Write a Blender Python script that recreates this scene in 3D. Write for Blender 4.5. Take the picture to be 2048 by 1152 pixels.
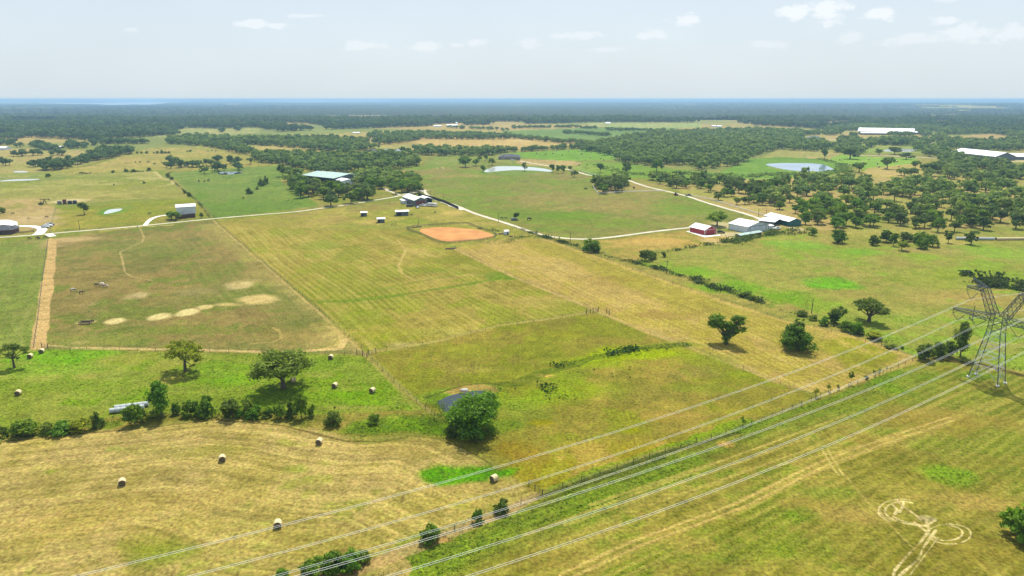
import bpy, math, random
import numpy as np
from mathutils import Vector, Matrix
R = math.radians
sc = bpy.context.scene
for o in list(bpy.data.objects): bpy.data.objects.remove(o)

# ---------------------------------------------------------------- camera, sky, sun, exposure
F = 1365.33; H = 80.0; PIT = math.atan(378 / F)
SN, CS = math.sin(PIT), math.cos(PIT)
cam = bpy.data.cameras.new('camera'); camo = bpy.data.objects.new('camera', cam)
sc.collection.objects.link(camo); sc.camera = camo
cam.sensor_width = 36; cam.lens = F / 2048 * 36; cam.clip_start = 1; cam.clip_end = 300000
camo.location = (0, 0, H); camo.rotation_euler = (math.pi / 2 - PIT, 0, 0)
SUN_EL, SUN_AZ = 61, 8          # degrees; azimuth from straight ahead towards the right
sd = Vector((math.sin(R(SUN_AZ)) * math.cos(R(SUN_EL)), math.cos(R(SUN_AZ)) * math.cos(R(SUN_EL)), math.sin(R(SUN_EL))))
sl = bpy.data.lights.new('sun', 'SUN'); sl.energy = 5.0; sl.angle = R(0.53); sl.color = (1, .95, .84)
so = bpy.data.objects.new('sun', sl); sc.collection.objects.link(so); so.rotation_euler = sd.to_track_quat('Z', 'Y').to_euler()
so.location = (0, 0, 300)
sc.view_settings.view_transform = 'Standard'; sc.view_settings.look = 'None'
sc.view_settings.gamma = 1; sc.view_settings.use_curve_mapping = False; sc.view_settings.exposure = 0.36
sc.cycles.use_denoising = True; sc.cycles.max_bounces = 6; sc.cycles.volume_bounces = 1
sc.cycles.transparent_max_bounces = 8

def pxdir(x, y):                                   # photo pixel -> world direction
    u = (x - 1024) / F; v = (y - 576) / F
    return (u, CS - v * SN, -SN - v * CS)
def G(x, y, z=0.0):                                # photo pixel -> point on the ground
    d = pxdir(x, y); t = (z - H) / d[2]
    return Vector((d[0] * t, d[1] * t, z))

w = bpy.data.worlds.new('World'); sc.world = w; w.use_nodes = True
nt = w.node_tree; N = nt.nodes; L = nt.links
bg = N['Background']
sky = N.new('ShaderNodeTexSky'); sky.sky_type = 'NISHITA'; sky.sun_disc = False
sky.sun_elevation = R(SUN_EL); sky.sun_rotation = R(SUN_AZ); sky.air_density = 1.0; sky.dust_density = 3.0; sky.ozone_density = 1.0
bg.inputs['Strength'].default_value = 0.15
def nmath(nt, op, a, b=None, clamp=False):
    n = nt.nodes.new('ShaderNodeMath'); n.operation = op; n.use_clamp = clamp
    for i, q in enumerate((a, b)):
        if q is None: continue
        if isinstance(q, (int, float)): n.inputs[i].default_value = q
        else: nt.links.new(q, n.inputs[i])
    return n.outputs[0]
tc = N.new('ShaderNodeTexCoord'); sep = N.new('ShaderNodeSeparateXYZ'); L.new(tc.outputs['Generated'], sep.inputs[0])
fy = nmath(nt, 'MAXIMUM', sep.outputs[1], 0.05)
gu = nmath(nt, 'DIVIDE', sep.outputs[0], fy); gv = nmath(nt, 'DIVIDE', sep.outputs[2], fy)
cmb = N.new('ShaderNodeCombineXYZ'); L.new(gu, cmb.inputs[0]); L.new(nmath(nt, 'MULTIPLY', gv, 1.7), cmb.inputs[1])
cn = N.new('ShaderNodeTexNoise'); cn.inputs['Scale'].default_value = 38; cn.inputs['Detail'].default_value = 9; cn.inputs['Roughness'].default_value = .62
L.new(cmb.outputs[0], cn.inputs['Vector'])
cn2 = N.new('ShaderNodeTexNoise'); cn2.inputs['Scale'].default_value = 5; cn2.inputs['Detail'].default_value = 5
L.new(cmb.outputs[0], cn2.inputs['Vector'])
# cloud centre in photo pixels, half width, half height, opacity
CL = [(1592, 26, 36, 19, 1.0), (1655, 18, 42, 24, 1.0), (1758, 29, 36, 13, .95), (1368, 42, 34, 12, .85), (1888, 42, 30, 12, .7), (1302, 70, 42, 11, .6),
      (505, 48, 36, 9, .75), (558, 51, 32, 7, .65), (612, 32, 34, 5, .5), (1150, 71, 50, 10, .5), (730, 90, 42, 11, .5), (855, 94, 40, 11, .55), (955, 85, 26, 10, .5),
      (915, 91, 20, 6, .4), (1058, 87, 26, 11, .4), (1935, 66, 60, 20, .6), (1830, 80, 70, 13, .45), (2030, 66, 50, 18, .55), (1700, 74, 36, 14, .4), (1530, 88, 40, 10, .35), (1212, 99, 36, 6, .35), (262, 59, 14, 5, .35), (1890, 0, 30, 5, .4)]
best = None
for (cx, cy, rx, ry, op) in CL:
    d = pxdir(cx, cy); a, b = d[0] / d[1], d[2] / d[1]
    dx = nmath(nt, 'DIVIDE', nmath(nt, 'SUBTRACT', gu, a), rx / F * 1.15)
    e = nmath(nt, 'DIVIDE', nmath(nt, 'SUBTRACT', gv, b), ry / F * 1.15)
    r2 = nmath(nt, 'ADD', nmath(nt, 'POWER', nmath(nt, 'ABSOLUTE', dx), 2.0), nmath(nt, 'POWER', nmath(nt, 'ABSOLUTE', e), 2.0))
    val = nmath(nt, 'SUBTRACT', 1.0, nmath(nt, 'SQRT', r2))
    val = nmath(nt, 'ADD', val, nmath(nt, 'MULTIPLY', nmath(nt, 'SUBTRACT', cn.outputs[0], .5), 2.6))
    val = nmath(nt, 'MULTIPLY', nmath(nt, 'SUBTRACT', val, .12), 2.2, True)
    val = nmath(nt, 'MULTIPLY', val, op * .8)
    best = val if best is None else nmath(nt, 'MAXIMUM', best, val)
fr = nmath(nt, 'GREATER_THAN', sep.outputs[1], .1)
best = nmath(nt, 'MULTIPLY', best, fr)
veil = N.new('ShaderNodeMix'); veil.data_type = 'RGBA'; veil.inputs[0].default_value = .84
L.new(sky.outputs[0], veil.inputs[6])
vg = N.new('ShaderNodeMix'); vg.data_type = 'RGBA'; L.new(nmath(nt, 'MULTIPLY', sep.outputs[2], 5.0, True), vg.inputs[0]); vg.inputs[6].default_value = (4.0, 4.55, 4.9, 1); vg.inputs[7].default_value = (3.2, 3.82, 4.45, 1)
L.new(vg.outputs[2], veil.inputs[7])   # summer haze veil in the sky
big = nmath(nt, 'ADD', nmath(nt, 'MULTIPLY', cn2.outputs[0], .10), .95)
sc1 = N.new('ShaderNodeVectorMath'); sc1.operation = 'SCALE'; L.new(veil.outputs[2], sc1.inputs[0]); L.new(big, sc1.inputs['Scale'])
mixc = N.new('ShaderNodeMix'); mixc.data_type = 'RGBA'
L.new(best, mixc.inputs[0]); L.new(sc1.outputs[0], mixc.inputs[6]); mixc.inputs[7].default_value = (5.0, 5.25, 5.4, 1)
L.new(mixc.outputs[2], bg.inputs['Color'])

# ---------------------------------------------------------------- small helpers
rnd = random.Random(7)
def link(o): sc.collection.objects.link(o); return o
def tag(o, label=None, cat=None, group=None, kind=None):
    if label: o['label'] = label
    if cat: o['category'] = cat
    if group: o['group'] = group
    if kind: o['kind'] = kind
    return o
def empty(name, loc, rz=0):
    o = bpy.data.objects.new(name, None); link(o); o.location = loc; o.rotation_euler = (0, 0, rz); o.empty_display_size = .5
    return o
def s2l(c):
    c = np.asarray(c, float) / 255.
    return np.where(c <= .04045, c / 12.92, ((c + .055) / 1.055) ** 2.4)
def copy_tree(o, parent=None):
    c = o.copy(); link(c); c.parent = parent
    for ch in list(o.children): copy_tree(ch, c)
    return c
class MB:
    def __init__(s): s.v = []; s.f = []; s.m = []
    def face(s, pts, mi=0):
        n = len(s.v); s.v += [tuple(p) for p in pts]; s.f.append(tuple(range(n, n + len(pts)))); s.m.append(mi)
    def box(s, c, d, rz=0, mi=0, M=None):
        cx, cy, cz = c; x, y, z = d[0] / 2, d[1] / 2, d[2] / 2
        P = [(a * x, b * y, e * z) for e in (-1, 1) for a, b in ((-1, -1), (1, -1), (1, 1), (-1, 1))]
        if M is not None: P = [tuple(M @ Vector(p)) for p in P]
        cr, sr = math.cos(rz), math.sin(rz)
        P = [(cx + p[0] * cr - p[1] * sr, cy + p[0] * sr + p[1] * cr, cz + p[2]) for p in P]
        n = len(s.v); s.v += P
        for q in ((3, 2, 1, 0), (4, 5, 6, 7), (0, 1, 5, 4), (1, 2, 6, 5), (2, 3, 7, 6), (3, 0, 4, 7)):
            s.f.append(tuple(n + i for i in q)); s.m.append(mi)
    def tube(s, pts, rad, k=6, mi=0, cap=True):
        pts = [Vector(p) for p in pts]; rad = rad if hasattr(rad, '__len__') else [rad] * len(pts)
        rings = []
        for i, p in enumerate(pts):
            t = (pts[min(i + 1, len(pts) - 1)] - pts[max(i - 1, 0)]).normalized()
            a = t.cross(Vector((0, 0, 1)) if abs(t.z) < .9 else Vector((1, 0, 0))).normalized(); b = t.cross(a)
            rings.append(len(s.v))
            for j in range(k):
                an = 2 * math.pi * j / k
                s.v.append(tuple(p + (a * math.cos(an) + b * math.sin(an)) * rad[i]))
        for i in range(len(pts) - 1):
            for j in range(k):
                j2 = (j + 1) % k
                s.f.append((rings[i] + j, rings[i] + j2, rings[i + 1] + j2, rings[i + 1] + j)); s.m.append(mi)
        if cap:
            s.f.append(tuple(rings[0] + j for j in reversed(range(k)))); s.m.append(mi)
            s.f.append(tuple(rings[-1] + j for j in range(k))); s.m.append(mi)
    def build(s, name, mats, parent=None, smooth=False, loc=None):
        me = bpy.data.meshes.new(name); me.from_pydata(s.v, [], s.f)
        mats = mats if isinstance(mats, (list, tuple)) else [mats]
        for m in mats: me.materials.append(m)
        me.polygons.foreach_set('material_index', s.m)
        if smooth: me.polygons.foreach_set('use_smooth', [True] * len(s.f))
        me.update()
        o = bpy.data.objects.new(name, me); link(o)
        if parent is not None: o.parent = parent
        if loc is not None: o.location = loc
        return o

# ---------------------------------------------------------------- materials
def mat(name, rgb, rough=.8, metal=0, spec=.5, noise=0, nscale=1., rgb2=None, bump=0):
    m = bpy.data.materials.new(name); m.use_nodes = True; t = m.node_tree; b = t.nodes['Principled BSDF']
    b.inputs['Roughness'].default_value = rough; b.inputs['Metallic'].default_value = metal; b.inputs['Specular IOR Level'].default_value = spec
    if noise or rgb2:
        n = t.nodes.new('ShaderNodeTexNoise'); n.inputs['Scale'].default_value = nscale; n.inputs['Detail'].default_value = 4
        c = t.nodes.new('ShaderNodeTexCoord'); t.links.new(c.outputs['Object'], n.inputs['Vector'])
        mx = t.nodes.new('ShaderNodeMix'); mx.data_type = 'RGBA'
        r = t.nodes.new('ShaderNodeMapRange'); r.inputs[1].default_value = .35; r.inputs[2].default_value = .65; t.links.new(n.outputs[0], r.inputs[0])
        t.links.new(r.outputs[0], mx.inputs[0])
        a = rgb2 or [x * (1 - noise) for x in rgb]
        mx.inputs[6].default_value = (*rgb, 1); mx.inputs[7].default_value = (*a, 1); t.links.new(mx.outputs[2], b.inputs['Base Color'])
    else: b.inputs['Base Color'].default_value = (*rgb, 1)
    return m
def ribbed(name, rgb, rough=.45, metal=0, pitch=.6, axis=0, dirt=.12):
    m = mat(name, rgb, rough, metal, .5, dirt, .25); t = m.node_tree
    wv = t.nodes.new('ShaderNodeTexWave'); wv.inputs['Scale'].default_value = 1 / pitch / 3; wv.bands_direction = 'XYZ'[axis]
    c = t.nodes.new('ShaderNodeTexCoord'); t.links.new(c.outputs['Object'], wv.inputs['Vector'])
    bp = t.nodes.new('ShaderNodeBump'); bp.inputs['Strength'].default_value = .35; bp.inputs['Distance'].default_value = .05
    t.links.new(wv.outputs[1], bp.inputs['Height']); t.links.new(bp.outputs[0], t.nodes['Principled BSDF'].inputs['Normal'])
    return m
def leafmat():
    m = bpy.data.materials.new('foliage'); m.use_nodes = True; t = m.node_tree; t.nodes.clear()
    out = t.nodes.new('ShaderNodeOutputMaterial'); oi = t.nodes.new('ShaderNodeObjectInfo')
    at = t.nodes.new('ShaderNodeAttribute'); at.attribute_name = 'tint'
    hsv = t.nodes.new('ShaderNodeHueSaturation')
    t.links.new(oi.outputs['Color'], hsv.inputs['Color'])
    t.links.new(nmath(t, 'ADD', nmath(t, 'MULTIPLY', oi.outputs['Random'], .35), nmath(t, 'ADD', nmath(t, 'MULTIPLY', at.outputs['Fac'], 1.05), .3)), hsv.inputs['Value'])
    t.links.new(nmath(t, 'ADD', nmath(t, 'MULTIPLY', oi.outputs['Random'], -.03), nmath(t, 'ADD', nmath(t, 'MULTIPLY', at.outputs['Fac'], -.035), .532)), hsv.inputs['Hue'])
    d = t.nodes.new('ShaderNodeBsdfPrincipled'); d.inputs['Roughness'].default_value = .6; d.inputs['Specular IOR Level'].default_value = .08
    tr = t.nodes.new('ShaderNodeBsdfTranslucent'); mx = t.nodes.new('ShaderNodeMixShader'); mx.inputs[0].default_value = .38
    br = t.nodes.new('ShaderNodeVectorMath'); br.operation = 'MULTIPLY'; br.inputs[1].default_value = (1.5, 1.55, .7)
    t.links.new(hsv.outputs[0], br.inputs[0]); t.links.new(br.outputs[0], tr.inputs['Color'])
    t.links.new(hsv.outputs[0], d.inputs['Base Color']); t.links.new(d.outputs[0], mx.inputs[1]); t.links.new(tr.outputs[0], mx.inputs[2])
    t.links.new(mx.outputs[0], out.inputs['Surface']); return m
LEAF = leafmat()
BARK = mat('bark', (.12, .09, .065), .9, noise=.4, nscale=3)
M_WHITE = ribbed('white_metal_roof', (.80, .81, .82), .4, 0, .6, 0, .06)
M_WALLW = ribbed('white_metal_wall', (.62, .68, .74), .45, 0, .6, 0, .08)
M_RED = ribbed('red_metal_wall', (.40, .012, .045), .45, 0, .6, 0, .15)
M_GREY = ribbed('grey_metal_wall', (.10, .12, .15), .45, 0, .6, 0, .15)
M_DARK = mat('opening_shade', (.015, .015, .018), .8)
M_TEAL = ribbed('teal_metal_wall', (.015, .14, .15), .45, 0, .6, 0, .2)
M_GREEN = ribbed('pale_green_roof', (.33, .45, .40), .45, 0, .8, 0, .15)
M_SHING = mat('grey_shingle', (.09, .115, .125), .9, noise=.35, nscale=1.2)
M_SHINGD = mat('dark_shingle', (.06, .065, .08), .9, noise=.3, nscale=1.2)
M_SHINGB = mat('brown_shingle', (.17, .14, .11), .9, noise=.3, nscale=1.2)
M_BRICK = mat('brick', (.14, .055, .045), .9, noise=.4, nscale=2)
M_TAN = mat('tan_wall', (.38, .33, .26), .9, noise=.15, nscale=1)
M_STEEL = mat('galvanised_steel', (.11, .125, .14), .55, .25, noise=.4, nscale=.6)
M_STEEL2 = mat('bright_steel', (.50, .54, .55), .5, .2, noise=.2, nscale=.6)
M_ALU = mat('aluminium_wire', (.86, .86, .84), .4, .1, noise=.05, nscale=.2)
M_WOOD = mat('weathered_wood', (.11, .085, .06), .9, noise=.4, nscale=4)
M_CONC = mat('concrete', (.74, .71, .64), .9, noise=.12, nscale=.15)
M_BLACK = mat('black_paint', (.02, .022, .028), .4)
M_GLASS = mat('dark_glass', (.03, .04, .05), .1)
M_TYRE = mat('rubber', (.02, .02, .02), .9)
M_RAIL = mat('white_rail', (.72, .72, .68), .6, noise=.1, nscale=1)
M_RUST = mat('rusty_tank', (.18, .05, .04), .8, noise=.4, nscale=1)
M_TANKG = mat('grey_tank', (.20, .20, .18), .7, noise=.25, nscale=1)
M_NAVY = mat('navy_tank', (.012, .02, .045), .5)
M_HAYE = mat('hay_end_shaded', (.085, .062, .03), 1, rgb2=(.15, .115, .06), nscale=5)  # bale ends darkened, their shade is put into the colour
M_HAY = mat('hay_wrap', (.66, .54, .31), .85, rgb2=(.50, .41, .22), nscale=2.2)
M_PLAS = mat('bale_plastic', (.46, .49, .49), .4, rgb2=(.34, .38, .38), nscale=1.2)
def water_mat():
    m = mat('water', (.022, .032, .042), .06, 0, .5, .3, .05); t = m.node_tree
    n = t.nodes.new('ShaderNodeTexNoise'); n.inputs['Scale'].default_value = 1.2; n.inputs['Detail'].default_value = 3
    c = t.nodes.new('ShaderNodeTexCoord'); t.links.new(c.outputs['Object'], n.inputs['Vector'])
    bp = t.nodes.new('ShaderNodeBump'); bp.inputs['Strength'].default_value = .06; bp.inputs['Distance'].default_value = .1
    t.links.new(n.outputs[0], bp.inputs['Height']); t.links.new(bp.outputs[0], t.nodes['Principled BSDF'].inputs['Normal']); return m
M_WATER = water_mat()
M_POND = mat('sky_blue_water', (.22, .30, .40), .1, 0, .8, .35, .03)  # lifted blue base stands in for the reflected sky
M_SKYPALE = mat('sky_pale_water', (.45, .47, .44), .12, 0, .8, .1, .05)  # pale sky reflection painted into the base colour of the water

# ---------------------------------------------------------------- numpy noise
def vnoise(x, y, s, seed=0):
    x = x / s + seed * 17.31; y = y / s + seed * 9.77
    xi = np.floor(x).astype(np.int64); yi = np.floor(y).astype(np.int64); fx = x - xi; fy = y - yi
    fx = fx * fx * (3 - 2 * fx); fy = fy * fy * (3 - 2 * fy)
    def h(a, b):
        n = (a * 374761393 + b * 668265263 + seed * 1442695041) & 0xffffffff
        n = ((n ^ (n >> 13)) * 1274126177) & 0xffffffff
        return ((n ^ (n >> 16)) & 0xffff) / 65535.
    a = h(xi, yi); b = h(xi + 1, yi); c = h(xi, yi + 1); d = h(xi + 1, yi + 1)
    return (a * (1 - fx) + b * fx) * (1 - fy) + (c * (1 - fx) + d * fx) * fy
def fbm(x, y, s, o=4, seed=0):
    t = 0; a = 1; n = 0
    for i in range(o):
        t = t + a * vnoise(x, y, s / 2 ** i, seed + i); n += a; a *= .55
    return t / n
def sstep(a, b, x):
    t = np.clip((x - a) / (b - a), 0, 1); return t * t * (3 - 2 * t)
def pip(px, py, poly):
    ins = np.zeros(px.shape, bool); n = len(poly); j = n - 1
    for i in range(n):
        xi, yi = poly[i]; xj, yj = poly[j]
        if yi != yj:
            ins ^= ((yi > py) != (yj > py)) & (px < (xj - xi) * (py - yi) / (yj - yi) + xi)
        j = i
    return ins
def dpoly(px, py, pts):                             # distance to a polyline, and signed side
    best = np.full(px.shape, 1e9)
    for (ax, ay), (bx, by) in zip(pts[:-1], pts[1:]):
        dx, dy = bx - ax, by - ay; q = dx * dx + dy * dy + 1e-9
        t = np.clip(((px - ax) * dx + (py - ay) * dy) / q, 0, 1)
        best = np.minimum(best, (px - ax - t * dx) ** 2 + (py - ay - t * dy) ** 2)
    return np.sqrt(best)
def W(pts): return [tuple(G(x, y)[:2]) for x, y in pts]
def elev(x, y):
    r = np.hypot(x, y)
    far = sstep(4500, 8500, r)
    a = np.arctan2(x, y)
    e = far * 26 * (fbm(x, y * 1.6, 3800, 3, 5) - .45)
    e = e + 26 * np.exp(-((y - 7600) / 1300.) ** 2) * sstep(2200, 4600, x)
    e = e + 10 * np.exp(-((y - 11500) / 1200.) ** 2 - ((x - 3000) / 3500.) ** 2)
    e = e - 14 * sstep(7500, 9500, y) * sstep(500, -1500, x) * (y < 30000)
    return np.maximum(e, -3)

# ---------------------------------------------------------------- the ground: one sheet out to the horizon
ypx = list(np.arange(1330, 214, -1.4)) + list(np.arange(214, 200.4, -.7))
Yd = [G(1024, y)[1] for y in ypx]
Yd = [-3000, -800, -300, -120, -40, 0, 30, 55, 70] + [y for y in Yd if y > 72] + [60000]
Yd = np.array(Yd)
ux = np.concatenate([[-9, -5, -3, -2, -1.5, -1.25], np.arange(-(1024 + 330), 1024 + 331, 1.6) / F, [1.25, 1.5, 2, 3, 5, 9]])
zz = np.maximum(Yd * CS + H * SN, 60)
GX = (zz[:, None] * ux[None, :]); GY = np.repeat(Yd[:, None], len(ux), 1)
ny, nx = GX.shape
gx, gy = GX.ravel(), GY.ravel(); gz = elev(gx, gy)
nA = fbm(gx, gy, 42, 4, 11); nB = fbm(gx, gy, 90, 4, 23); nC = fbm(gx, gy * .9, 12, 4, 31); nD = fbm(gx, gy, 3.2, 2, 41); nS = fbm(gx * .35, gy, 9, 4, 51)
nF = fbm(gx, gy, 650, 5, 61); nE = fbm(gx, gy, 1.1, 2, 45); nG = fbm(gx, gy * 1.0, 5.5, 3, 47)
col = np.zeros((len(gx), 3))
def C(*c): return s2l((c[0] * .985, c[1] * .985, c[2] * .85))
def mixc3(a, b, t): return a + (b - a) * t[:, None]
def palette(cols, sel, k=0):
    """base, second by broad noise, third in patches, streaks"""
    a, b, c = [C(*q) for q in cols]
    n1 = (nA, nB)[k % 2][sel]; n2 = (nB, nA)[k % 2][sel]
    t = sstep(.30, .70, n1 + (nC[sel] - .5) * .9 + (nD[sel] - .5) * .35); q = mixc3(np.repeat(a[None], sel.sum() if sel.dtype == bool else len(sel), 0), b[None], t)
    t2 = sstep(.50, .66, n2 + (nC[sel] - .5) * .9 + (nD[sel] - .5) * .3); q = mixc3(q, c[None], t2 * .85)
    return q * (1 + (nC[sel] - .5) * .42 + (nD[sel] - .5) * .32 + (nS[sel] - .5) * .14 + (nE[sel] - .5) * .34 + (nG[sel] - .5) * .30)[:, None]
def sub(wp, pad):
    xs = [p[0] for p in wp]; ys = [p[1] for p in wp]
    return np.nonzero((gx > min(xs) - pad) & (gx < max(xs) + pad) & (gy > min(ys) - pad) & (gy < max(ys) + pad))[0]
WC = (238, 218, 178)
def fill(pts, cols, soft=1.2, amt=1., k=0, wob=1.):
    wp = W(pts); idx = sub(wp, soft * 3)
    if not len(idx): return
    x, y = gx[idx], gy[idx]; ins = pip(x, y, wp); d = dpoly(x, y, wp + wp[:1]) * np.where(ins, 1, -1)
    a = sstep(-soft, soft, d + (nC[idx] - .5) * soft * 3 * wob) * amt
    if len(cols) == 3 and hasattr(cols[0], '__len__'): c = palette(cols, idx, k)
    else: c = C(*cols)[None] * (1 + (nC[idx] - .5) * .3 + (nD[idx] - .5) * .25)[:, None]
    col[idx] = mixc3(col[idx], c, a)
def line(pts, width, rgb, amt=1., ragged=.6, tyre=0):
    wp = W(pts); idx = sub(wp, width * 3)
    if not len(idx): return
    x, y = gx[idx], gy[idx]; d = dpoly(x, y, wp)
    if tyre: d = np.abs(d - tyre / 2)
    hw = width / 2 * (1 + (nC[idx] - .5) * ragged * 2)
    ft = np.maximum(.10, np.hypot(x, y) / F * .8)                 # at least the grid's own step wide
    a = 1 - sstep(hw - ft * .6, hw + ft * .8, d); a = a * amt * np.clip(.55 + nD[idx] * .9, 0, 1)
    if rgb is WC: a = a * np.clip((nG[idx] + nE[idx] * .6 - .45) * 4, .12, 1)
    col[idx] = mixc3(col[idx], C(*rgb)[None] * (1 + (nD[idx] - .5) * .3)[:, None], a)
def blob(cx, cy, rx, ry, rgb, amt=1., edge=.35, rag=1.):
    """patch of bare or greener ground; centre and half sizes in photo pixels"""
    c = G(cx, cy); ax = (G(cx + rx, cy) - c).length; ay = (G(cx, cy - ry) - G(cx, cy + ry)).length / 2
    idx = sub([(c[0] - ax, c[1] - ay), (c[0] + ax, c[1] + ay)], max(ax, ay) * .6)
    if not len(idx): return
    # orient across the line of sight of that place
    rr = math.hypot(c[0], c[1]); fx, fy_ = c[0] / rr, c[1] / rr
    dx, dy = gx[idx] - c[0], gy[idx] - c[1]
    pale = rgb[0] > 215 and rag == 1.
    amt = amt * (.85 if rag == 1. and not pale else 1); rag = .55 if pale else rag
    r = np.sqrt((dx / ax) ** 2 + (dy / ay) ** 2) + (nA[idx] - .5) * 1.5 * rag + (nC[idx] - .5) * 1.7 * rag + (nD[idx] - .5) * .6 * rag
    a = (1 - sstep(1 - edge, 1 + edge, r)) * amt * np.clip((.85 if pale else .55) + nD[idx] * .8, 0, 1)
    col[idx] = mixc3(col[idx], C(*rgb)[None] * (1 + (nD[idx] - .5) * .3 + (nC[idx] - .5) * .2)[:, None], a)
def stripes(pts, d0, d1, period, rgb, amt, dark=None):
    """mowing rows inside a polygon, running along d0 -> d1"""
    wp = W(pts); idx = sub(wp, 1); x, y = gx[idx], gy[idx]; m = pip(x, y, wp); idx = idx[m]; x, y = x[m], y[m]
    a, b = G(*d0), G(*d1); t = (b - a).normalized(); q = (x - a[0]) * -t[1] + (y - a[1]) * t[0]
    q = q + (fbm(x, y, 60, 2, 71) - .5) * 5
    wv = .5 + .5 * np.sin(q / period * 2 * np.pi)
    fade = np.clip(.35 + 1.3 * (nA[idx] - .35), 0, 1) * np.clip(nS[idx] + .5, 0, 1)
    ln = (x - a[0]) * t[0] + (y - a[1]) * t[1]
    sk = .6 * vnoise(q, ln / 22., .8, 5) + .4 * vnoise(q, ln / 9., 2.1, 6) + .35 * (vnoise(q, ln / 40., 6., 7) - .5)
    col[idx] = col[idx] * (1 + (sk - .5) * .75 * amt)[:, None]
    col[idx] = mixc3(col[idx], C(*rgb)[None], sstep(.58, .85, sk) * amt * 1.1)
    col[idx] = mixc3(col[idx], C(*rgb)[None], sstep(.45, .95, wv) * amt * fade)
    if dark: col[idx] = mixc3(col[idx], C(*dark)[None], sstep(.45, .95, 1 - wv) * amt * fade)

OLIVE = [(158, 158, 84), (172, 158, 98), (134, 146, 62)]
TANF = [(196, 174, 122), (186, 166, 108), (170, 164, 92)]
allidx = np.arange(len(gx))
col[:] = palette(OLIVE, allidx)
# far country: fields between woods (hazed by the air, not by paint)
far = sstep(1000, 1500, np.hypot(gx, gy))
ff = mixc3(np.repeat(C(150, 158, 92)[None], len(gx), 0), C(200, 176, 124)[None], sstep(.42, .58, nF)) * (1 + (nB - .5) * .4)[:, None]
col = mixc3(col, ff, far)
# upper left pastures
fill([(-330, 365), (330, 340), (345, 362), (420, 436), (100, 468), (-330, 490)], [(150, 156, 86), (168, 160, 98), (136, 150, 70)], k=1)
fill([(-330, 290), (150, 300), (262, 306), (110, 345), (60, 352), (-330, 356)], [(196, 176, 128), (188, 172, 116), (172, 168, 104)])
fill([(70, 346), (180, 332), (300, 296), (470, 290), (512, 312), (560, 328), (500, 340), (330, 340), (200, 345), (100, 352), (-330, 362), (-330, 350)], [(178, 168, 98), (198, 176, 118), (160, 162, 86)], k=1)
fill([(-330, 355), (160, 349), (310, 342), (335, 365), (-330, 372)], [(166, 166, 96), (186, 176, 120), (150, 158, 76)])
fill([(335, 345), (560, 330), (580, 345), (560, 362), (620, 398), (640, 412), (430, 436), (390, 395)], [(124, 150, 74), (140, 156, 82), (112, 142, 58)])
fill([(-330, 372), (280, 350), (345, 365), (360, 385), (375, 396), (-330, 412)], [(158, 164, 88), (146, 152, 66), (178, 172, 106)], k=1)
fill([(-330, 400), (105, 398), (110, 420), (100, 466), (-330, 480)], [(176, 162, 108), (204, 176, 136), (150, 150, 80)])
fill([(112, 416), (385, 396), (420, 436), (290, 450), (100, 466)], [(152, 156, 66), (176, 164, 88), (140, 150, 54)], k=1)
blob(180, 392, 220, 16, (190, 170, 118), .35); blob(60, 402, 60, 5, (210, 182, 140), .7); blob(300, 357, 22, 2, (225, 205, 160), .5); blob(270, 355, 15, 2, (225, 205, 160), .4)
blob(80, 424, 40, 5, (214, 186, 150), .7); blob(50, 440, 50, 7, (216, 190, 158), .85); blob(75, 452, 30, 6, (206, 178, 140), .8); blob(136, 402, 34, 4, (238, 218, 190), .9); blob(165, 401, 14, 2.4, (226, 206, 170), .7)
for (x, y, rx) in ((110, 362, 20), (150, 366, 24), (190, 369, 30), (90, 372, 30), (60, 378, 50), (230, 367, 20)): blob(x, y, rx, 1.6, (212, 196, 148), .5)
# pasture between the long wood and the gravel road
fill([(700, 345), (840, 334), (860, 312), (960, 316), (1100, 338), (1180, 352), (1190, 380), (1370, 392), (1510, 436), (1380, 457), (1240, 474), (1150, 478), (1060, 460), (940, 420), (862, 392), (850, 375), (760, 350)], [(146, 150, 82), (160, 150, 96), (128, 150, 64)], k=1)
blob(1150, 432, 60, 7, (118, 160, 48), .75); blob(1080, 432, 60, 8, (112, 150, 52), .65); blob(1370, 420, 60, 10, (124, 166, 60), .6); blob(1190, 380, 60, 10, (150, 164, 78), .5)
blob(1280, 412, 60, 8, (176, 156, 104), .5); blob(950, 352, 60, 4, (190, 166, 112), .55); blob(1130, 450, 90, 5, (160, 146, 84), .5); blob(1040, 395, 60, 8, (160, 152, 96), .4)
line([(870, 318), (880, 330), (890, 340)], 3, (206, 186, 140), .6); line([(862, 320), (872, 330), (876, 340)], 2, (206, 186, 140), .5)
fill([(1190, 368), (1330, 366), (1340, 385), (1195, 388)], [(188, 166, 118), (176, 158, 106), (160, 156, 92)], soft=3)
# behind: strips, ponds' meadows
fill([(700, 338), (850, 333), (870, 312), (1000, 304), (1240, 300), (1250, 330), (1180, 345), (1100, 335), (960, 320), (850, 340)], [(146, 160, 84), (160, 162, 96), (132, 156, 66)])
fill([(1024, 306), (1200, 296), (1228, 300), (1232, 318), (1130, 322), (1050, 315)], [(134, 176, 70), (146, 184, 84), (126, 168, 62)])
fill([(1040, 318), (1150, 322), (1170, 330), (1060, 333), (1030, 325)], [(196, 172, 128), (206, 182, 140), (180, 164, 110)])
fill([(1170, 322), (1290, 330), (1480, 345), (1540, 355), (1540, 372), (1360, 362), (1180, 350), (1150, 338)], [(140, 168, 76), (156, 172, 88), (126, 160, 62)])
fill([(820, 282), (900, 276), (1000, 275), (1100, 283), (1190, 290), (1120, 296), (1010, 300), (880, 298)], [(214, 184, 132), (222, 192, 142), (204, 178, 124)])
fill([(520, 272), (640, 268), (860, 259), (1000, 262), (1020, 272), (860, 266), (780, 270), (730, 277), (560, 274)], [(206, 184, 132), (198, 180, 124), (190, 174, 112)])
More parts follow.
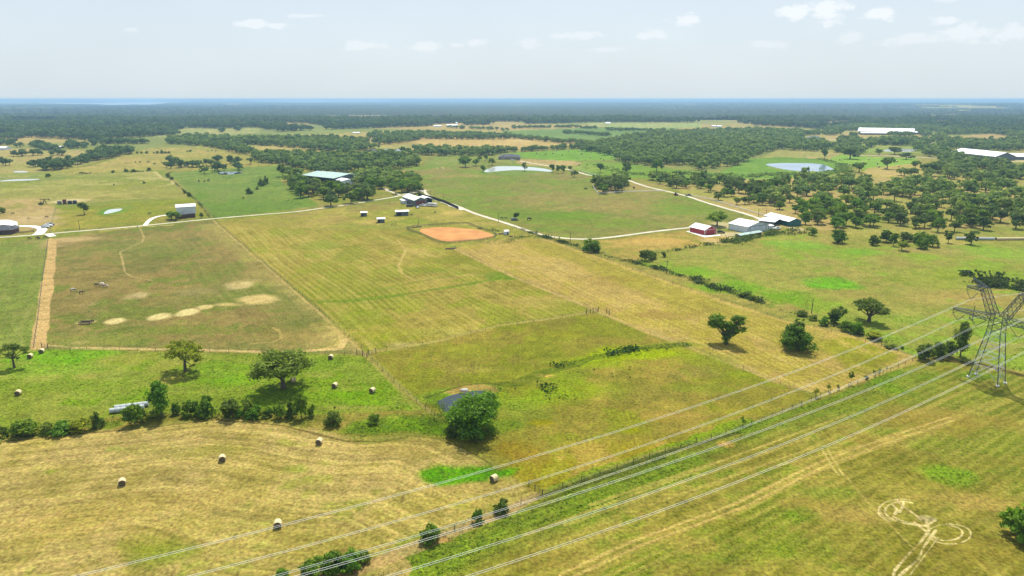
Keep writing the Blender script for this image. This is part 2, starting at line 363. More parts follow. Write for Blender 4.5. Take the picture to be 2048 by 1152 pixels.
fill([(465, 290), (600, 291), (632, 299), (560, 302), (480, 299)], [(206, 184, 128), (198, 180, 120), (190, 174, 110)])
fill([(700, 300), (740, 294), (800, 290), (900, 300), (870, 309), (720, 309)], [(176, 172, 108), (200, 178, 124), (160, 164, 96)])
fill([(1000, 262), (1180, 255), (1400, 250), (1330, 262), (1230, 272), (1180, 285), (1024, 272)], [(128, 156, 88), (140, 162, 96), (118, 148, 78)])
fill([(1174, 246), (1400, 245), (1404, 255), (1300, 257), (1180, 252)], [(176, 186, 122), (166, 182, 112), (190, 186, 130)])
fill([(280, 258), (520, 252), (520, 265), (420, 272), (340, 277), (280, 270)], [(176, 176, 116), (160, 170, 104), (190, 180, 128)])
# woodland floor on the right
fill([(1330, 372), (1420, 366), (1600, 345), (2380, 350), (2380, 470), (2048, 478), (1960, 482), (1800, 470), (1640, 460), (1595, 445), (1520, 436), (1440, 414)], [(206, 182, 132), (196, 176, 124), (168, 166, 96)])
fill([(1640, 425), (1750, 430), (1850, 460), (2380, 440), (2380, 482), (1990, 486), (1850, 492), (1700, 470)], [(168, 164, 92), (180, 170, 106), (150, 158, 82)])
fill([(1225, 318), (1640, 262), (1700, 300), (1540, 325), (1440, 345), (1300, 335)], [(150, 156, 92), (196, 176, 128), (140, 150, 84)])
fill([(1650, 318), (1680, 310), (1740, 314), (1830, 316), (1840, 328), (1740, 342), (1700, 330), (1660, 336)], [(150, 188, 84), (160, 194, 92), (140, 180, 76)], soft=2)
fill([(1735, 336), (1840, 326), (1850, 345), (1760, 356), (1725, 350)], [(214, 188, 136), (204, 182, 126), (190, 176, 112)], soft=2)
fill([(1600, 262), (1730, 262), (1860, 270), (1870, 285), (1720, 285), (1610, 285)], [(206, 182, 136), (196, 176, 124), (168, 172, 104)])
fill([(1650, 283), (1800, 288), (1860, 296), (1850, 306), (1720, 306), (1650, 300)], [(164, 178, 98), (190, 178, 118), (150, 172, 86)])
fill([(1880, 274), (1980, 268), (2120, 274), (2120, 281), (1960, 283), (1890, 284)], [(206, 176, 138), (198, 170, 130), (190, 168, 118)])
fill([(1560, 296), (1700, 300), (1660, 318), (1540, 322), (1520, 318)], [(204, 180, 132), (196, 176, 124), (166, 168, 98)])
fill([(1500, 318), (1560, 314), (1650, 318), (1690, 340), (1660, 352), (1480, 360), (1430, 348)], [(128, 166, 74), (140, 172, 84), (116, 154, 62)])
fill([(1905, 308), (2120, 312), (2120, 325), (1900, 322)], [(226, 210, 180), (216, 200, 166), (190, 180, 130)])
# big green pasture on the right
fill([(1262, 528), (1330, 505), (1420, 488), (1530, 470), (1640, 468), (1700, 482), (1830, 498), (1990, 486), (2380, 476), (2380, 760), (2048, 742), (1900, 720), (1835, 716), (1700, 655), (1560, 600), (1420, 558)], [(160, 166, 84), (172, 160, 98), (140, 168, 64)], k=1)
for (x, y, rx, ry, c, a) in ((1590, 490, 45, 9, (130, 192, 66), .7), (1720, 504, 45, 6, (128, 190, 62), .7), (1390, 545, 50, 10, (120, 178, 44), .8), (1450, 575, 70, 10, (122, 180, 44), .8), (1560, 595, 60, 14, (124, 176, 44), .8), (1655, 567, 42, 7, (112, 196, 44), .9), (1990, 505, 60, 12, (142, 186, 74), .7), (1950, 545, 70, 10, (158, 176, 64), .6), (1850, 560, 60, 12, (150, 170, 62), .6), (1800, 520, 70, 10, (180, 156, 106), .5), (1850, 500, 70, 6, (184, 160, 116), .6), (1660, 520, 50, 8, (180, 158, 110), .6), (1940, 595, 60, 10, (190, 164, 108), .6), (1750, 600, 60, 10, (168, 158, 92), .5), (1840, 640, 60, 9, (134, 170, 66), .6), (1990, 670, 40, 12, (132, 186, 64), .7), (2020, 690, 50, 6, (206, 182, 136), .6), (1720, 640, 50, 8, (140, 174, 66), .5), (1560, 555, 50, 8, (168, 156, 98), .45), (1640, 640, 40, 8, (146, 176, 66), .5)):
    blob(x, y, rx, ry, c, a, .5)
line([(1530, 470), (1640, 464), (1700, 480), (1830, 502)], 2, (176, 156, 108), .6)
# tan paddock left of the red barn, yard
fill([(1200, 482), (1300, 470), (1380, 460), (1480, 472), (1400, 492), (1300, 500), (1265, 528), (1215, 505)], [(186, 164, 96), (204, 174, 116), (150, 150, 72)], k=1)
blob(1330, 480, 50, 6, (222, 184, 122), .6); blob(1425, 482, 26, 5, (226, 196, 156), .8); blob(1470, 470, 36, 6, (232, 214, 190), .85); blob(1450, 452, 24, 7, (232, 214, 190), .8); blob(1590, 457, 16, 4, (232, 212, 186), .8); blob(1540, 446, 30, 7, (222, 206, 176), .7); blob(1450, 478, 12, 2, (222, 150, 110), .5)
# front lawn round the shelters and the arena
fill([(430, 440), (600, 425), (800, 402), (840, 415), (862, 400), (1060, 468), (1085, 476), (985, 480), (905, 497), (820, 452), (700, 447), (600, 462), (470, 470)], [(164, 162, 80), (150, 156, 64), (182, 168, 100)], k=1)
fill([(435, 442), (600, 426), (650, 420), (720, 440), (640, 452), (530, 465), (470, 470)], [(176, 160, 98), (186, 168, 106), (160, 156, 76)])
fill([(690, 416), (790, 402), (800, 412), (790, 418), (700, 428)], [(168, 152, 92), (176, 160, 100), (158, 154, 84)])
blob(905, 426, 26, 6, (216, 190, 128), .7); blob(870, 418, 34, 4, (196, 184, 106), .6); blob(740, 444, 26, 5, (206, 174, 128), .7); blob(960, 448, 50, 3, (206, 180, 128), .6); blob(700, 454, 60, 4, (158, 168, 62), .6); blob(820, 442, 40, 5, (136, 160, 56), .6); blob(590, 466, 60, 4, (150, 168, 58), .5)
line([(870, 470), (815, 466), (880, 486), (905, 497)], 5, (140, 168, 64), .6)
# lane field far left, horse pasture
LF = [(-330, 492), (60, 480), (97, 477), (70, 694), (-330, 700)]; fill(LF, [(150, 156, 88), (178, 164, 106), (132, 150, 74)]); stripes(LF, (60, 500), (20, 690), 3.2, (176, 170, 112), .3)
fill([(108, 478), (290, 455), (428, 441), (735, 707), (76, 698)], [(142, 142, 84), (158, 140, 94), (120, 132, 62)], k=1)
stripes([(330, 470), (428, 441), (700, 680), (480, 690), (360, 560)], (340, 480), (440, 640), 4, (176, 160, 110), .25)
fill([(405, 448), (430, 441), (735, 706), (700, 700)], [(186, 168, 116), (196, 176, 126), (168, 160, 96)], soft=4, amt=.75)
for (x, y, rx, ry, c, a) in ((172, 644, 22, 4, (236, 212, 168), .9), (231, 642, 18, 5.5, (244, 224, 180), .95), (318, 633, 21, 6.5, (244, 224, 180), .95), (375, 624, 21, 6.5, (244, 226, 182), .95), (412, 614, 17, 4.5, (240, 216, 170), .9), (455, 609, 30, 4, (226, 200, 152), .75), (515, 598, 45, 9, (232, 206, 158), .95), (485, 570, 30, 9, (222, 200, 160), .9), (275, 592, 24, 7, (206, 186, 150), .9), (185, 588, 20, 6, (176, 152, 112), .6), (180, 609, 20, 5, (174, 156, 118), .6), (395, 583, 30, 6, (182, 164, 124), .6), (655, 680, 34, 20, (214, 190, 136), .6), (530, 560, 60, 14, (182, 160, 108), .4), (300, 525, 40, 14, (104, 116, 58), .55), (180, 500, 30, 9, (116, 134, 60), .5), (350, 660, 120, 9, (114, 140, 48), .6), (200, 680, 100, 9, (134, 160, 64), .55), (600, 640, 60, 12, (116, 132, 56), .45), (360, 690, 20, 5, (186, 172, 132), .5), (160, 685, 14, 4, (196, 176, 130), .5), (560, 660, 60, 8, (120, 128, 58), .4), (590, 675, 60, 9, (170, 152, 96), .5), (420, 540, 60, 14, (150, 134, 84), .5)):
    blob(x, y, rx, ry, c, a)
line([(280, 456), (288, 475), (284, 484), (262, 494), (240, 504), (246, 525), (250, 545), (265, 554), (305, 561)], .8, (210, 188, 142), .85, .3)
line([(500, 688), (545, 684), (563, 676), (560, 663), (545, 655)], 1.0, (206, 180, 124), .7); line([(640, 700), (672, 690), (685, 678), (678, 662), (655, 652)], 1.6, (216, 190, 134), .7)
line([(150, 696), (240, 697), (400, 700), (560, 705), (680, 697), (690, 680)], 2.2, (226, 198, 150), .95, .4); line([(90, 690), (150, 695), (230, 698)], 1.4, (216, 196, 146), .7)
line([(200, 462), (285, 453), (345, 450)], 2.6, (222, 198, 150), .8)
blob(120, 482, 34, 9, (198, 168, 134), .85); blob(150, 478, 40, 4, (216, 188, 150), .7)
line([(428, 442), (520, 521), (638, 624), (733, 707)], 1.8, (206, 182, 134), .85, .8); line([(436, 446), (528, 524), (646, 626), (738, 704)], .9, (120, 120, 56), .7, .8)
line([(104, 478), (104, 500), (99, 540), (91, 590), (86, 630), (81, 665), (77, 696)], 4.6, (222, 188, 146), 1.0, .4)
# striped hay field in the middle
HF = [(432, 441), (600, 460), (830, 458), (905, 497), (1030, 555), (1192, 622), (1100, 638), (1000, 652), (880, 682), (735, 706), (640, 622), (480, 485)]
fill(HF, [(164, 154, 72), (178, 162, 92), (142, 150, 50)], k=1)
stripes(HF, (900, 500), (1150, 605), 2.9, (200, 184, 118), .50, (142, 142, 60))
for (x, y, rx, ry, c, a) in ((900, 520, 60, 7, (134, 142, 44), .7), (960, 545, 50, 7, (134, 140, 44), .7), (860, 540, 50, 6, (122, 142, 40), .6), (1000, 552, 36, 8, (112, 150, 34), .8), (700, 510, 30, 14, (128, 146, 40), .6), (640, 490, 34, 9, (130, 158, 46), .6), (640, 600, 40, 6, (128, 140, 48), .5), (720, 634, 50, 22, (134, 156, 36), .65), (770, 670, 60, 14, (150, 160, 40), .5), (1130, 605, 50, 6, (128, 150, 42), .6), (840, 500, 34, 7, (206, 182, 122), .6), (790, 570, 46, 8, (192, 168, 104), .6), (870, 560, 36, 5, (200, 178, 116), .6), (940, 550, 30, 4, (206, 182, 128), .5), (795, 690, 30, 4, (206, 192, 144), .6), (640, 596, 20, 5, (196, 170, 112), .5), (880, 665, 60, 7, (186, 180, 104), .5), (830, 465, 30, 4, (132, 156, 54), .5)):
    blob(x, y, rx, ry, c, a)
line([(640, 604), (720, 600), (800, 590), (900, 574), (960, 564), (1000, 556), (1060, 560)], 4, (112, 146, 40), .65, .9)
line([(720, 588), (800, 570), (870, 557), (920, 548)], 3, (124, 144, 44), .5, .9)
line([(795, 480), (805, 492), (812, 500), (802, 520), (797, 532), (805, 548), (830, 562)], 1.4, (216, 192, 134), .7, .8); line([(812, 500), (840, 506), (880, 515)], 3, (206, 182, 126), .6, .9)
line([(735, 706), (800, 694), (880, 682), (1000, 652), (1100, 638), (1190, 624)], 2.4, (194, 178, 112), .8, .5)
# mown tan field
DF = [(905, 497), (985, 482), (1080, 477), (1265, 535), (1420, 590), (1560, 640), (1700, 670), (1825, 716), (1760, 752), (1640, 790), (1560, 768), (1480, 735), (1390, 705), (1300, 668), (1200, 622), (1030, 555)]
fill(DF, [(204, 178, 118), (194, 168, 106), (176, 164, 80)])
fill([(1000, 485), (1080, 477), (1265, 535), (1420, 590), (1640, 665), (1640, 730), (1500, 660), (1330, 610), (1180, 540), (1040, 490)], [(176, 164, 82), (168, 160, 72), (184, 168, 94)], soft=5)
stripes(DF, (1085, 500), (1560, 705), 2.7, (212, 190, 134), .50, (166, 146, 78))
blob(1310, 630, 70, 10, (158, 132, 72), .6); blob(1230, 560, 60, 9, (160, 136, 78), .5); blob(1420, 665, 70, 9, (170, 158, 70), .6); blob(1600, 690, 60, 16, (150, 154, 62), .5); blob(1680, 690, 50, 10, (150, 156, 60), .6); blob(1130, 600, 80, 10, (206, 180, 120), .5)
fill([(1630, 690), (1700, 670), (1820, 716), (1760, 745), (1700, 750)], [(166, 160, 68), (158, 158, 62), (190, 170, 104)], soft=3)
line([(905, 497), (1030, 555), (1195, 622), (1300, 668)], 2.0, (214, 186, 134), .85, .4); line([(1300, 668), (1400, 706), (1500, 742), (1600, 790)], 1.3, (212, 186, 130), .7, .7)
line([(1085, 478), (1170, 506), (1265, 540), (1420, 594), (1560, 640), (1700, 672), (1822, 714)], 2.6, (212, 186, 120), .8, .7)
line([(1830, 720), (1800, 735), (1740, 755), (1640, 792)], 1.6, (226, 196, 138), .85, .7); blob(1815, 722, 14, 8, (214, 186, 130), .7); blob(1610, 770, 30, 6, (206, 184, 124), .5)
line([(1430, 640), (1440, 640)], 1, (200, 180, 120), .5)
# middle lower pasture
EF = [(735, 712), (880, 684), (1000, 654), (1190, 626), (1300, 670), (1400, 708), (1560, 770), (1640, 792), (1480, 860), (1300, 905), (1060, 1000), (1000, 950), (985, 925), (880, 885), (870, 835)]
fill(EF, [(152, 146, 68), (168, 150, 82), (138, 144, 50)], k=1)
for (x, y, rx, ry, c, a) in ((1290, 705, 100, 13, (164, 186, 34), 1.0), (1180, 725, 80, 12, (156, 180, 40), .9), (1250, 712, 60, 9, (168, 190, 36), .9), (1110, 750, 60, 14, (132, 164, 40), .7), (1150, 780, 80, 16, (156, 178, 46), .8), (1080, 790, 60, 22, (144, 174, 44), .8), (1040, 800, 50, 16, (150, 180, 60), .7), (1040, 820, 50, 24, (136, 162, 60), .6), (1420, 720, 60, 16, (142, 166, 42), .6), (1360, 690, 60, 6, (128, 158, 40), .6), (1480, 750, 40, 9, (146, 172, 46), .6), (1400, 775, 60, 10, (138, 160, 48), .6), (1290, 790, 70, 16, (136, 132, 66), .55), (1400, 745, 60, 12, (150, 142, 84), .6), (1085, 846, 22, 5, (160, 152, 28), .8), (1262, 861, 24, 7, (160, 166, 22), .85), (1300, 840, 50, 5, (150, 152, 34), .6), (1100, 710, 50, 6, (116, 130, 38), .6), (1030, 735, 44, 9, (122, 134, 40), .6), (1130, 670, 36, 8, (168, 172, 48), .6), (1240, 680, 60, 8, (170, 150, 84), .5), (1085, 751, 22, 4, (224, 186, 116), .85), (1050, 762, 34, 3.5, (214, 186, 122), .6), (820, 745, 50, 14, (158, 150, 64), .5), (930, 700, 50, 12, (160, 168, 54), .5), (880, 730, 40, 8, (160, 148, 80), .5), (960, 740, 60, 8, (190, 172, 108), .45), (1330, 835, 70, 10, (192, 160, 98), .55), (1160, 900, 60, 12, (194, 166, 104), .6), (1090, 915, 50, 12, (190, 160, 92), .6), (1250, 890, 60, 12, (166, 152, 64), .5), (1040, 900, 40, 14, (168, 140, 50), .6), (1480, 822, 60, 9, (160, 158, 56), .5), (1560, 790, 50, 8, (164, 156, 70), .5), (1000, 850, 30, 14, (108, 158, 34), .6)):
    blob(x, y, rx, ry, c, a, .5)
line([(880, 800), (930, 775), (1000, 770), (1030, 768), (1090, 745), (1150, 728), (1200, 712), (1290, 695), (1370, 688)], 3.5, (104, 122, 40), .7, .9)
fill([(1000, 925), (1100, 905), (1300, 880), (1480, 858), (1250, 945), (1150, 975), (1070, 990), (1020, 960)], [(168, 154, 56), (154, 164, 46), (190, 160, 96)], soft=4, amt=.8)
line([(1120, 985), (1200, 955), (1280, 925), (1400, 880), (1500, 850)], 6, (132, 168, 38), .7, .8)
# bright green pasture, lower left
FF = [(-330, 702), (76, 700), (400, 706), (730, 711), (870, 835), (700, 850), (430, 832), (300, 830), (200, 858), (-330, 900)]
fill(FF, [(140, 160, 62), (158, 164, 84), (122, 154, 42)], k=1)
for (x, y, rx, ry, c, a) in ((130, 712, 90, 9, (120, 186, 38), .8), (110, 735, 90, 12, (128, 182, 48), .6), (260, 720, 60, 10, (172, 166, 86), .7), (330, 730, 50, 12, (176, 168, 92), .6), (440, 740, 60, 12, (132, 182, 50), .6), (460, 760, 60, 12, (128, 180, 52), .6), (170, 755, 20, 4, (184, 170, 106), .7), (150, 770, 100, 12, (116, 154, 30), .6), (210, 790, 70, 8, (140, 166, 60), .6), (60, 800, 80, 14, (150, 160, 70), .6), (150, 830, 90, 10, (164, 162, 84), .6), (700, 790, 70, 14, (122, 172, 32), .7), (740, 805, 60, 8, (140, 184, 52), .6), (620, 730, 60, 12, (128, 166, 56), .5), (640, 750, 30, 6, (178, 176, 100), .6), (700, 778, 40, 6, (176, 178, 92), .5), (720, 815, 60, 5, (196, 180, 116), .5), (560, 785, 60, 10, (110, 150, 40), .4), (345, 760, 30, 10, (190, 166, 100), .5), (800, 800, 30, 18, (160, 166, 84), .5)):
    blob(x, y, rx, ry, c, a, .5)
line([(728, 709), (800, 778), (870, 832)], 1.2, (186, 166, 110), .7, .5); line([(740, 715), (790, 765), (850, 828)], 3, (172, 166, 94), .5, .6)
# hedge bank
fill([(-330, 870), (0, 862), (190, 838), (300, 826), (430, 822), (640, 828), (860, 822), (960, 870), (985, 925), (930, 888), (820, 872), (740, 878), (680, 868), (560, 846), (430, 838), (250, 858), (160, 868), (0, 884), (-330, 900)], [(140, 138, 66), (164, 148, 84), (112, 132, 44)], soft=1.5)
fill([(710, 845), (860, 828), (930, 850), (900, 880), (820, 868), (740, 872), (690, 862)], [(112, 146, 40), (128, 156, 52), (150, 148, 70)], soft=2)
# hay field, lower left
HB = [(-330, 902), (0, 880), (160, 866), (250, 858), (430, 838), (560, 846), (640, 862), (690, 880), (740, 888), (820, 872), (870, 874), (920, 890), (975, 925), (1010, 940), (1040, 965), (1075, 985), (960, 1040), (740, 1112), (590, 1170), (400, 1332), (-330, 1332)]
fill(HB, [(184, 168, 104), (196, 174, 124), (160, 160, 84)])
wp = W([(-330, 908), (0, 882), (160, 866), (250, 858), (430, 838), (560, 846), (640, 862), (720, 872), (820, 868), (880, 880), (930, 905), (985, 925)])
idx = sub(W(HB), 1); idx = idx[pip(gx[idx], gy[idx], W(HB))]
dd = dpoly(gx[idx], gy[idx], wp) + (fbm(gx[idx], gy[idx], 120, 2, 81) - .5) * 1.2
lg = gx[idx] + .3 * gy[idx]
sk = .55 * vnoise(dd, lg / 30., .55, 8) + .5 * vnoise(dd, lg / 45., 1.3, 9) + .18 * vnoise(dd, lg / 20., 3.6, 10)
col[idx] = col[idx] * (1 + (sk - .6) * .6)[:, None]
col[idx] = mixc3(col[idx], C(222, 198, 138)[None], sstep(.72, 1.05, sk) * .6)
wv = .5 + .5 * np.sin(dd / 2.1 * 2 * np.pi) * .6 + .25 * np.sin(dd / 5.3 * 2 * np.pi + 1)
fd = np.clip(nS[idx] * 1.5 - .1, 0, 1)
col[idx] = mixc3(col[idx], C(206, 184, 124)[None], sstep(.5, 1, wv) * .36 * fd)
col[idx] = mixc3(col[idx], C(144, 134, 68)[None], sstep(.5, 1, 1 - wv) * .36 * fd)
for (x, y, rx, ry, c, a) in ((120, 1040, 150, 28, (206, 180, 118), .5), (400, 1000, 120, 18, (198, 172, 114), .5), (330, 900, 120, 12, (150, 152, 74), .5), (750, 965, 60, 18, (200, 174, 128), .65), (790, 900, 60, 10, (190, 164, 112), .5), (100, 950, 110, 24, (150, 142, 76), .5), (600, 938, 26, 10, (142, 164, 56), .7), (620, 960, 50, 10, (150, 154, 70), .5), (330, 1110, 60, 16, (136, 158, 52), .7), (280, 1090, 50, 12, (152, 158, 64), .5), (100, 943, 12, 4, (146, 170, 56), .7), (230, 898, 24, 5, (150, 172, 70), .6), (950, 1010, 90, 16, (174, 160, 80), .5), (900, 975, 60, 8, (196, 170, 112), .5), (640, 1090, 80, 20, (166, 156, 82), .5), (920, 930, 34, 14, (176, 162, 108), .4)):
    blob(x, y, rx, ry, c, a, .55)
fill([(845, 945), (880, 935), (960, 928), (985, 925), (1000, 936), (1045, 935), (1030, 950), (1000, 960), (975, 966), (880, 974), (850, 960)], [(104, 168, 30), (120, 180, 42), (92, 152, 24)], soft=1.3, wob=1.2)
line([(0, 884), (160, 868), (250, 860), (430, 840), (560, 850), (690, 882), (760, 884), (820, 872), (870, 876), (925, 895), (985, 930)], .7, (96, 84, 42), .75, .8)
# power line field, lower right
HR = [(590, 1170), (740, 1112), (960, 1040), (1075, 990), (1300, 905), (1480, 862), (1640, 795), (1760, 752), (1830, 720), (1900, 722), (2048, 748), (2380, 800), (2380, 1332), (400, 1332)]
fill(HR, [(150, 146, 66), (172, 160, 88), (130, 144, 54)], k=1)
stripes(HR, (760, 1152), (1800, 740), 2.4, (190, 172, 104), .42, (120, 120, 48))
fill([(740, 1150), (860, 1090), (1040, 1010), (1300, 925), (1640, 810), (1830, 724), (1900, 724), (1800, 800), (1560, 870), (1300, 980), (1000, 1100), (860, 1165)], [(122, 152, 52), (140, 156, 64), (112, 144, 40)], soft=5, amt=.85)
stripes([(740, 1150), (860, 1090), (1040, 1010), (1300, 925), (1640, 810), (1500, 880), (1100, 1060), (860, 1165)], (760, 1152), (1800, 740), 1.8, (156, 166, 78), .55, (98, 118, 40))
for (x, y, rx, ry, c, a) in ((1500, 920, 80, 12, (128, 124, 50), .5), (1700, 800, 100, 14, (138, 142, 50), .5), (1850, 830, 70, 14, (176, 154, 92), .5), (1900, 850, 90, 22, (160, 142, 72), .5), (1750, 880, 80, 14, (182, 158, 90), .4), (1950, 930, 90, 24, (132, 138, 54), .5), (1905, 950, 40, 12, (134, 182, 56), .75), (1600, 1010, 70, 14, (176, 154, 90), .5), (1700, 1030, 60, 14, (184, 158, 104), .7), (1960, 1010, 80, 8, (196, 170, 108), .75), (1900, 995, 80, 6, (190, 164, 104), .6), (1580, 1100, 90, 20, (124, 146, 44), .6), (1590, 1030, 40, 14, (120, 162, 42), .6), (1650, 985, 50, 10, (132, 162, 60), .6), (1450, 1050, 120, 20, (134, 134, 50), .5), (1850, 1140, 120, 20, (140, 130, 58), .5), (1950, 1100, 80, 20, (160, 142, 74), .5), (1300, 1060, 90, 12, (180, 158, 92), .5), (1200, 1120, 120, 16, (178, 156, 92), .4), (1900, 770, 60, 8, (170, 166, 80), .5), (1450, 888, 14, 5, (222, 176, 112), .7), (1400, 1120, 80, 14, (116, 140, 44), .4), (1980, 840, 60, 14, (180, 156, 90), .4)):
    blob(x, y, rx, ry, c, a, .55)
for k, (a, b) in enumerate((((1180, 1010), (1560, 880)), ((1050, 1070), (1690, 830)), ((1130, 1050), (1620, 875)), ((1300, 1010), (1640, 890)), ((1560, 930), (1900, 850)), ((1480, 1000), (1800, 880)))): line([a, b], .8, (206, 184, 118), .5, .9)
line([(1130, 1152), (1270, 1088), (1480, 1010), (1640, 930), (1760, 885), (1900, 838), (2048, 790)], 3.0, (196, 174, 108), .35, .9)
line([(1130, 1152), (1270, 1088), (1480, 1010), (1640, 930), (1760, 885), (1900, 838)], .6, (216, 190, 130), .75, .7, tyre=1.7)
line([(1645, 900), (1665, 935), (1678, 950)], .5, (222, 200, 140), .8, .3); line([(1655, 900), (1675, 932), (1686, 950)], .5, (222, 200, 140), .8, .3)
line([(1690, 950), (1740, 1010), (1830, 1100)], .5, (206, 186, 126), .5, .6)
line([(590, 1170), (700, 1145), (860, 1082), (1000, 1028), (1075, 992)], 2.6, (196, 168, 132), .85, .8); line([(770, 1140), (660, 1170)], 6, (204, 172, 128), .7, .9); blob(880, 1080, 26, 6, (206, 160, 116), .8)
line([(1075, 995), (1200, 950), (1330, 905), (1480, 865)], 1.2, (84, 92, 50), .8, .9); line([(1090, 1000), (1210, 958), (1330, 915)], 1.0, (70, 84, 36), .6, .9)
line([(1480, 862), (1600, 820), (1700, 785), (1800, 745)], 3, (112, 150, 44), .6, .9)
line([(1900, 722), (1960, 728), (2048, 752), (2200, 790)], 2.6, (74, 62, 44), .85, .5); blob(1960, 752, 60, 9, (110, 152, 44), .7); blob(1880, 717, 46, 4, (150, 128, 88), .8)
# doughnut tyre marks
def ring(cx, cy, rx, ry, a0, a1, wd, amt=.95):
    line([(cx + rx * math.cos(R(a)), cy + ry * math.sin(R(a))) for a in np.linspace(a0, a1, 22)], wd * .42, WC, amt, .9)
ring(1803, 1022, 46, 24, 120, 290, .7); ring(1806, 1022, 36, 19, 110, 300, .9); ring(1800, 1020, 40, 22, 90, 180, .5)
line([(1786, 1032), (1800, 1040), (1830, 1050)], 0.45, WC, .9, .9); line([(1786, 1010), (1795, 1020), (1790, 1028)], 0.72, WC, .9, .9); line([(1807, 1006), (1800, 1025)], 0.54, WC, .8, .9)
line([(1795, 1000), (1798, 1006), (1830, 1030), (1842, 1040)], 0.36, WC, .9, .6); line([(1815, 1018), (1838, 1034)], 0.27, WC, .8, .6)
ring(1900, 1068, 42, 20, -100, 150, .9); ring(1893, 1066, 32, 15, -80, 130, 1.0); ring(1893, 1066, 36, 17, 130, 280, .5, .7)
line([(1800, 1045), (1850, 1052), (1872, 1040)], 0.59, WC, .85, .9); line([(1830, 1045), (1855, 1065), (1870, 1075)], 0.59, WC, .95, .9)
line([(1852, 1040), (1858, 1060), (1845, 1080), (1820, 1105), (1790, 1140), (1780, 1175)], 0.54, WC, .9, .9); line([(1872, 1060), (1850, 1090), (1835, 1120), (1800, 1150), (1790, 1175)], 0.59, WC, .9, .9)
line([(1876, 1075), (1850, 1110), (1820, 1150)], 0.23, WC, .6, .6); blob(1851, 1037, 15, 4, (206, 190, 160), .8)
# near pond banks, dark damp patches, far pond rims
fill([(840, 792), (885, 778), (960, 768), (1000, 772), (1010, 790), (990, 830), (900, 850), (880, 826), (858, 806)], [(120, 150, 46), (134, 160, 56), (146, 150, 70)], soft=1.5)
fill([(888, 784), (920, 772), (960, 768), (990, 772), (1000, 785), (950, 790), (905, 790)], (196, 160, 112), soft=.7, amt=.75)
line([(850, 796), (890, 782), (930, 770), (975, 766), (1000, 770)], .8, (86, 84, 38), .7, .8)
blob(1000, 790, 14, 8, (168, 176, 44), .7)
fill([(190, 428), (206, 418), (262, 413), (264, 416), (245, 424), (206, 432)], (120, 156, 60), soft=2); blob(240, 417, 22, 3, (176, 160, 104), .5)
blob(60, 349, 60, 4, (128, 160, 84), .6); blob(60, 357, 70, 3.4, (112, 138, 76), .5)
line([(310, 344), (322, 355), (345, 362), (345, 368), (312, 374)], 3, (222, 202, 158), .8, .8); line([(230, 387), (180, 396), (160, 404)], 3, (206, 186, 128), .6, .9)
fill([(960, 340), (1000, 330), (1080, 332), (1110, 344), (1040, 350), (965, 348)], (132, 160, 82), soft=3, amt=.8)
fill([(1515, 330), (1530, 320), (1640, 320), (1680, 340), (1640, 352), (1540, 346)], (126, 164, 70), soft=3); line([(1536, 334), (1570, 341), (1610, 344), (1650, 345)], 3, (196, 176, 120), .7)
# clearings far off
for (x, y, rx, ry) in ((327, 226, 6, 2.2), (445, 233, 18, 2.4), (400, 236, 10, 1.4), (640, 234, 18, 1.8), (760, 235, 14, 4), (690, 235, 9, 1), (1860, 232, 24, 2), (1905, 231, 22, 2.4), (2010, 227, 34, 2.2), (1850, 214, 26, 1.1), (1310, 207, 22, 1), (1435, 207.5, 14, 1), (1480, 215, 20, 1), (470, 208, 30, 1.2), (12, 214, 18, 1.2), (1930, 221, 18, 1.2), (1910, 212, 30, 1)):
    blob(x, y, rx, ry, (206, 196, 136), 1, .2, .3)
ALB = .47
colf = np.clip(col * ALB, .004, .9)
me = bpy.data.meshes.new('ground')
me.vertices.add(len(gx)); co = np.stack([gx, gy, gz], 1).astype(np.float32); me.vertices.foreach_set('co', co.ravel())
ii = (np.arange(ny - 1)[:, None] * nx + np.arange(nx - 1)[None, :]).ravel()
quads = np.stack([ii, ii + 1, ii + nx + 1, ii + nx], 1).astype(np.int32)
me.loops.add(quads.size); me.loops.foreach_set('vertex_index', quads.ravel())
me.polygons.add(len(quads)); me.polygons.foreach_set('loop_start', np.arange(0, quads.size, 4, dtype=np.int32))
me.update(calc_edges=True); me.validate()
ca = me.color_attributes.new('soil', 'FLOAT_COLOR', 'POINT')
ca.data.foreach_set('color', np.concatenate([colf, np.ones((len(gx), 1))], 1).astype(np.float32).ravel())
me.polygons.foreach_set('use_smooth', np.ones(len(quads), bool))
ground = link(bpy.data.objects.new('ground', me)); tag(ground, kind='structure')
gm = bpy.data.materials.new('grassland'); gm.use_nodes = True; t = gm.node_tree; b = t.nodes['Principled BSDF']
b.inputs['Roughness'].default_value = .95; b.inputs['Specular IOR Level'].default_value = .05
at = t.nodes.new('ShaderNodeAttribute'); at.attribute_name = 'soil'; tcn = t.nodes.new('ShaderNodeTexCoord')
def tnoise(scale, det, rough=.6, stretch=None):
    n = t.nodes.new('ShaderNodeTexNoise'); n.inputs['Scale'].default_value = scale; n.inputs['Detail'].default_value = det; n.inputs['Roughness'].default_value = rough
    if stretch:
        mp = t.nodes.new('ShaderNodeMapping'); mp.inputs['Scale'].default_value = stretch[:3]; mp.inputs['Rotation'].default_value = (0, 0, stretch[3])
        t.links.new(tcn.outputs['Object'], mp.inputs[0]); t.links.new(mp.outputs[0], n.inputs['Vector'])
    else: t.links.new(tcn.outputs['Object'], n.inputs['Vector'])
    return n.outputs[0]
f1 = tnoise(1.3, 5, .7); f2 = tnoise(.28, 4); f3 = tnoise(.9, 3, .6, (1, .22, 1, R(-57)))
v = nmath(t, 'ADD', nmath(t, 'MULTIPLY', nmath(t, 'SUBTRACT', f1, .5), 3.0), nmath(t, 'MULTIPLY', nmath(t, 'SUBTRACT', f2, .5), .8))
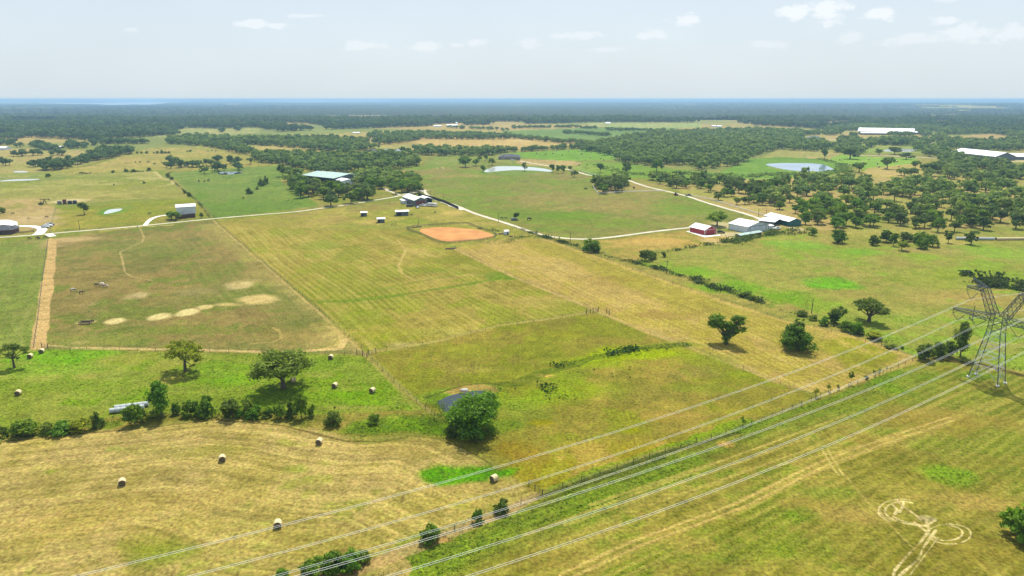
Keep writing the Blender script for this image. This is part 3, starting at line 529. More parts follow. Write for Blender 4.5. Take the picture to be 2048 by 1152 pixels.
v = nmath(t, 'ADD', v, nmath(t, 'MULTIPLY', nmath(t, 'SUBTRACT', f3, .5), .35))
v = nmath(t, 'MAXIMUM', nmath(t, 'ADD', v, 1.0), .25)
hs = t.nodes.new('ShaderNodeHueSaturation'); t.links.new(at.outputs['Color'], hs.inputs['Color']); t.links.new(v, hs.inputs['Value'])
hs.inputs['Saturation'].default_value = 1.05
t.links.new(nmath(t, 'ADD', nmath(t, 'MULTIPLY', nmath(t, 'SUBTRACT', tnoise(.6, 3), .5), .07), .5), hs.inputs['Hue'])
t.links.new(hs.outputs[0], b.inputs['Base Color'])
bp = t.nodes.new('ShaderNodeBump'); bp.inputs['Strength'].default_value = .5; bp.inputs['Distance'].default_value = .25
t.links.new(f1, bp.inputs['Height']); t.links.new(bp.outputs[0], b.inputs['Normal'])
me.materials.append(gm)

# short grass tufts standing on the near fields, each in the colour of the soil cover it grows from
def tufts():
    rg = np.random.default_rng(12); n = 150000
    Yt = 80 + 230 * rg.random(n) ** 1.35; Xt = (rg.random(n) * 2 - 1) * .86 * (Yt * CS + H * SN)
    k = fbm(Xt, Yt, 4, 3, 77); m = rg.random(n) < sstep(.25, .7, k) * .6 + .2; Xt, Yt = Xt[m], Yt[m]; n = len(Xt)
    ri = np.clip(np.searchsorted(Yd, Yt), 0, ny - 1); uq = Xt / zz[ri]; ci = np.clip(np.searchsorted(ux, uq), 0, nx - 1)
    c = colf[ri * nx + ci]
    green = np.clip((c[:, 1] - c[:, 0]) / (c[:, 1] + .01) * 2.2 + .35, .18, 1.0)
    px_ = 1024 + F * Xt / (Yt * CS + H * SN); py_ = 576 + F * (H * CS - Yt * SN) / (Yt * CS + H * SN)
    hay = pip(px_, py_, HB); hh = (.05 + .13 * rg.random(n)) * green * np.where(hay, .6, 1.)
    wet = pip(px_, py_, [(872, 803), (897, 792), (950, 779), (990, 782), (985, 805), (925, 832), (885, 828)]); hh = np.where(wet, .001, hh)
    q = 2; X = np.repeat(Xt, q); Y = np.repeat(Yt, q); hh = np.repeat(hh, q); C_ = np.repeat(c, q, 0) * (.80 + .5 * rg.random(n * q))[:, None]
    an = rg.random(n * q) * 6.28; w_ = hh * (.9 + .9 * rg.random(n * q)) + .06; ax, ay = np.cos(an) * w_, np.sin(an) * w_; lx, ly = rg.normal(size=(2, n * q)) * hh * 1.1
    z = np.zeros(n * q)
    V = np.stack([np.stack([X - ax, Y - ay, z - .02], 1), np.stack([X + ax, Y + ay, z - .02], 1), np.stack([X + ax * .7 + lx, Y + ay * .7 + ly, hh], 1), np.stack([X - ax * .7 + lx, Y - ay * .7 + ly, hh * .8], 1)], 1)
    me = bpy.data.meshes.new('grass'); N_ = n * q; me.vertices.add(N_ * 4); me.vertices.foreach_set('co', V.astype(np.float32).ravel()); me.loops.add(N_ * 4); me.loops.foreach_set('vertex_index', np.arange(N_ * 4, dtype=np.int32))
    me.polygons.add(N_); me.polygons.foreach_set('loop_start', np.arange(0, N_ * 4, 4, dtype=np.int32)); me.update(calc_edges=True)
    ca = me.color_attributes.new('soil', 'FLOAT_COLOR', 'POINT'); ca.data.foreach_set('color', np.repeat(np.concatenate([np.clip(C_ * 1.45, 0, .9), np.ones((N_, 1))], 1), 4, 0).astype(np.float32).ravel())
    m_ = bpy.data.materials.new('grass_blades'); m_.use_nodes = True; t = m_.node_tree; b = t.nodes['Principled BSDF']; a = t.nodes.new('ShaderNodeAttribute'); a.attribute_name = 'soil'
    t.links.new(a.outputs['Color'], b.inputs['Base Color']); b.inputs['Roughness'].default_value = .9; b.inputs['Specular IOR Level'].default_value = .1
    tr = t.nodes.new('ShaderNodeBsdfTranslucent'); t.links.new(a.outputs['Color'], tr.inputs['Color']); mx = t.nodes.new('ShaderNodeMixShader'); mx.inputs[0].default_value = .45
    t.links.new(b.outputs[0], mx.inputs[1]); t.links.new(tr.outputs[0], mx.inputs[2]); t.links.new(mx.outputs[0], t.nodes['Material Output'].inputs['Surface'])
    me.materials.append(m_); o = link(bpy.data.objects.new('grass', me)); tag(o, 'tufts of grass standing on the near fields', 'grass', kind='stuff')
tufts()

# ---------------------------------------------------------------- roads, paths, water
M_ROAD = mat('pale_gravel', (.40, .355, .27), .95, rgb2=(.54, .49, .385), nscale=.12)
M_DIRT = mat('bare_dirt', (.27, .20, .13), .95, rgb2=(.38, .29, .18), nscale=.25)
def ribbon(name, pts, width, m, z=.05, rag=.12, label=None):
    P = []
    wp = [G(x, y) for x, y in pts]
    for a, b in zip(wp[:-1], wp[1:]):
        n = max(1, int((b - a).length / 5))
        P += [a.lerp(b, i / n) for i in range(n)]
    P.append(wp[-1])
    for _ in range(3): P = [P[0]] + [(P[i - 1] + P[i] * 2 + P[i + 1]) / 4 for i in range(1, len(P) - 1)] + [P[-1]]
    mb = MB(); ls = []; wd = width if hasattr(width, '__len__') else (width, width)
    for i, p in enumerate(P):
        t_ = (P[min(i + 1, len(P) - 1)] - P[max(i - 1, 0)]).normalized(); n_ = Vector((-t_.y, t_.x, 0)); k = i / len(P)
        hw = (wd[0] * (1 - k) + wd[1] * k) / 2
        l = p + n_ * (hw + (rnd.random() - .5) * hw * rag * 2); r_ = p - n_ * (hw + (rnd.random() - .5) * hw * rag * 2)
        mb.v += [(l.x, l.y, z + .0), (p.x, p.y, z + .03), (r_.x, r_.y, z + .0)]
    for i in range(len(P) - 1):
        a = i * 3
        mb.f += [(a, a + 1, a + 4, a + 3), (a + 1, a + 2, a + 5, a + 4)]; mb.m += [0, 0]
    o = mb.build(name, m); tag(o, kind='structure'); return o
def sheet(name, pts, m, z, sub_=2, rag=0):
    wp = [G(x, y) for x, y in pts]
    for _ in range(sub_):
        q = []
        for i in range(len(wp)):
            a, b = wp[i], wp[(i + 1) % len(wp)]; q += [a.lerp(b, .25), a.lerp(b, .75)]
        wp = q
    mb = MB(); mb.face([(p.x, p.y, z) for p in wp]); 
    if sum((wp[i].x * wp[(i + 1) % len(wp)].y - wp[(i + 1) % len(wp)].x * wp[i].y) for i in range(len(wp))) < 0: mb.f[0] = tuple(reversed(mb.f[0]))
    o = mb.build(name, m); tag(o, kind='structure'); return o
ribbon('road', [(-200, 486), (0, 475), (60, 471), (100, 467), (200, 459), (290, 451), (370, 443), (430, 437), (512, 430), (600, 423), (637, 417), (700, 409), (752, 400), (800, 392), (812, 388)], (2.9, 2.6), M_ROAD)
ribbon('driveway', [(290, 451), (293, 446), (301, 438), (314, 432), (330, 429), (350, 429)], 3.0, M_CONC, .09)
ribbon('driveway', [(74, 470), (84, 465), (86, 459), (82, 454), (70, 452), (50, 452), (36, 452)], (6, 4), M_CONC, .09)
ribbon('driveway', [(98, 468), (96, 472), (106, 473)], 4, M_CONC, .1)
sheet('pavement', [(-30, 440), (34, 440), (36, 456), (20, 458), (-40, 458)], M_CONC, .07, 1)
ribbon('gravel_road', [(848, 382), (852, 388), (862, 394), (912, 411), (949, 427), (1024, 450), (1056, 462), (1099, 474), (1144, 478.5), (1184, 479), (1236, 473), (1299, 464), (1379, 455), (1394, 454)], 3.0, M_ROAD)
ribbon('gravel_road', [(1540, 447), (1519, 437), (1489, 427), (1449, 416), (1411, 405), (1374, 392), (1336, 383), (1299, 375), (1274, 367), (1256, 360), (1224, 356), (1174, 350), (1156, 344), (1136, 339), (1099, 332), (1061, 326), (1040, 322)], 3.3, M_ROAD)
ribbon('farm_track', [(866, 396), (885, 404), (905, 412), (925, 420)], 5, M_ROAD, .05, .5)
ribbon('farm_track', [(812, 388), (825, 385), (840, 382), (850, 380)], 6, M_ROAD, .06, .6)
ribbon('farm_track', [(768, 377), (780, 383), (800, 390)], 3, M_ROAD, .05, .5)
ribbon('farm_road', [(1846, 277), (1856, 284), (1858, 292), (1852, 297)], (14, 14), M_ROAD, .1)
ribbon('farm_road', [(1700, 310), (1780, 312), (1850, 315), (1900, 318)], 6, M_ROAD, .1)
ribbon('farm_road', [(1656, 279), (1700, 281), (1850, 275)], 8, M_ROAD, .1)
sheet('paddock_sand', [(835, 459.5), (858, 455.5), (890, 454), (953, 458.6), (981, 466.5), (990, 472.7), (970.6, 477), (940, 481), (900, 484.5), (883, 482), (849, 469)], mat('orange_sand', (.36, .145, .028), .95, rgb2=(.46, .21, .05), nscale=.12), .04, 1)
WP = [('pond', [(872, 803), (880, 801), (897, 792), (918, 787), (950, 781), (975, 782), (985, 790), (980, 805), (960, 820), (925, 828), (893, 825), (885, 822)], M_WATER),
      ('pond', [(206, 428), (212, 421), (225, 418), (245, 417), (244, 420), (232, 424), (214, 428)], M_SKYPALE),
      ('pond', [(965, 343), (985, 334), (1000, 332), (1050, 333), (1090, 337), (1108, 342), (1100, 344), (1070, 341), (1030, 340), (1000, 342), (975, 345)], M_SKYPALE),
      ('pond', [(1526, 328), (1560, 326), (1640, 326.5), (1662, 335), (1670, 340), (1650, 343), (1600, 343), (1570, 339), (1545, 334)], M_POND),
      ('pond', [(434, 346), (440, 344), (478, 343), (488, 345), (478, 348), (440, 350)], M_WATER),
      ('pond', [(718, 304), (735, 300), (770, 297.5), (810, 298), (830, 303), (800, 303), (760, 302), (735, 304)], M_WATER),
      ('pond', [(1765, 303), (1770, 298), (1800, 297), (1835, 298), (1828, 304), (1800, 304)], M_SKYPALE),
      ('pond', [(24, 344), (30, 342), (50, 342), (58, 343.5), (50, 345), (32, 345)], M_SKYPALE),
      ('pond', [(-10, 363), (20, 359), (60, 358), (84, 358), (70, 360.5), (30, 362)], M_SKYPALE),
      ('pond', [(735, 278.5), (760, 277.5), (770, 279.5), (745, 280.5)], M_SKYPALE),
      ('lake', [(-200, 206), (0, 204.6), (60, 205.4), (120, 205), (180, 206), (240, 204.3), (320, 204), (390, 203.6), (385, 205), (330, 206), (330, 207), (300, 210), (220, 210.5), (160, 208.5), (60, 207), (-100, 208)], M_SKYPALE),
      ('lake', [(488, 203), (510, 201.3), (640, 201.0), (800, 200.6), (790, 203), (700, 204), (620, 205.2), (540, 204.6)], M_SKYPALE)]
for nme, pts, m in WP: sheet(nme, pts, m, .05 if nme == 'pond' else 1.5, 2)

# ---------------------------------------------------------------- plants
def leaf_mesh(name, lobes, n, leaf, seed, flat=.8, shell=.72, out=.55, z0=None, jit=.5):
    """lobes: (x,y,z,r); small leaf-clump faces over and inside the lobes"""
    g = np.random.default_rng(seed); lb = np.array(lobes, float); wts = lb[:, 3] ** 2; wts /= wts.sum()
    nc = max(len(lb) * 5, n // 26); kc = g.choice(len(lb), nc, p=wts); dc = g.normal(size=(nc, 3)); dc[:, 2] = dc[:, 2] * .9 + .15; dc /= np.linalg.norm(dc, axis=1)[:, None]
    cc = lb[kc, :3] + dc * (lb[kc, 3] * (shell + (1.10 - shell) * g.random(nc) ** .6))[:, None] * np.array([1, 1, flat])   # leaf clumps
    ci = g.integers(0, nc, n); k = kc[ci]; cr = lb[k, 3] * .23
    P = cc[ci] + g.normal(size=(n, 3)) * cr[:, None] * np.array([1, 1, .62]); ctint = g.normal(size=nc)
    d = (P - lb[k, :3]); d /= np.linalg.norm(d, axis=1)[:, None] + 1e-6; d = d * .6 + (P - cc[ci]) / (cr[:, None] * 2 + 1e-6) * .5; d /= np.linalg.norm(d, axis=1)[:, None] + 1e-6
    # drop faces deep inside another lobe
    keep = np.ones(n, bool)
    for j in range(len(lb)):
        q = (P - lb[j, :3]) / np.array([1, 1, flat]); keep &= ~((np.linalg.norm(q, axis=1) < lb[j, 3] * .5) & (k != j))
    if z0 is not None: keep &= P[:, 2] > z0
    P = P[keep]; d = d[keep]; k = k[keep]; ci = ci[keep]; n = len(P)
    nrm = d * out + g.normal(size=(n, 3)) * jit + np.array([0, 0, .25]); nrm /= np.linalg.norm(nrm, axis=1)[:, None]
    a = np.cross(nrm, g.normal(size=(n, 3))); a /= np.linalg.norm(a, axis=1)[:, None]; b = np.cross(nrm, a)
    s = leaf * (.55 + .9 * g.random(n)); e = .6 + .5 * g.random(n)
    sa = (s / 2)[:, None]; sb = (s * e / 2)[:, None]
    V = np.stack([P - a * sa - b * sb * .7, P + a * sa * .8 - b * sb, P + a * sa + b * sb * .6, P - a * sa * .6 + b * sb], 1)
    V[:, 2] += nrm * (s * .18)[:, None]
    me = bpy.data.meshes.new(name); me.vertices.add(n * 4); me.vertices.foreach_set('co', V.astype(np.float32).ravel())
    me.loops.add(n * 4); me.loops.foreach_set('vertex_index', np.arange(n * 4, dtype=np.int32)); me.polygons.add(n)
    me.polygons.foreach_set('loop_start', np.arange(0, n * 4, 4, dtype=np.int32)); me.update(calc_edges=True)
    tint = np.clip(.5 + g.normal(size=n) * .14 + ctint[ci] * .14 + (np.sin(k * 2.4) * .08), 0, 1)
    at = me.attributes.new('tint', 'FLOAT', 'FACE'); at.data.foreach_set('value', tint.astype(np.float32))
    me.materials.append(LEAF); return me
def trunk_mb(h, r, lobes, seed, lean=0, nl=5):
    g = random.Random(seed); mb = MB(); top = Vector((lean * h, g.uniform(-.05, .05) * h, h))
    mb.tube([(0, 0, -.2), (lean * h * .3, 0, h * .4), top], [r * 1.35, r, r * .8], 7)
    for l in sorted(lobes, key=lambda q: -q[3])[:nl]:
        q = Vector(l[:3]); m_ = top.lerp(q, .5) + Vector((g.uniform(-.4, .4), g.uniform(-.4, .4), g.uniform(-.3, .5)))
        mb.tube([top - Vector((0, 0, r)), m_, q], [r * .6, r * .36, r * .12], 5, cap=False)
        for _ in range(2):
            q2 = q + Vector((g.uniform(-1, 1), g.uniform(-1, 1), g.uniform(-.4, 1))) * l[3] * .7
            mb.tube([m_.lerp(q, .6), q2], [r * .22, r * .06], 4, cap=False)
    return mb
def rlobes(seed, n, R_, zc, rz, lr, zmin=0):
    g = random.Random(seed); out = [(0, 0, zc + rz * .15, lr * 1.15)]
    for i in range(n):
        a = 2 * math.pi * (i + g.random() * .7) / n; q = g.uniform(.55, 1.) * (R_ - lr * .8)
        z = zc + g.uniform(-1, .75) * rz
        out.append((math.cos(a) * q, math.sin(a) * q, max(zmin, z), lr * g.uniform(.62, 1.05)))
    return out
PROTO = {}
def proto(key, kindname, lobes, n, leaf, seed, th, tr, flat=.8, shell=.72, lean=0, nl=5, cn='crown', tn='trunk', z0=.35, size=(10, 10), out=.7, jit=.42):
    PROTO[key] = (kindname, leaf_mesh(cn, lobes, n, leaf, seed, flat, shell, out=out, z0=z0, jit=jit), trunk_mb(th, tr, lobes, seed, lean, nl), cn, tn, size)
    mbt = PROTO[key][2]; tm = bpy.data.meshes.new(tn); tm.from_pydata(mbt.v, [], mbt.f); tm.materials.append(BARK); tm.update()
    PROTO[key] = (kindname, PROTO[key][1], tm, cn, tn, size)
# mid-distance oaks (canonical 10 m wide, 10 m high)
for i in range(7):
    proto('oak%d' % i, 'oak_tree', rlobes(100 + i, 7 + i % 3, 5.0, 6.2 + .2 * (i % 3), 2.0, 2.25), 1700, .75, 200 + i, 3.2, .34, z0=1.6)
for i in range(3):   # slimmer trees
    proto('tall%d' % i, 'oak_tree', rlobes(140 + i, 6, 4.6, 6.0, 3.0, 2.0), 1300, .8, 240 + i, 3.4, .3, z0=1.6)
for i in range(3):   # cedar-like cones
    lb = [(rnd.uniform(-1.1, 1.1), rnd.uniform(-1.1, 1.1), 1.8 + j * 1.5, 3.7 - j * .56) for j in range(6)]
    proto('cedar%d' % i, 'cedar_tree', lb, 1900, .7, 260 + i, 2.5, .3, .6, .7, z0=.2)
for i in range(4):   # bushes, leafy to the ground
    proto('bush%d' % i, 'bush', rlobes(180 + i, 8, 5.0, 4.6, 3.2, 2.5, 1.6), 2200, .72, 280 + i, 2.2, .25, .95, .6, cn='foliage', tn='stem', z0=.15)
for i in range(3):   # thin sapling
    proto('sap%d' % i, 'sapling', rlobes(190 + i, 5, 4.4, 6.0, 3.0, 2.0), 500, .8, 290 + i, 5.0, .25, .9, cn='foliage', tn='stem', z0=1.5)
GREENS = {'dark': (.100, .152, .024, 1), 'mid': (.115, .200, .018, 1), 'bright': (.125, .235, .018, 1), 'yellow': (.27, .29, .018, 1), 'olive': (.165, .225, .032, 1), 'blue': (.11, .16, .045, 1)}
NT = [0]
def plant(key, px, py, wpx, hpx, shade, label, group=None, cat=None, rz=None, name=None, cols=None):
    """px,py: foot of the plant in the photo; wpx,hpx: its width and height there"""
    p = G(px, py); z = p.y * CS + H * SN; v = (py - 576) / F
    wd = wpx * z / F; ht = hpx * z / F / (CS + v * 0 + .0) * (1.0)
    kn, cm, tm, cn, tn, size = PROTO[key]
    r = empty(name or kn, p, rnd.uniform(0, 6.28) if rz is None else rz)
    tag(r, label, cat or ('tree' if kn in ('oak_tree', 'cedar_tree') or cn == 'crown' else ('bush' if kn != 'sapling' else 'sapling')), group)
    sx = wd / size[0]; sz = ht / size[1]; r.scale = (sx, sx * rnd.uniform(.92, 1.08), sz)
    c = bpy.data.objects.new(cn, cm); link(c); c.parent = r; c.color = GREENS[shade]
    c2 = bpy.data.objects.new(tn, tm); link(c2); c2.parent = r
    NT[0] += 1; return r
# --- hero trees with crowns of their own
def hero(key, lobes, n, leaf, seed, th, tr, kn='oak_tree', **k): proto(key, kn, lobes, n, leaf, seed, th, tr, **k)
hero('h1', [(-3.2, 0, 6.2, 1.7), (-1.5, 1.5, 7.6, 1.7), (.6, -.6, 8.3, 1.6), (2.6, .6, 7.6, 1.6), (3.8, -1, 6.6, 1.2), (-3.8, -1.2, 4.8, 1.0), (1.4, -2.6, 6.4, 1.3), (-1, -2.6, 6.2, 1.4), (.5, 2.6, 6.4, 1.4), (4.3, 1, 5.4, .7), (-4.3, .6, 3.6, .7)], 3800, .33, 1, 3.6, .33, flat=.65, shell=.35, nl=11, z0=2.0)
hero('h0', [(-3.2, 0, 6.4, 1.6), (-1.2, 1, 7.9, 1.6), (1.2, -.6, 8.0, 1.6), (3.2, .3, 6.8, 1.5), (4.2, -1, 5.6, .9), (-4, -1, 4.9, 1.1), (0, -2.6, 6.2, 1.3), (.3, 2.6, 6.6, 1.3), (2, -2, 4.6, .9)], 2500, .33, 2, 3.8, .34, flat=.7, shell=.3, nl=9, z0=2.0)
hero('h2', [(-3.2, 0, 5.6, 2.0), (-1.6, 1.4, 7.6, 2.0), (1.0, -.4, 8.2, 1.9), (3.0, .6, 6.8, 2.0), (3.6, -1.4, 5.0, 1.5), (-3.9, -1.6, 4.2, 1.4), (0, -3.0, 5.2, 1.8), (-.8, -1.8, 6.8, 1.6), (.6, 3, 6.2, 1.8), (-2.2, -2.4, 3.4, 1.0), (1.6, -3, 3.4, .9)], 6200, .36, 3, 2.8, .42, flat=.9, shell=.45, nl=11, z0=1.3)
hero('h4', rlobes(77, 13, 5.0, 4.7, 3.3, 2.05, 1.7) + [(0, 0, 7.2, 2.2), (-2.2, -1.5, 5.8, 2.0), (2.2, -1.2, 5.6, 2.0)], 12000, .34, 4, 2.4, .45, kn='broad_tree', flat=1.0, shell=.72, nl=6, z0=.4)
hero('h5', [(-2.6, 0, 8.0, 1.5), (-3.4, .4, 6.0, 1.4), (-1.2, -.6, 5.6, 1.9), (2.6, .3, 7.0, 1.8), (3.8, -.2, 5.8, 1.1), (.4, .6, 6.2, 1.3), (.2, -1.4, 3.8, 1.6), (-2.2, 1, 4.6, 1.3), (1.8, -1.5, 5.4, 1.3), (-2.4, 0, 8.9, .9), (0, 0, 2.2, 1.3), (4.0, 0, 7.2, .8)], 4600, .42, 5, 1.6, .5, kn='broad_tree', flat=.95, shell=.5, nl=10, z0=.8)
hero('h6', [(0, 0, 8.6, .9), (-.3, 0, 7.2, 1.5), (.6, .3, 5.6, 2.0), (-1.8, .3, 4.2, 1.9), (2.4, 0, 3.8, 2.0), (-3, -.4, 2.4, 1.8), (3.4, -.4, 2.2, 1.7), (0, -1.8, 2.6, 2.0), (0, 2, 3, 2.0), (1.4, -1.4, 4.6, 1.4)], 5600, .42, 6, 1.6, .4, kn='broad_tree', flat=.95, shell=.5, nl=10, z0=.15)
hero('h7', [(-3.2, 0, 6.0, 1.7), (-1.4, .6, 7.8, 1.9), (1.0, 0, 8.1, 1.8), (3.0, .4, 6.6, 1.6), (4.1, -.4, 4.8, 1.1), (-4.0, -.4, 5.4, 1.1), (0, -2.2, 6.2, 1.6), (0, 2.4, 6.4, 1.6), (-1.4, -1.4, 4.6, 1.1), (4.5, -.6, 3.4, .6)], 4200, .42, 7, 2.6, .5, flat=.7, shell=.5, nl=10, z0=1.0)
hero('h8', [(0, 0, 9.0, 1.6), (-2.0, 0, 7.8, 2.0), (2.2, .3, 7.6, 2.0), (0, -1, 6.6, 2.2), (-2.6, 0, 5.4, 1.9), (2.8, -.3, 5.2, 1.9), (-1.6, 0, 3.2, 2.0), (1.8, 0, 2.8, 2.1), (-3.4, 0, 6.4, 1.1)], 3600, .5, 8, 3, .28, kn='broad_tree', flat=1.0, shell=.5, nl=9, z0=.3)
P = plant
P('h0', 29, 736, 62, 53, 'dark', 'sparse dark tree with open branches at the left edge beside two bales', name='oak_tree')
P('h1', 371, 743, 88, 64, 'yellow', 'open yellow green tree on a dark trunk in the bright pasture below the dirt track')
P('h2', 567, 777, 118, 80, 'olive', 'largest spreading oak in the bright green pasture, with a bale behind its trunk')
P('h4', 946, 864, 108, 88, 'bright', 'huge round bright green tree standing at the dark pond')
P('h5', 1452, 688, 76, 63, 'mid', 'two lobed leafy tree standing alone in the mown tan field')
P('h6', 1593, 699, 76, 66, 'mid', 'pyramid shaped leafy tree in the mown field right of the two lobed tree')
P('h7', 1738, 643, 70, 48, 'dark', 'dark spreading oak in the green pasture behind the fence line')
P('bush0', 1670, 646, 34, 36, 'dark', 'round dark tree on the fence line left of the spreading oak')
P('bush1', 1712, 667, 30, 30, 'bright', 'bright green bush in the fence line in front of the spreading oak')
P('bush2', 1692, 662, 26, 24, 'mid', 'low green bush between the round dark tree and the bright bush'); P('bush3', 1648, 651, 20, 18, 'bright', 'small bright bush left of the round dark tree on the fence line')
P('bush0', 1750, 678, 32, 18, 'yellow', 'low yellow green bush at the right end of the fence line bushes')
P('bush1', 1603, 632, 24, 14, 'dark', 'low dark bush on the fence line behind the pyramid shaped tree')
P('bush2', 1627, 640, 22, 12, 'olive', 'low olive bush on the fence line by the bare pole')
P('bush3', 1780, 696, 26, 10, 'olive', 'low grey green bush on the fence near the crossing lines'); P('bush1', 1804, 698, 8, 8, 'mid', 'tiny bush alone right of the low grey green bush')
P('h8', 1920, 714, 42, 66, 'dark', 'tall narrow tree with leafy top left of the steel pylon')
P('bush0', 1850, 719, 36, 38, 'dark', 'leftmost dark bushy tree of the clump left of the pylon'); P('bush1', 1876, 716, 34, 40, 'dark', 'dark bushy tree in the middle of the clump left of the pylon')
P('bush2', 1896, 713, 30, 36, 'dark', 'dark bushy tree against the foot of the tall narrow tree')
P('bush3', 2046, 1079, 76, 84, 'bright', 'dense round green tree cut by the right edge of the photo', name='broad_tree', cat='tree')
HG = 'shrubs along the hedge above the hay field'
for i, (k, x, y, w_, h_, s_, lb) in enumerate([
    ('bush0', 10, 874, 22, 27, 'dark', 'narrow dark shrub at the far left end of the hedge'), ('bush1', 52, 870, 54, 40, 'mid', 'wide rounded green shrub near the left end of the hedge'),
    ('bush2', 94, 866, 32, 26, 'olive', 'low olive shrub right of the wide rounded one'), ('bush3', 128, 866, 44, 22, 'bright', 'low bright green shrub in the left hedge'),
    ('bush0', 158, 864, 44, 30, 'yellow', 'yellowish leafy shrub in the left hedge before the dark pointed one'), ('cedar0', 195, 855, 28, 36, 'dark', 'dark pointed shrub just left of the wrapped bales'),
    ('bush2', 270, 848, 44, 50, 'mid', 'feathery green shrub in front of the wrapped bales'), ('h8', 324, 833, 64, 68, 'bright', 'tallest bright tree of the hedge below the yellow green tree'),
    ('bush1', 354, 828, 22, 30, 'mid', 'small shrub leaning on the tallest hedge tree'), ('bush2', 381, 832, 34, 38, 'mid', 'left of two touching shrubs in the middle of the hedge'),
    ('bush3', 412, 833, 38, 42, 'mid', 'right of two touching shrubs in the middle of the hedge'), ('bush0', 464, 833, 42, 44, 'dark', 'dark leafy shrub left of the low round bright one'),
    ('bush1', 478, 835, 22, 18, 'bright', 'small bright shrub at the foot of a dark one in mid hedge'), ('bush2', 496, 830, 28, 38, 'olive', 'olive shrub in the hedge left of the spreading oak'), ('bush3', 508, 837, 30, 26, 'bright', 'low bright shrub in front of the olive one in mid hedge'),
    ('bush1', 538, 832, 24, 24, 'mid', 'small shrub under the spreading oak in the hedge'), ('bush2', 562, 836, 34, 34, 'mid', 'leafy green shrub below the big spreading oak'), ('cedar2', 584, 836, 24, 40, 'dark', 'dark upright shrub in the hedge below the big oak'),
    ('h8', 603, 837, 32, 50, 'mid', 'tall green shrub closing the thick part of the hedge'), ('bush3', 623, 834, 16, 28, 'mid', 'narrow shrub at the right end of the thick hedge'),
    ('cedar1', 668, 851, 38, 38, 'dark', 'lone dark shrub right of the thick hedge'), ('bush2', 749, 848, 26, 24, 'mid', 'dark green bush in the weedy bank right of the lone dark shrub'), ('bush0', 905, 872, 30, 30, 'dark', 'dark bush at the foot of the huge pond tree')]):
    P(k, x, y, w_, h_, s_, lb, HG)
BG = 'bushes on the power line fence'
for (k, x, y, w_, h_, s_, lb) in [
    ('bush1', 862, 1080, 48, 42, 'mid', 'round green bush on the fence line beside the bare dirt patch'), ('bush2', 957, 1044, 30, 30, 'mid', 'small round bush second from the right on the lower fence line'), ('bush3', 1004, 1026, 30, 28, 'dark', 'small bush at the right end of the lower fence line bushes'),
    ('bush0', 624, 1152, 56, 42, 'mid', 'left part of the long bush clump at the bottom edge'), ('bush1', 668, 1148, 62, 56, 'mid', 'middle of the long bush clump at the bottom edge'), ('bush2', 700, 1140, 60, 46, 'bright', 'right part of the long bush clump at the bottom edge'), ('bush3', 730, 1122, 26, 26, 'olive', 'sparse right end of the long bush clump at the bottom edge'), ('bush1', 564, 1156, 30, 24, 'bright', 'small bright bush cut by the bottom edge'),
    ('sap0', 1485, 851, 12, 22, 'mid', 'small lone sapling on the power line fence'), ('sap1', 1701, 769, 14, 29, 'dark', 'tallest sapling of the fence row near the pylon'), ('sap2', 1657, 783, 12, 16, 'olive', 'round headed sapling left of the tallest fence sapling'), ('sap0', 1675, 780, 7, 13, 'dark', 'thin sapling just left of the tallest fence sapling'),
    ('sap1', 1632, 794, 16, 20, 'yellow', 'pale sapling at the left end of the fence sapling row'), ('bush0', 1733, 759, 9, 9, 'dark', 'low dark bush in the fence sapling row'), ('sap2', 1748, 752, 7, 14, 'dark', 'thin sapling right of the low dark fence bush'), ('sap0', 1758, 750, 8, 16, 'mid', 'sapling second from the right in the fence row'), ('sap1', 1773, 742, 5, 9, 'mid', 'smallest sapling at the right end of the fence row')]:
    P(k, x, y, w_, h_, s_, lb, BG)
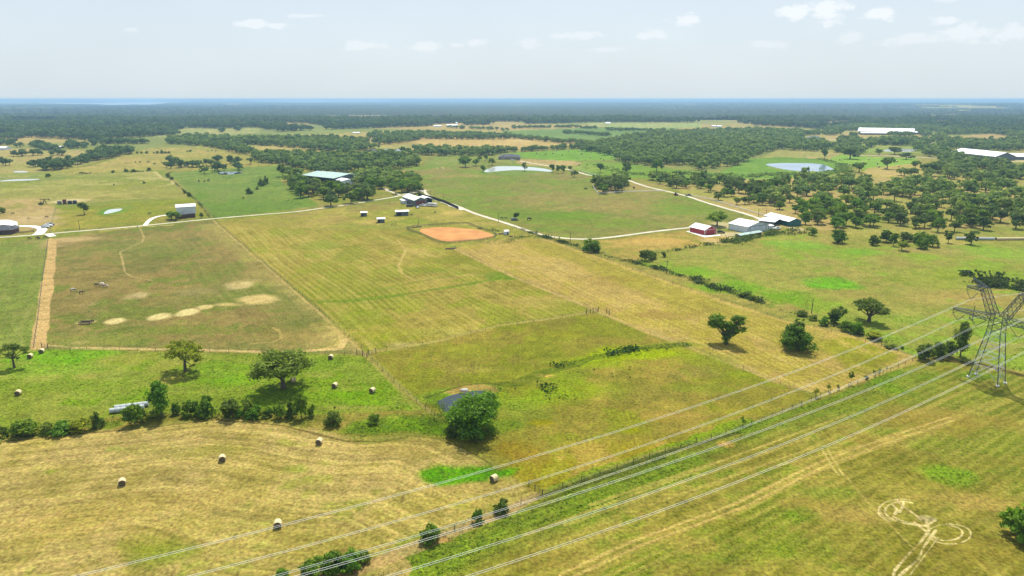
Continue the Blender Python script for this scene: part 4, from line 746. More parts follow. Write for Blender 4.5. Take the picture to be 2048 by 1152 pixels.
for (k, x, y, w_, h_, s_, lb) in [
    ('oak0', 1434, 452, 46, 32, 'mid', 'large round tree between the red barn and the white barn'), ('bush0', 1187, 504, 34, 28, 'mid', 'round tree in the weedy strip below the bend of the gravel road'), ('bush1', 1172, 500, 22, 12, 'bright', 'low bright bush left of the round tree by the gravel road'),
    ('bush2', 1292, 521, 30, 26, 'dark', 'dark round tree at the corner of the green pasture'), ('bush3', 1306, 518, 18, 16, 'dark', 'smaller dark crown attached right of the dark round tree'), ('bush0', 1328, 514, 11, 12, 'dark', 'tiny dark bush right of the dark round tree'),
    ('bush1', 1677, 486, 34, 33, 'mid', 'round bright oak at the left end of the pasture top edge'), ('bush3', 1747, 490, 22, 22, 'dark', 'small conical tree left of the big pasture edge clump'), ('bush2', 1772, 484, 30, 28, 'dark', 'broad dark tree at the back of the pasture edge clump'),
    ('tall0', 1787, 492, 18, 30, 'mid', 'upright tree in the middle of the pasture edge clump'), ('bush3', 1812, 482, 26, 20, 'dark', 'dark tree behind the small pale one in the pasture edge clump'), ('oak1', 1803, 501, 24, 20, 'olive', 'small pale tree in front of the pasture edge clump'),
    ('bush0', 1838, 486, 30, 26, 'mid', 'rear tree at the right of the pasture edge clump'), ('bush1', 1842, 497, 28, 28, 'mid', 'front tree at the right of the pasture edge clump'), ('bush2', 1864, 493, 28, 28, 'mid', 'rightmost tree of the pasture edge clump'),
    ('tall1', 1896, 486, 20, 28, 'dark', 'upright tree between the clump and the row of bales'), ('tall2', 1942, 489, 28, 30, 'dark', 'dark tree in front of the row of wrapped bales'), ('bush2', 1625, 471, 18, 18, 'mid', 'small pointed tree left of the round bright oak'),
    ('oak2', 1032, 440, 13, 16, 'dark', 'lone tree with horses standing by it in the pasture'), ('oak5', 169, 429, 22, 24, 'dark', 'lone dark tree left of the small oval pond'),
    ('oak3', 343, 438, 24, 16, 'mid', 'left tree in front of the grey roofed brick house'), ('oak4', 352, 440, 26, 18, 'mid', 'right tree in front of the grey roofed brick house'), ('tall0', 403, 436, 10, 12, 'dark', 'small tree at the right end of the brick house'),
    ('bush0', 5, 426, 14, 12, 'dark', 'dark round tree at the left edge above the brick barn'), ('cedar0', 498, 388, 16, 14, 'dark', 'left cedar in the green pasture left of the farm grove'), ('cedar1', 487, 397, 4, 4, 'dark', 'tiny bush in the green pasture below the left cedar'),
    ('cedar2', 523, 372, 18, 16, 'dark', 'left of two dark cedars by the farm grove'), ('cedar0', 532, 368, 16, 17, 'dark', 'right of two dark cedars by the farm grove'), ('cedar1', 514, 379, 7, 7, 'dark', 'small cedar in front of the pair of cedars'),
    ('bush1', 336, 355, 10, 10, 'dark', 'left bush of the pair where the farm fence turns'), ('bush2', 344, 360, 10, 8, 'dark', 'right bush of the pair where the farm fence turns'), ('bush3', 370, 387, 8, 8, 'dark', 'upper bush of the pair on the fence above the brick house'), ('bush0', 378, 393, 10, 9, 'dark', 'lower bush of the pair on the fence above the brick house'),
    ('bush1', 97, 354, 12, 9, 'mid', 'lone bush beside the long narrow ponds'), ('bush2', 228, 371, 4, 4, 'dark', 'tiny dark bush in the upper left pasture'), ('bush3', 288, 367, 6, 5, 'dark', 'small bush in the pasture left of the sandy track'),
    ('bush0', 226, 346, 8, 6, 'dark', 'small bush at the left end of the upper left fence row'), ('cedar2', 252, 344, 10, 8, 'dark', 'pointed bush in the upper left fence row'), ('bush1', 267, 344, 12, 7, 'dark', 'rounded bush in the middle of the upper left fence row'), ('bush2', 298, 342, 11, 8, 'dark', 'right bush of the upper left fence row'),
    ('oak0', 384, 366, 0, 0, '', '') ]:
    if w_: P(k, x, y, w_, h_, s_, lb)
RG = 'cedars in the hay meadow'
for x, w_ in ((275, 6), (283, 6), (294, 7), (308, 4), (315, 7), (324, 9), (332, 6), (338, 6), (375, 4), (381, 6)):
    P('cedar%d' % (x % 3), x, 307 if x < 370 else 303.5, w_, w_ * .85, 'dark', 'small dark cedar in the broken row across the upper left meadow', RG)
for (x, y, w_, h_, s_, lb) in ((924, 326, 18, 13, 'dark', 'umbrella shaped tree alone on the meadow left of the ponds'), (931, 334, 26, 22, 'mid', 'broad tree left of the silvery pond'), (952, 332, 16, 16, 'mid', 'medium tree between the broad tree and the pond'), (984, 331, 15, 16, 'olive', 'pale tree on the back bank of the silvery pond'), (966, 344, 12, 15, 'mid', 'small tree on the front left bank of the silvery pond'), (972, 321, 10, 13, 'mid', 'slim tree behind the silvery pond'), (959, 322, 10, 10, 'dark', 'small dark tree behind the silvery pond'), (1049, 342, 12, 19, 'olive', 'nearly bare tree on the front bank of the silvery pond'),
    (1104, 345, 12, 16, 'dark', 'left tree of the row at the right end of the silvery pond'), (1116, 347, 12, 18, 'mid', 'second tree of the row at the right end of the silvery pond'), (1126, 346, 12, 17, 'mid', 'third tree of the row at the right end of the silvery pond'), (1140, 341, 10, 10, 'dark', 'small tree on the road at the right of the silvery pond'), (1148, 354, 16, 15, 'dark', 'round headed tree in the pasture corner by the road bend'), (1200, 345, 17, 20, 'mid', 'tree alone in the green strip left of the road'), (1254, 350, 19, 24, 'dark', 'dark tree in the green strip at the road bend'), (1313, 344, 24, 26, 'mid', 'leafy tree in the green strip behind the road oaks')):
    P('oak%d' % (x % 7), x, y, w_, h_, s_, lb)
for (x, y, w_, h_, s_, lb) in ((1774, 338, 29, 26, 'mid', 'large round tree on the bright meadow with scattered bales'), (1718, 345, 28, 22, 'mid', 'broad tree left of the bale meadow'), (1700, 318, 36, 24, 'dark', 'wide dark tree behind the bale meadow'), (1758, 310, 15, 12, 'dark', 'small round tree by the far pond'), (1789, 309, 26, 16, 'dark', 'wide tree in front of the far pond'), (1812, 319, 28, 15, 'dark', 'flat topped tree right of the far pond'), (1858, 352, 36, 28, 'dark', 'big dark oak at the edge of the sandy clearing'), (1830, 338, 18, 18, 'olive', 'greyish tree at the left of the big dark oak'), (1679, 285, 15, 11, 'dark', 'round tree on the estate lawn by the grey roofed house'), (1697, 288, 18, 14, 'dark', 'tree right of the round one on the estate lawn'), (1648, 320, 12, 24, 'mid', 'tall slim tree on the bank of the blue pond'), (2006, 360, 26, 24, 'dark', 'dark oak at the right edge of the sandy clearing')):
    P('oak%d' % (x % 7), x, y, w_, h_, s_, lb)

# --- groves whose single trees can be made out
def inpoly(x, y, poly): return bool(pip(np.array([x]), np.array([y]), poly)[0])
def scatter(poly, sp, seed, jit=.42):
    """foot points in the world inside a polygon given on the photo's ground"""
    wp = W(poly); g = random.Random(seed); xs = [p[0] for p in wp]; ys = [p[1] for p in wp]; out = []
    X, Y = np.meshgrid(np.arange(min(xs), max(xs), sp), np.arange(min(ys), max(ys), sp))
    rg = np.random.default_rng(seed); X = X.ravel() + (rg.random(X.size) - .5) * sp * 2 * jit; Y = Y.ravel() + (rg.random(Y.size) - .5) * sp * 2 * jit
    m = pip(X, Y, wp); return np.stack([X[m], Y[m]], 1)
GROVES = [
 ([(704, 360), (722, 350), (775, 352), (842, 362), (846, 386), (826, 391), (800, 388), (770, 378), (735, 380), (706, 372)], 8.5, .92, 'leafy oak of the dense grove between the green roofed arena and the grey barn', 'oaks of the farm grove', (8, 12), 'mid'),
 ([(572, 352), (596, 352), (606, 372), (650, 376), (700, 380), (748, 386), (740, 400), (700, 408), (672, 400), (600, 396), (590, 384), (568, 372)], 10.5, .8, 'dark oak of the grove in front of the green roofed arena', 'oaks in front of the arena', (9, 13), 'dark'),
 ([(1183, 375), (1200, 366), (1246, 362), (1262, 372), (1238, 384), (1204, 389)], 9, .95, 'dark oak of the tight clump in the paddock inside the road bend', 'oaks of the paddock clump', (9, 12), 'dark'),
 ([(1252, 362), (1300, 356), (1400, 363), (1540, 374), (1560, 386), (1530, 396), (1440, 394), (1395, 378), (1340, 376), (1300, 366)], 12.5, .8, 'dark oak in the loose row beyond the gravel road', 'oaks along the gravel road', (8, 12), 'dark'),
 ([(1380, 384), (1440, 395), (1560, 398), (1640, 420), (1640, 446), (1600, 440), (1540, 420), (1460, 408)], 13, .6, 'small oak on the tan ground behind the white barn', 'scattered oaks behind the barns', (6, 10), 'mid'),
 ([(1590, 418), (1700, 412), (1780, 430), (1790, 455), (1650, 462), (1590, 452)], 11, .7, 'oak of the wood edge right of the teal barn', 'oaks at the wood edge by the barns', (8, 11), 'mid'),
 ([(1760, 425), (2048, 420), (2090, 455), (1990, 462), (1850, 468), (1780, 455)], 11, .7, 'dark oak in the open wood above the right pasture', 'oaks above the right pasture', (8, 11), 'dark')]
others = []; budget = 300 - NT[0]; cand = []
for gi, (poly, sp, keep, lb, grp, szr, shd) in enumerate(GROVES):
    for (x, y) in scatter(poly, sp, 900 + gi):
        if rnd.random() < keep: cand.append((y, x, gi))
cand.sort(key=lambda q: q[0] * CS + H * SN)
shades = {'mid': ('mid', 'mid', 'dark', 'bright', 'olive'), 'dark': ('dark', 'dark', 'mid', 'blue')}
print('named plants', NT[0], 'grove candidates', len(cand))
far_pts = []                                          # (x, y, width, height, kind) of trees in the woods behind
for i, (y, x, gi) in enumerate(cand):
    poly, sp, keep, lb, grp, szr, shd = GROVES[gi]
    wd = rnd.uniform(*szr); ht = wd * rnd.uniform(.85, 1.12)
    if i < 210:
        z = y * CS + H * SN; kn, cm, tm, cn, tn, size = PROTO[rnd.choice(['oak%d' % k for k in range(7)] + ['tall0', 'tall1', 'tall2'])]
        r = empty(kn, (x, y, 0), rnd.uniform(0, 6.28)); tag(r, lb, 'tree', grp); r.scale = (wd / 10, wd / 10, ht / 10)
        c = bpy.data.objects.new('crown', cm); link(c); c.parent = r; c.color = GREENS[rnd.choice(shades[shd])]
        c2 = bpy.data.objects.new('trunk', tm); link(c2); c2.parent = r
    else: far_pts.append((x, y, wd, ht))

# --- woods behind: single mass, one object per wood
def gn_wood(name, pts, label, keys, colr, zoff=0):
    """a wood too large to count: points carrying whole trees"""
    me = bpy.data.meshes.new(name); me.from_pydata([(p[0], p[1], float(elev(np.array([p[0]]), np.array([p[1]]))[0]) + zoff) for p in pts], [], [])
    n = len(pts); rg = np.random.default_rng(n)
    a = me.attributes.new('sc', 'FLOAT_VECTOR', 'POINT'); a.data.foreach_set('vector', np.array([[p[2] / 10, p[2] / 10, p[3] / 10] for p in pts], np.float32).ravel())
    a = me.attributes.new('rot', 'FLOAT_VECTOR', 'POINT'); a.data.foreach_set('vector', np.stack([np.zeros(n), np.zeros(n), rg.random(n) * 6.28], 1).astype(np.float32).ravel())
    a = me.attributes.new('pick', 'INT', 'POINT'); a.data.foreach_set('value', rg.integers(0, len(keys), n).astype(np.int32))
    o = link(bpy.data.objects.new(name, me)); tag(o, label, 'woodland', kind='stuff'); o.color = colr
    ng = bpy.data.node_groups.new(name, 'GeometryNodeTree'); ng.interface.new_socket('Geometry', in_out='INPUT', socket_type='NodeSocketGeometry'); ng.interface.new_socket('Geometry', in_out='OUTPUT', socket_type='NodeSocketGeometry')
    gi = ng.nodes.new('NodeGroupInput'); go = ng.nodes.new('NodeGroupOutput'); iop = ng.nodes.new('GeometryNodeInstanceOnPoints'); jn = ng.nodes.new('GeometryNodeJoinGeometry')
    for key in keys:
        jj = ng.nodes.new('GeometryNodeJoinGeometry')
        for part in LOD[key]:
            oi = ng.nodes.new('GeometryNodeObjectInfo'); oi.transform_space = 'ORIGINAL'; oi.inputs['Object'].default_value = part; ng.links.new(oi.outputs['Geometry'], jj.inputs[0])
        gt = ng.nodes.new('GeometryNodeGeometryToInstance'); ng.links.new(jj.outputs[0], gt.inputs[0]); ng.links.new(gt.outputs[0], jn.inputs[0])
    def na(nm, ty):
        q = ng.nodes.new('GeometryNodeInputNamedAttribute'); q.data_type = ty; q.inputs['Name'].default_value = nm; return [s for s in q.outputs if s.enabled and s.name == 'Attribute'][0]
    ng.links.new(gi.outputs[0], iop.inputs['Points']); ng.links.new(jn.outputs[0], iop.inputs['Instance']); iop.inputs['Pick Instance'].default_value = True
    ng.links.new(na('pick', 'INT'), iop.inputs['Instance Index']); ng.links.new(na('rot', 'FLOAT_VECTOR'), iop.inputs['Rotation']); ng.links.new(na('sc', 'FLOAT_VECTOR'), iop.inputs['Scale'])
    ng.links.new(iop.outputs[0], go.inputs[0]); md = o.modifiers.new('trees', 'NODES'); md.node_group = ng; return o
# lighter trees for the woods; each of them also stands somewhere as a tree of its own
for i in range(5): proto('far%d' % i, 'oak_tree', rlobes(300 + i, 6, 5.0, 6.0, 2.2, 2.4), 560, 1.2, 320 + i, 3.0, .34, z0=1.2, nl=3, out=1.1, jit=.28)
LOD = {}
for i, (x, y, w_, h_, lb) in enumerate([(662, 412, 36, 28, 'round dark oak standing in front of the arena grove at the farm road'), (702, 407, 28, 25, 'oak at the farm road right of the round dark oak'), (736, 401, 30, 26, 'oak at the farm road with a bare patch beside it'), (791, 388, 18, 19, 'small round tree left of the grey metal barn'), (566, 353, 24, 25, 'dark tree at the left tip of the arena grove')]):
    r = P('far%d' % i, x, y, w_, h_, 'dark', lb, rz=i)
    LOD['far%d' % i] = [c for c in r.children]
for i in range(5):                                    # those five keep full crowns of their own
    c = [q for q in LOD['far%d' % i] if q.name.startswith('crown')][0]
FK = ['far%d' % i for i in range(5)]
def pts_in(poly, sp, seed, wd=(7, 14), keep=1., holes=()):
    q = scatter(poly, sp, seed); rg = np.random.default_rng(seed + 1); out = []
    hw = [W(h) for h in holes]; m = rg.random(len(q)) < keep
    q = q[m]
    for h in hw: q = q[~pip(q[:, 0], q[:, 1], h)]
    if len(q):
        n_ = fbm(q[:, 0], q[:, 1], 60, 3, seed % 50)
        for (x, y), k in zip(q, n_):
            w_ = wd[0] + (wd[1] - wd[0]) * rg.random(); out.append((x, y, w_, w_ * (.8 + .3 * rg.random())))
    return out
def strip(pts, width, sp, seed, wd=(7, 11)):
    wp = [G(*p) for p in pts]; g = random.Random(seed); out = []
    for a, b in zip(wp[:-1], wp[1:]):
        L_ = (b - a).length; n = int(L_ * width / sp / sp) + 1; t_ = (b - a).normalized(); nn = Vector((-t_.y, t_.x, 0))
        for _ in range(n):
            p = a + t_ * g.random() * L_ + nn * (g.random() - .5) * width; w_ = g.uniform(*wd); out.append((p.x, p.y, w_, w_ * g.uniform(.75, 1.05)))
    return out
BIG = []
BIG += pts_in([(1224, 315), (1180, 302), (1165, 292), (1185, 291), (1215, 283), (1290, 271), (1400, 264), (1520, 262), (1640, 267), (1640, 270), (1604, 272), (1606, 284), (1650, 288), (1665, 296), (1640, 304), (1560, 300), (1530, 306), (1500, 318), (1490, 328), (1439, 336), (1394, 341), (1379, 331), (1291, 331), (1249, 328)], 10.8, 1, keep=.9)
gn_wood('woodland', BIG, 'dense dark oak wood right of the green hay meadow, reaching back to the far forest', FK, (.155, .225, .055, 1))
RW = pts_in([(1560, 362), (1690, 364), (1760, 373), (1850, 370), (1990, 380), (2048, 383), (2400, 386), (2400, 452), (2048, 452), (1980, 440), (1850, 430), (1760, 425), (1690, 412), (1600, 418), (1500, 405), (1450, 392), (1536, 376)], 11.3, 2, keep=.70, holes=[[(1640, 395), (1740, 400), (1730, 410), (1650, 408)], [(1745, 405), (1850, 402), (1840, 414), (1760, 414)], [(1560, 400), (1620, 396), (1640, 425), (1570, 420)], [(1800, 430), (1900, 428), (1900, 440), (1800, 440)], [(1900, 395), (1960, 392), (1960, 402), (1900, 404)], [(1400, 374), (1500, 384), (1540, 400), (1470, 402)]])
gn_wood('woodland', RW + far_pts, 'open oak wood covering the slope right of the barns', FK, (.165, .235, .050, 1))
RW2 = []
for i, (x, y, rx, ry) in enumerate([(1900, 343, 44, 8), (1970, 334, 50, 5), (2030, 352, 60, 10), (2150, 345, 90, 16), (1900, 322, 26, 7), (1870, 306, 26, 9), (1840, 300, 14, 4), (1770, 287, 40, 4.5), (1820, 288, 46, 5), (1700, 286, 26, 5), (1740, 292, 10, 5), (1706, 274, 5, 2), (1800, 273.5, 24, 1.6), (1665, 268, 22, 3), (1850, 270, 12, 4), (1880, 278, 14, 5), (1690, 300, 30, 6), (1720, 304, 16, 4), (1985, 365, 40, 8), (1930, 356, 40, 8), (1830, 352, 34, 4)]):
    RW2 += pts_in([(x + rx * math.cos(a), y + ry * math.sin(a)) for a in np.linspace(0, 6.28, 14)[:-1]], 11, 40 + i, (9, 14), .9)
RW2 += pts_in([(1870, 290), (1900, 283), (1960, 286), (2048, 284), (2300, 290), (2300, 304), (2048, 302), (1960, 302), (1890, 298)], 10.5, 70, keep=.95)
RW2 += pts_in([(1640, 260), (1720, 250), (1860, 254), (1980, 264), (2048, 268), (2300, 272), (2300, 283), (2048, 280), (1990, 268), (1890, 270), (1860, 262), (1720, 262)], 11, 71)
gn_wood('woodland', RW2, 'clumps of oaks round the long white barns on the right', FK, (.150, .215, .055, 1))
LW = pts_in([(330, 288), (345, 281), (400, 275), (480, 280), (560, 279), (640, 279), (735, 283), (735, 288), (700, 291), (760, 297), (716, 302), (700, 308), (640, 302), (600, 297), (512, 291), (480, 291), (465, 294), (500, 304), (508, 312), (480, 308), (440, 298), (400, 292), (350, 289)], 9.5, 3, keep=.95)
LW += pts_in([(505, 325), (512, 313), (560, 309), (650, 315), (720, 317), (770, 314), (838, 323), (838, 332), (800, 338), (740, 340), (700, 346), (640, 348), (588, 338), (560, 330)], 9.6, 4, keep=.95)
gn_wood('woodland', LW, 'long dark wood running across the middle behind the green roofed arena', FK, (.145, .215, .050, 1))
CW = pts_in([(840, 307), (828, 302), (845, 298), (872, 299), (880, 304), (930, 305), (905, 303), (960, 304), (1002, 304), (1003, 309), (960, 313), (900, 313), (790, 308)], 10, 6)
CW += pts_in([(768, 285), (772, 270), (850, 268), (1020, 274), (1024, 278), (960, 280), (850, 278), (800, 287), (760, 290), (740, 287)], 11, 7)
CW += pts_in([(730, 276), (750, 268), (765, 270), (760, 278)], 11, 8)
CW += strip([(1003, 305), (1100, 300), (1199, 295)], 14, 6, 9) + strip([(1024, 275), (1100, 283), (1199, 291)], 26, 8, 10) + strip([(1126, 266), (1200, 271), (1222, 272)], 26, 8, 11)
CW += strip([(1024, 257), (1160, 255)], 36, 9, 12) + strip([(1165, 257), (1190, 258)], 30, 8, 13) + strip([(1210, 261), (1330, 263)], 30, 9, 14) + strip([(1270, 275), (1300, 276)], 20, 8, 15)
CW += strip([(1165, 302), (1202, 303)], 16, 7, 16) + strip([(895, 271), (1024, 275)], 16, 9, 17) + strip([(900, 256), (1020, 262)], 30, 12, 18)
gn_wood('woodland', CW, 'hedges and clumps of trees between the tan fields in the centre distance', FK, (.15, .22, .055, 1))
LL = pts_in([(82, 343), (95, 334), (110, 330), (150, 329), (180, 316), (215, 303), (250, 301), (263, 304), (264, 308), (215, 318), (170, 328), (120, 341)], 9, 20)
LL += strip([(80, 334), (60, 332)], 16, 8, 21)
for i, (x, y, rx, ry) in enumerate([(10, 330, 10, 2), (40, 312, 14, 2), (75, 311, 10, 2), (100, 311, 8, 2), (125, 310, 14, 2), (10, 288, 20, 3), (35, 294, 8, 2), (75, 292, 14, 3), (95, 299, 22, 3), (145, 294, 12, 5), (190, 290, 8, 2), (165, 296, 12, 2), (330, 268, 30, 3), (445, 263, 6, 2), (475, 260, 6, 2), (300, 266, 26, 2), (210, 286, 14, 3), (345, 325, 9, 3), (352, 330, 9, 2), (388, 334, 14, 3), (420, 332, 9, 2), (437, 324, 9, 2), (465, 328, 12, 3), (495, 328, 8, 2), (415, 347, 10, 3), (440, 342, 14, 2), (480, 341, 12, 2), (365, 334, 7, 2), (338, 337, 10, 2), (375, 282, 24, 3), (250, 287, 50, 2), (20, 275, 40, 3)]):
    LL += pts_in([(x + rx * math.cos(a), y + ry * math.sin(a)) for a in np.linspace(0, 6.28, 12)[:-1]], 9.5, 140 + i, (8, 12), .95) or [(*G(x, y)[:2], 11, 10)]
gn_wood('woodland', LL, 'bands and clumps of trees across the fields at the upper left', FK, (.090, .150, .050, 1))
# the far forest: trees as far as single crowns still show, then a closed canopy
LOWB = [(-400, 292), (-100, 280), (0, 268), (60, 276), (150, 279), (200, 282), (250, 281), (300, 279), (350, 262), (380, 256), (440, 258), (512, 255), (560, 264), (600, 262), (700, 258), (860, 253), (1000, 249), (1120, 247), (1180, 245), (1400, 245), (1480, 249), (1640, 258), (1720, 253), (1850, 256), (1960, 266), (2048, 270), (2440, 280)]
CLR = [[(640, 231), (775, 230), (778, 238), (640, 239)], [(425, 231), (465, 231), (460, 236), (425, 236)], [(975, 243), (1050, 244), (1050, 250), (980, 249)], [(322, 224), (340, 224), (338, 229), (322, 229)], [(865, 249), (925, 246), (930, 256), (865, 256)]]
FW = pts_in([(2440, 238), (-400, 238)] + LOWB, 14, 30, (11, 20), .95, CLR)
qf = np.array(FW); FW = [FW[i] for i in np.nonzero(fbm(qf[:, 0], qf[:, 1] * .6, 260, 3, 33) < .60)[0]]
gn_wood('woodland', FW, 'near edge of the endless blue green forest below the horizon', FK, (.080, .130, .045, 1))
print('wood trees', len(BIG), len(RW), len(RW2), len(LW), len(CW), len(LL), len(FW))
def canopy():
    yy = [240 - i * .55 for i in range(68)] + [202.4, 202.0, 201.6, 201.2, 200.8]; Yc = np.array([G(1024, y)[1] for y in yy] )
    uu = np.arange(-1500, 1501, 1.7) / F; z_ = Yc * CS + H * SN
    X = z_[:, None] * uu[None, :]; Y = np.repeat(Yc[:, None], len(uu), 1); rg = np.random.default_rng(3)
    sx, sy = X.shape; x, y = X.ravel().copy(), Y.ravel().copy(); st = np.repeat(np.gradient(Yc)[:, None], sx and sy, 1).ravel()
    x += (rg.random(x.size) - .5) * z_.repeat(sy) * 1.1 / F; y += (rg.random(y.size) - .5) * st * .5
    r = np.hypot(x, y); sc_ = np.clip(r / 3000, 1, 4)
    big = fbm(x, y, 420, 4, 91); h = 8 + 7 * rg.random(x.size) * np.clip(3000 / r, .35, 1) + 10 * (big - .5)
    clear = fbm(x, y * .5, 520, 3, 95); gap = (clear > .63)
    pxx = 1024 + F * x / (y * CS + H * SN); v = (H * CS - y * SN) / (y * CS + H * SN); pyy = 576 + F * v
    for c in CLR: gap |= pip(pxx, pyy, c)
    for (cx, cy, rx, ry) in ((1860, 232, 24, 2), (1905, 231, 22, 2.4), (2010, 227, 34, 2.2), (1850, 214, 26, 1.1), (1310, 207, 22, 1), (1435, 207.5, 14, 1), (1480, 215, 20, 1.1), (470, 208, 30, 1.2), (12, 214, 18, 1.2), (400, 236, 10, 1.4), (1930, 221, 18, 1.2), (1910, 212, 30, 1)): gap |= ((pxx - cx) / rx) ** 2 + ((pyy - cy) / ry) ** 2 < 1
    for nme, pts, m in WP:
        if nme == 'lake': gap |= pip(pxx, pyy, pts)
    z0 = elev(x, y) + np.where(gap, -4, h)
    q = (np.arange(sx - 1)[:, None] * sy + np.arange(sy - 1)[None, :]).ravel(); qd = np.stack([q, q + 1, q + sy + 1, q + sy], 1)
    keep = ~(gap[qd].all(1)); qd = qd[keep].astype(np.int32)
    me = bpy.data.meshes.new('forest'); me.vertices.add(len(x)); me.vertices.foreach_set('co', np.stack([x, y, z0], 1).astype(np.float32).ravel())
    me.loops.add(qd.size); me.loops.foreach_set('vertex_index', qd.ravel()); me.polygons.add(len(qd)); me.polygons.foreach_set('loop_start', np.arange(0, qd.size, 4, dtype=np.int32)); me.update(calc_edges=True)
    at = me.attributes.new('tint', 'FLOAT', 'FACE'); at.data.foreach_set('value', np.clip(.45 + rg.normal(size=len(qd)) * .15 + (big[qd[:, 0]] - .5) * .8, 0, 1).astype(np.float32))
    me.materials.append(LEAF); o = link(bpy.data.objects.new('forest', me)); o.color = (.028, .052, .030, 1)
    tag(o, 'endless blue green forest canopy reaching to the horizon', 'forest', kind='stuff')
canopy()

# --- weeds, brush and tall grass along fences, banks and ditches
def weeds(name, spec, label, cat, colr, leaf=.45, seed=1):
    """spec: (polyline on the photo's ground, width m, height m, clumps per metre)"""
    rg = np.random.default_rng(seed); PP = []; HH = []
    for pts, wd, ht, dens in spec:
        wp = [G(*p) for p in pts]
        for a, b in zip(wp[:-1], wp[1:]):
            L_ = (b - a).length; n = max(1, int(L_ * dens)); t_ = (b - a).normalized(); nn = Vector((-t_.y, t_.x, 0))
            u = rg.random(n) * L_; s = rg.normal(size=n) * wd / 2.6
            X = a.x + t_.x * u + nn.x * s; Y = a.y + t_.y * u + nn.y * s; k = np.clip(fbm(X, Y, 7, 3, seed) * 2.6 - .75, .05, 1.4)
            m = rg.random(n) < k; X, Y, k = X[m], Y[m], k[m]
            PP.append(np.stack([X, Y], 1)); HH.append(ht * k * (.5 + .6 * rg.random(len(X))))
    Pq = np.concatenate(PP); Hh = np.concatenate(HH); n = 5; N_ = len(Pq) * n
    base = np.repeat(Pq, n, 0); hh = np.repeat(Hh, n); r_ = rg.normal(size=(N_, 2)) * (.25 + hh * .35)[:, None]
    c = np.concatenate([base + r_, (hh * (.15 + .85 * rg.random(N_)))[:, None]], 1)
    nrm = rg.normal(size=(N_, 3)) + [0, 0, .6]; nrm /= np.linalg.norm(nrm, axis=1)[:, None]; a = np.cross(nrm, rg.normal(size=(N_, 3))); a /= np.linalg.norm(a, axis=1)[:, None]; b = np.cross(nrm, a)
    s = (leaf * (.5 + .8 * rg.random(N_)) * np.clip(hh, .5, 1.6))[:, None] / 2
    V = np.stack([c - a * s - b * s * .7, c + a * s - b * s * .5, c + a * s * .7 + b * s, c - a * s * .6 + b * s * .8], 1)
    me = bpy.data.meshes.new(name); me.vertices.add(N_ * 4); me.vertices.foreach_set('co', V.astype(np.float32).ravel()); me.loops.add(N_ * 4); me.loops.foreach_set('vertex_index', np.arange(N_ * 4, dtype=np.int32))
    me.polygons.add(N_); me.polygons.foreach_set('loop_start', np.arange(0, N_ * 4, 4, dtype=np.int32)); me.update(calc_edges=True)
    at = me.attributes.new('tint', 'FLOAT', 'FACE'); at.data.foreach_set('value', np.clip(.5 + np.repeat(rg.normal(size=len(Pq)), n) * .18 + rg.normal(size=N_) * .08, 0, 1).astype(np.float32))
    me.materials.append(LEAF); o = link(bpy.data.objects.new(name, me)); o.color = colr; tag(o, label, cat, kind='stuff'); print(name, N_); return o
weeds('undergrowth', [([(0, 872), (90, 866), (190, 852), (240, 846)], 4, 1.5, 12), ([(300, 832), (440, 830), (560, 834), (640, 836)], 3, 1.6, 11), ([(640, 838), (690, 838)], 4, .8, 4), ([(690, 865), (760, 860), (830, 850), (920, 848)], 5, 1.1, 9), ([(750, 840), (800, 834), (870, 838)], 4, 1.1, 7), ([(890, 860), (930, 872), (990, 860)], 4, 1.0, 7)], 'weedy green undergrowth along the bank above the hay field', 'undergrowth', (.15, .21, .025, 1), .5, 5)
weeds('brush', [([(1060, 464), (1100, 478), (1150, 492), (1200, 508), (1260, 524), (1330, 541), (1420, 572), (1500, 598), (1540, 612)], 3.5, 1.3, 9), ([(1375, 556), (1440, 578), (1490, 594)], 4, 2.2, 14), ([(1560, 618), (1640, 645), (1700, 664), (1760, 680), (1800, 698)], 3, 1.3, 4), ([(1262, 520), (1330, 505), (1400, 492), (1480, 480), (1560, 470), (1620, 466)], 3, 1.3, 2.2)], 'dark brush grown through the long fence line', 'brush', (.075, .105, .032, 1), .6, 6)
weeds('thicket', [([(1925, 556), (1960, 560), (2000, 566), (2048, 572), (2110, 580)], 14, 2.4, 26), ([(1970, 570), (2010, 576), (2048, 578)], 9, 1.8, 16)], 'low dark thicket in the pasture behind the pylon', 'thicket', (.045, .070, .022, 1), .9, 7)
P('cedar1', 1973, 562, 9, 12, 'dark', 'tiny pointed cedar standing out of the low dark thicket')
weeds('weeds', [([(1100, 732), (1140, 728), (1180, 718), (1230, 705), (1300, 696), (1370, 690)], 3, 1.3, 5), ([(1085, 780), (1120, 775)], 5, 1.5, 6), ([(1090, 800), (1170, 806)], 8, 1.2, 1.2), ([(1150, 740), (1270, 745)], 8, 1.2, .8), ([(890, 800), (1000, 785), (1030, 772)], 3, .6, 2)], 'scattered dark weeds in the middle pasture', 'weeds', (.04, .085, .015, 1), .6, 8)
weeds('reeds', [([(862, 792), (876, 812), (890, 828), (905, 842)], 3, .8, 9), ([(850, 796), (880, 790)], 2, 1.0, 6), ([(980, 782), (1005, 778), (1010, 800)], 3, 1.3, 8)], 'bright green reeds round the near pond', 'reeds', (.16, .22, .035, 1), .4, 9)
weeds('tall_grass', [([(590, 1165), (740, 1108), (860, 1072), (960, 1034), (1060, 1000)], 3, .5, 4), ([(760, 1150), (860, 1102), (1000, 1042), (1200, 965), (1400, 895), (1560, 838), (1700, 790), (1810, 740)], 5, .35, 8), ([(1080, 998), (1200, 952), (1300, 918), (1430, 872)], 1.5, .6, 6), ([(850, 950), (900, 952), (960, 946), (1010, 944)], 5, .4, 18)], 'tall green grass along the power line fence', 'tall grass', (.12, .18, .035, 1), .35, 10)
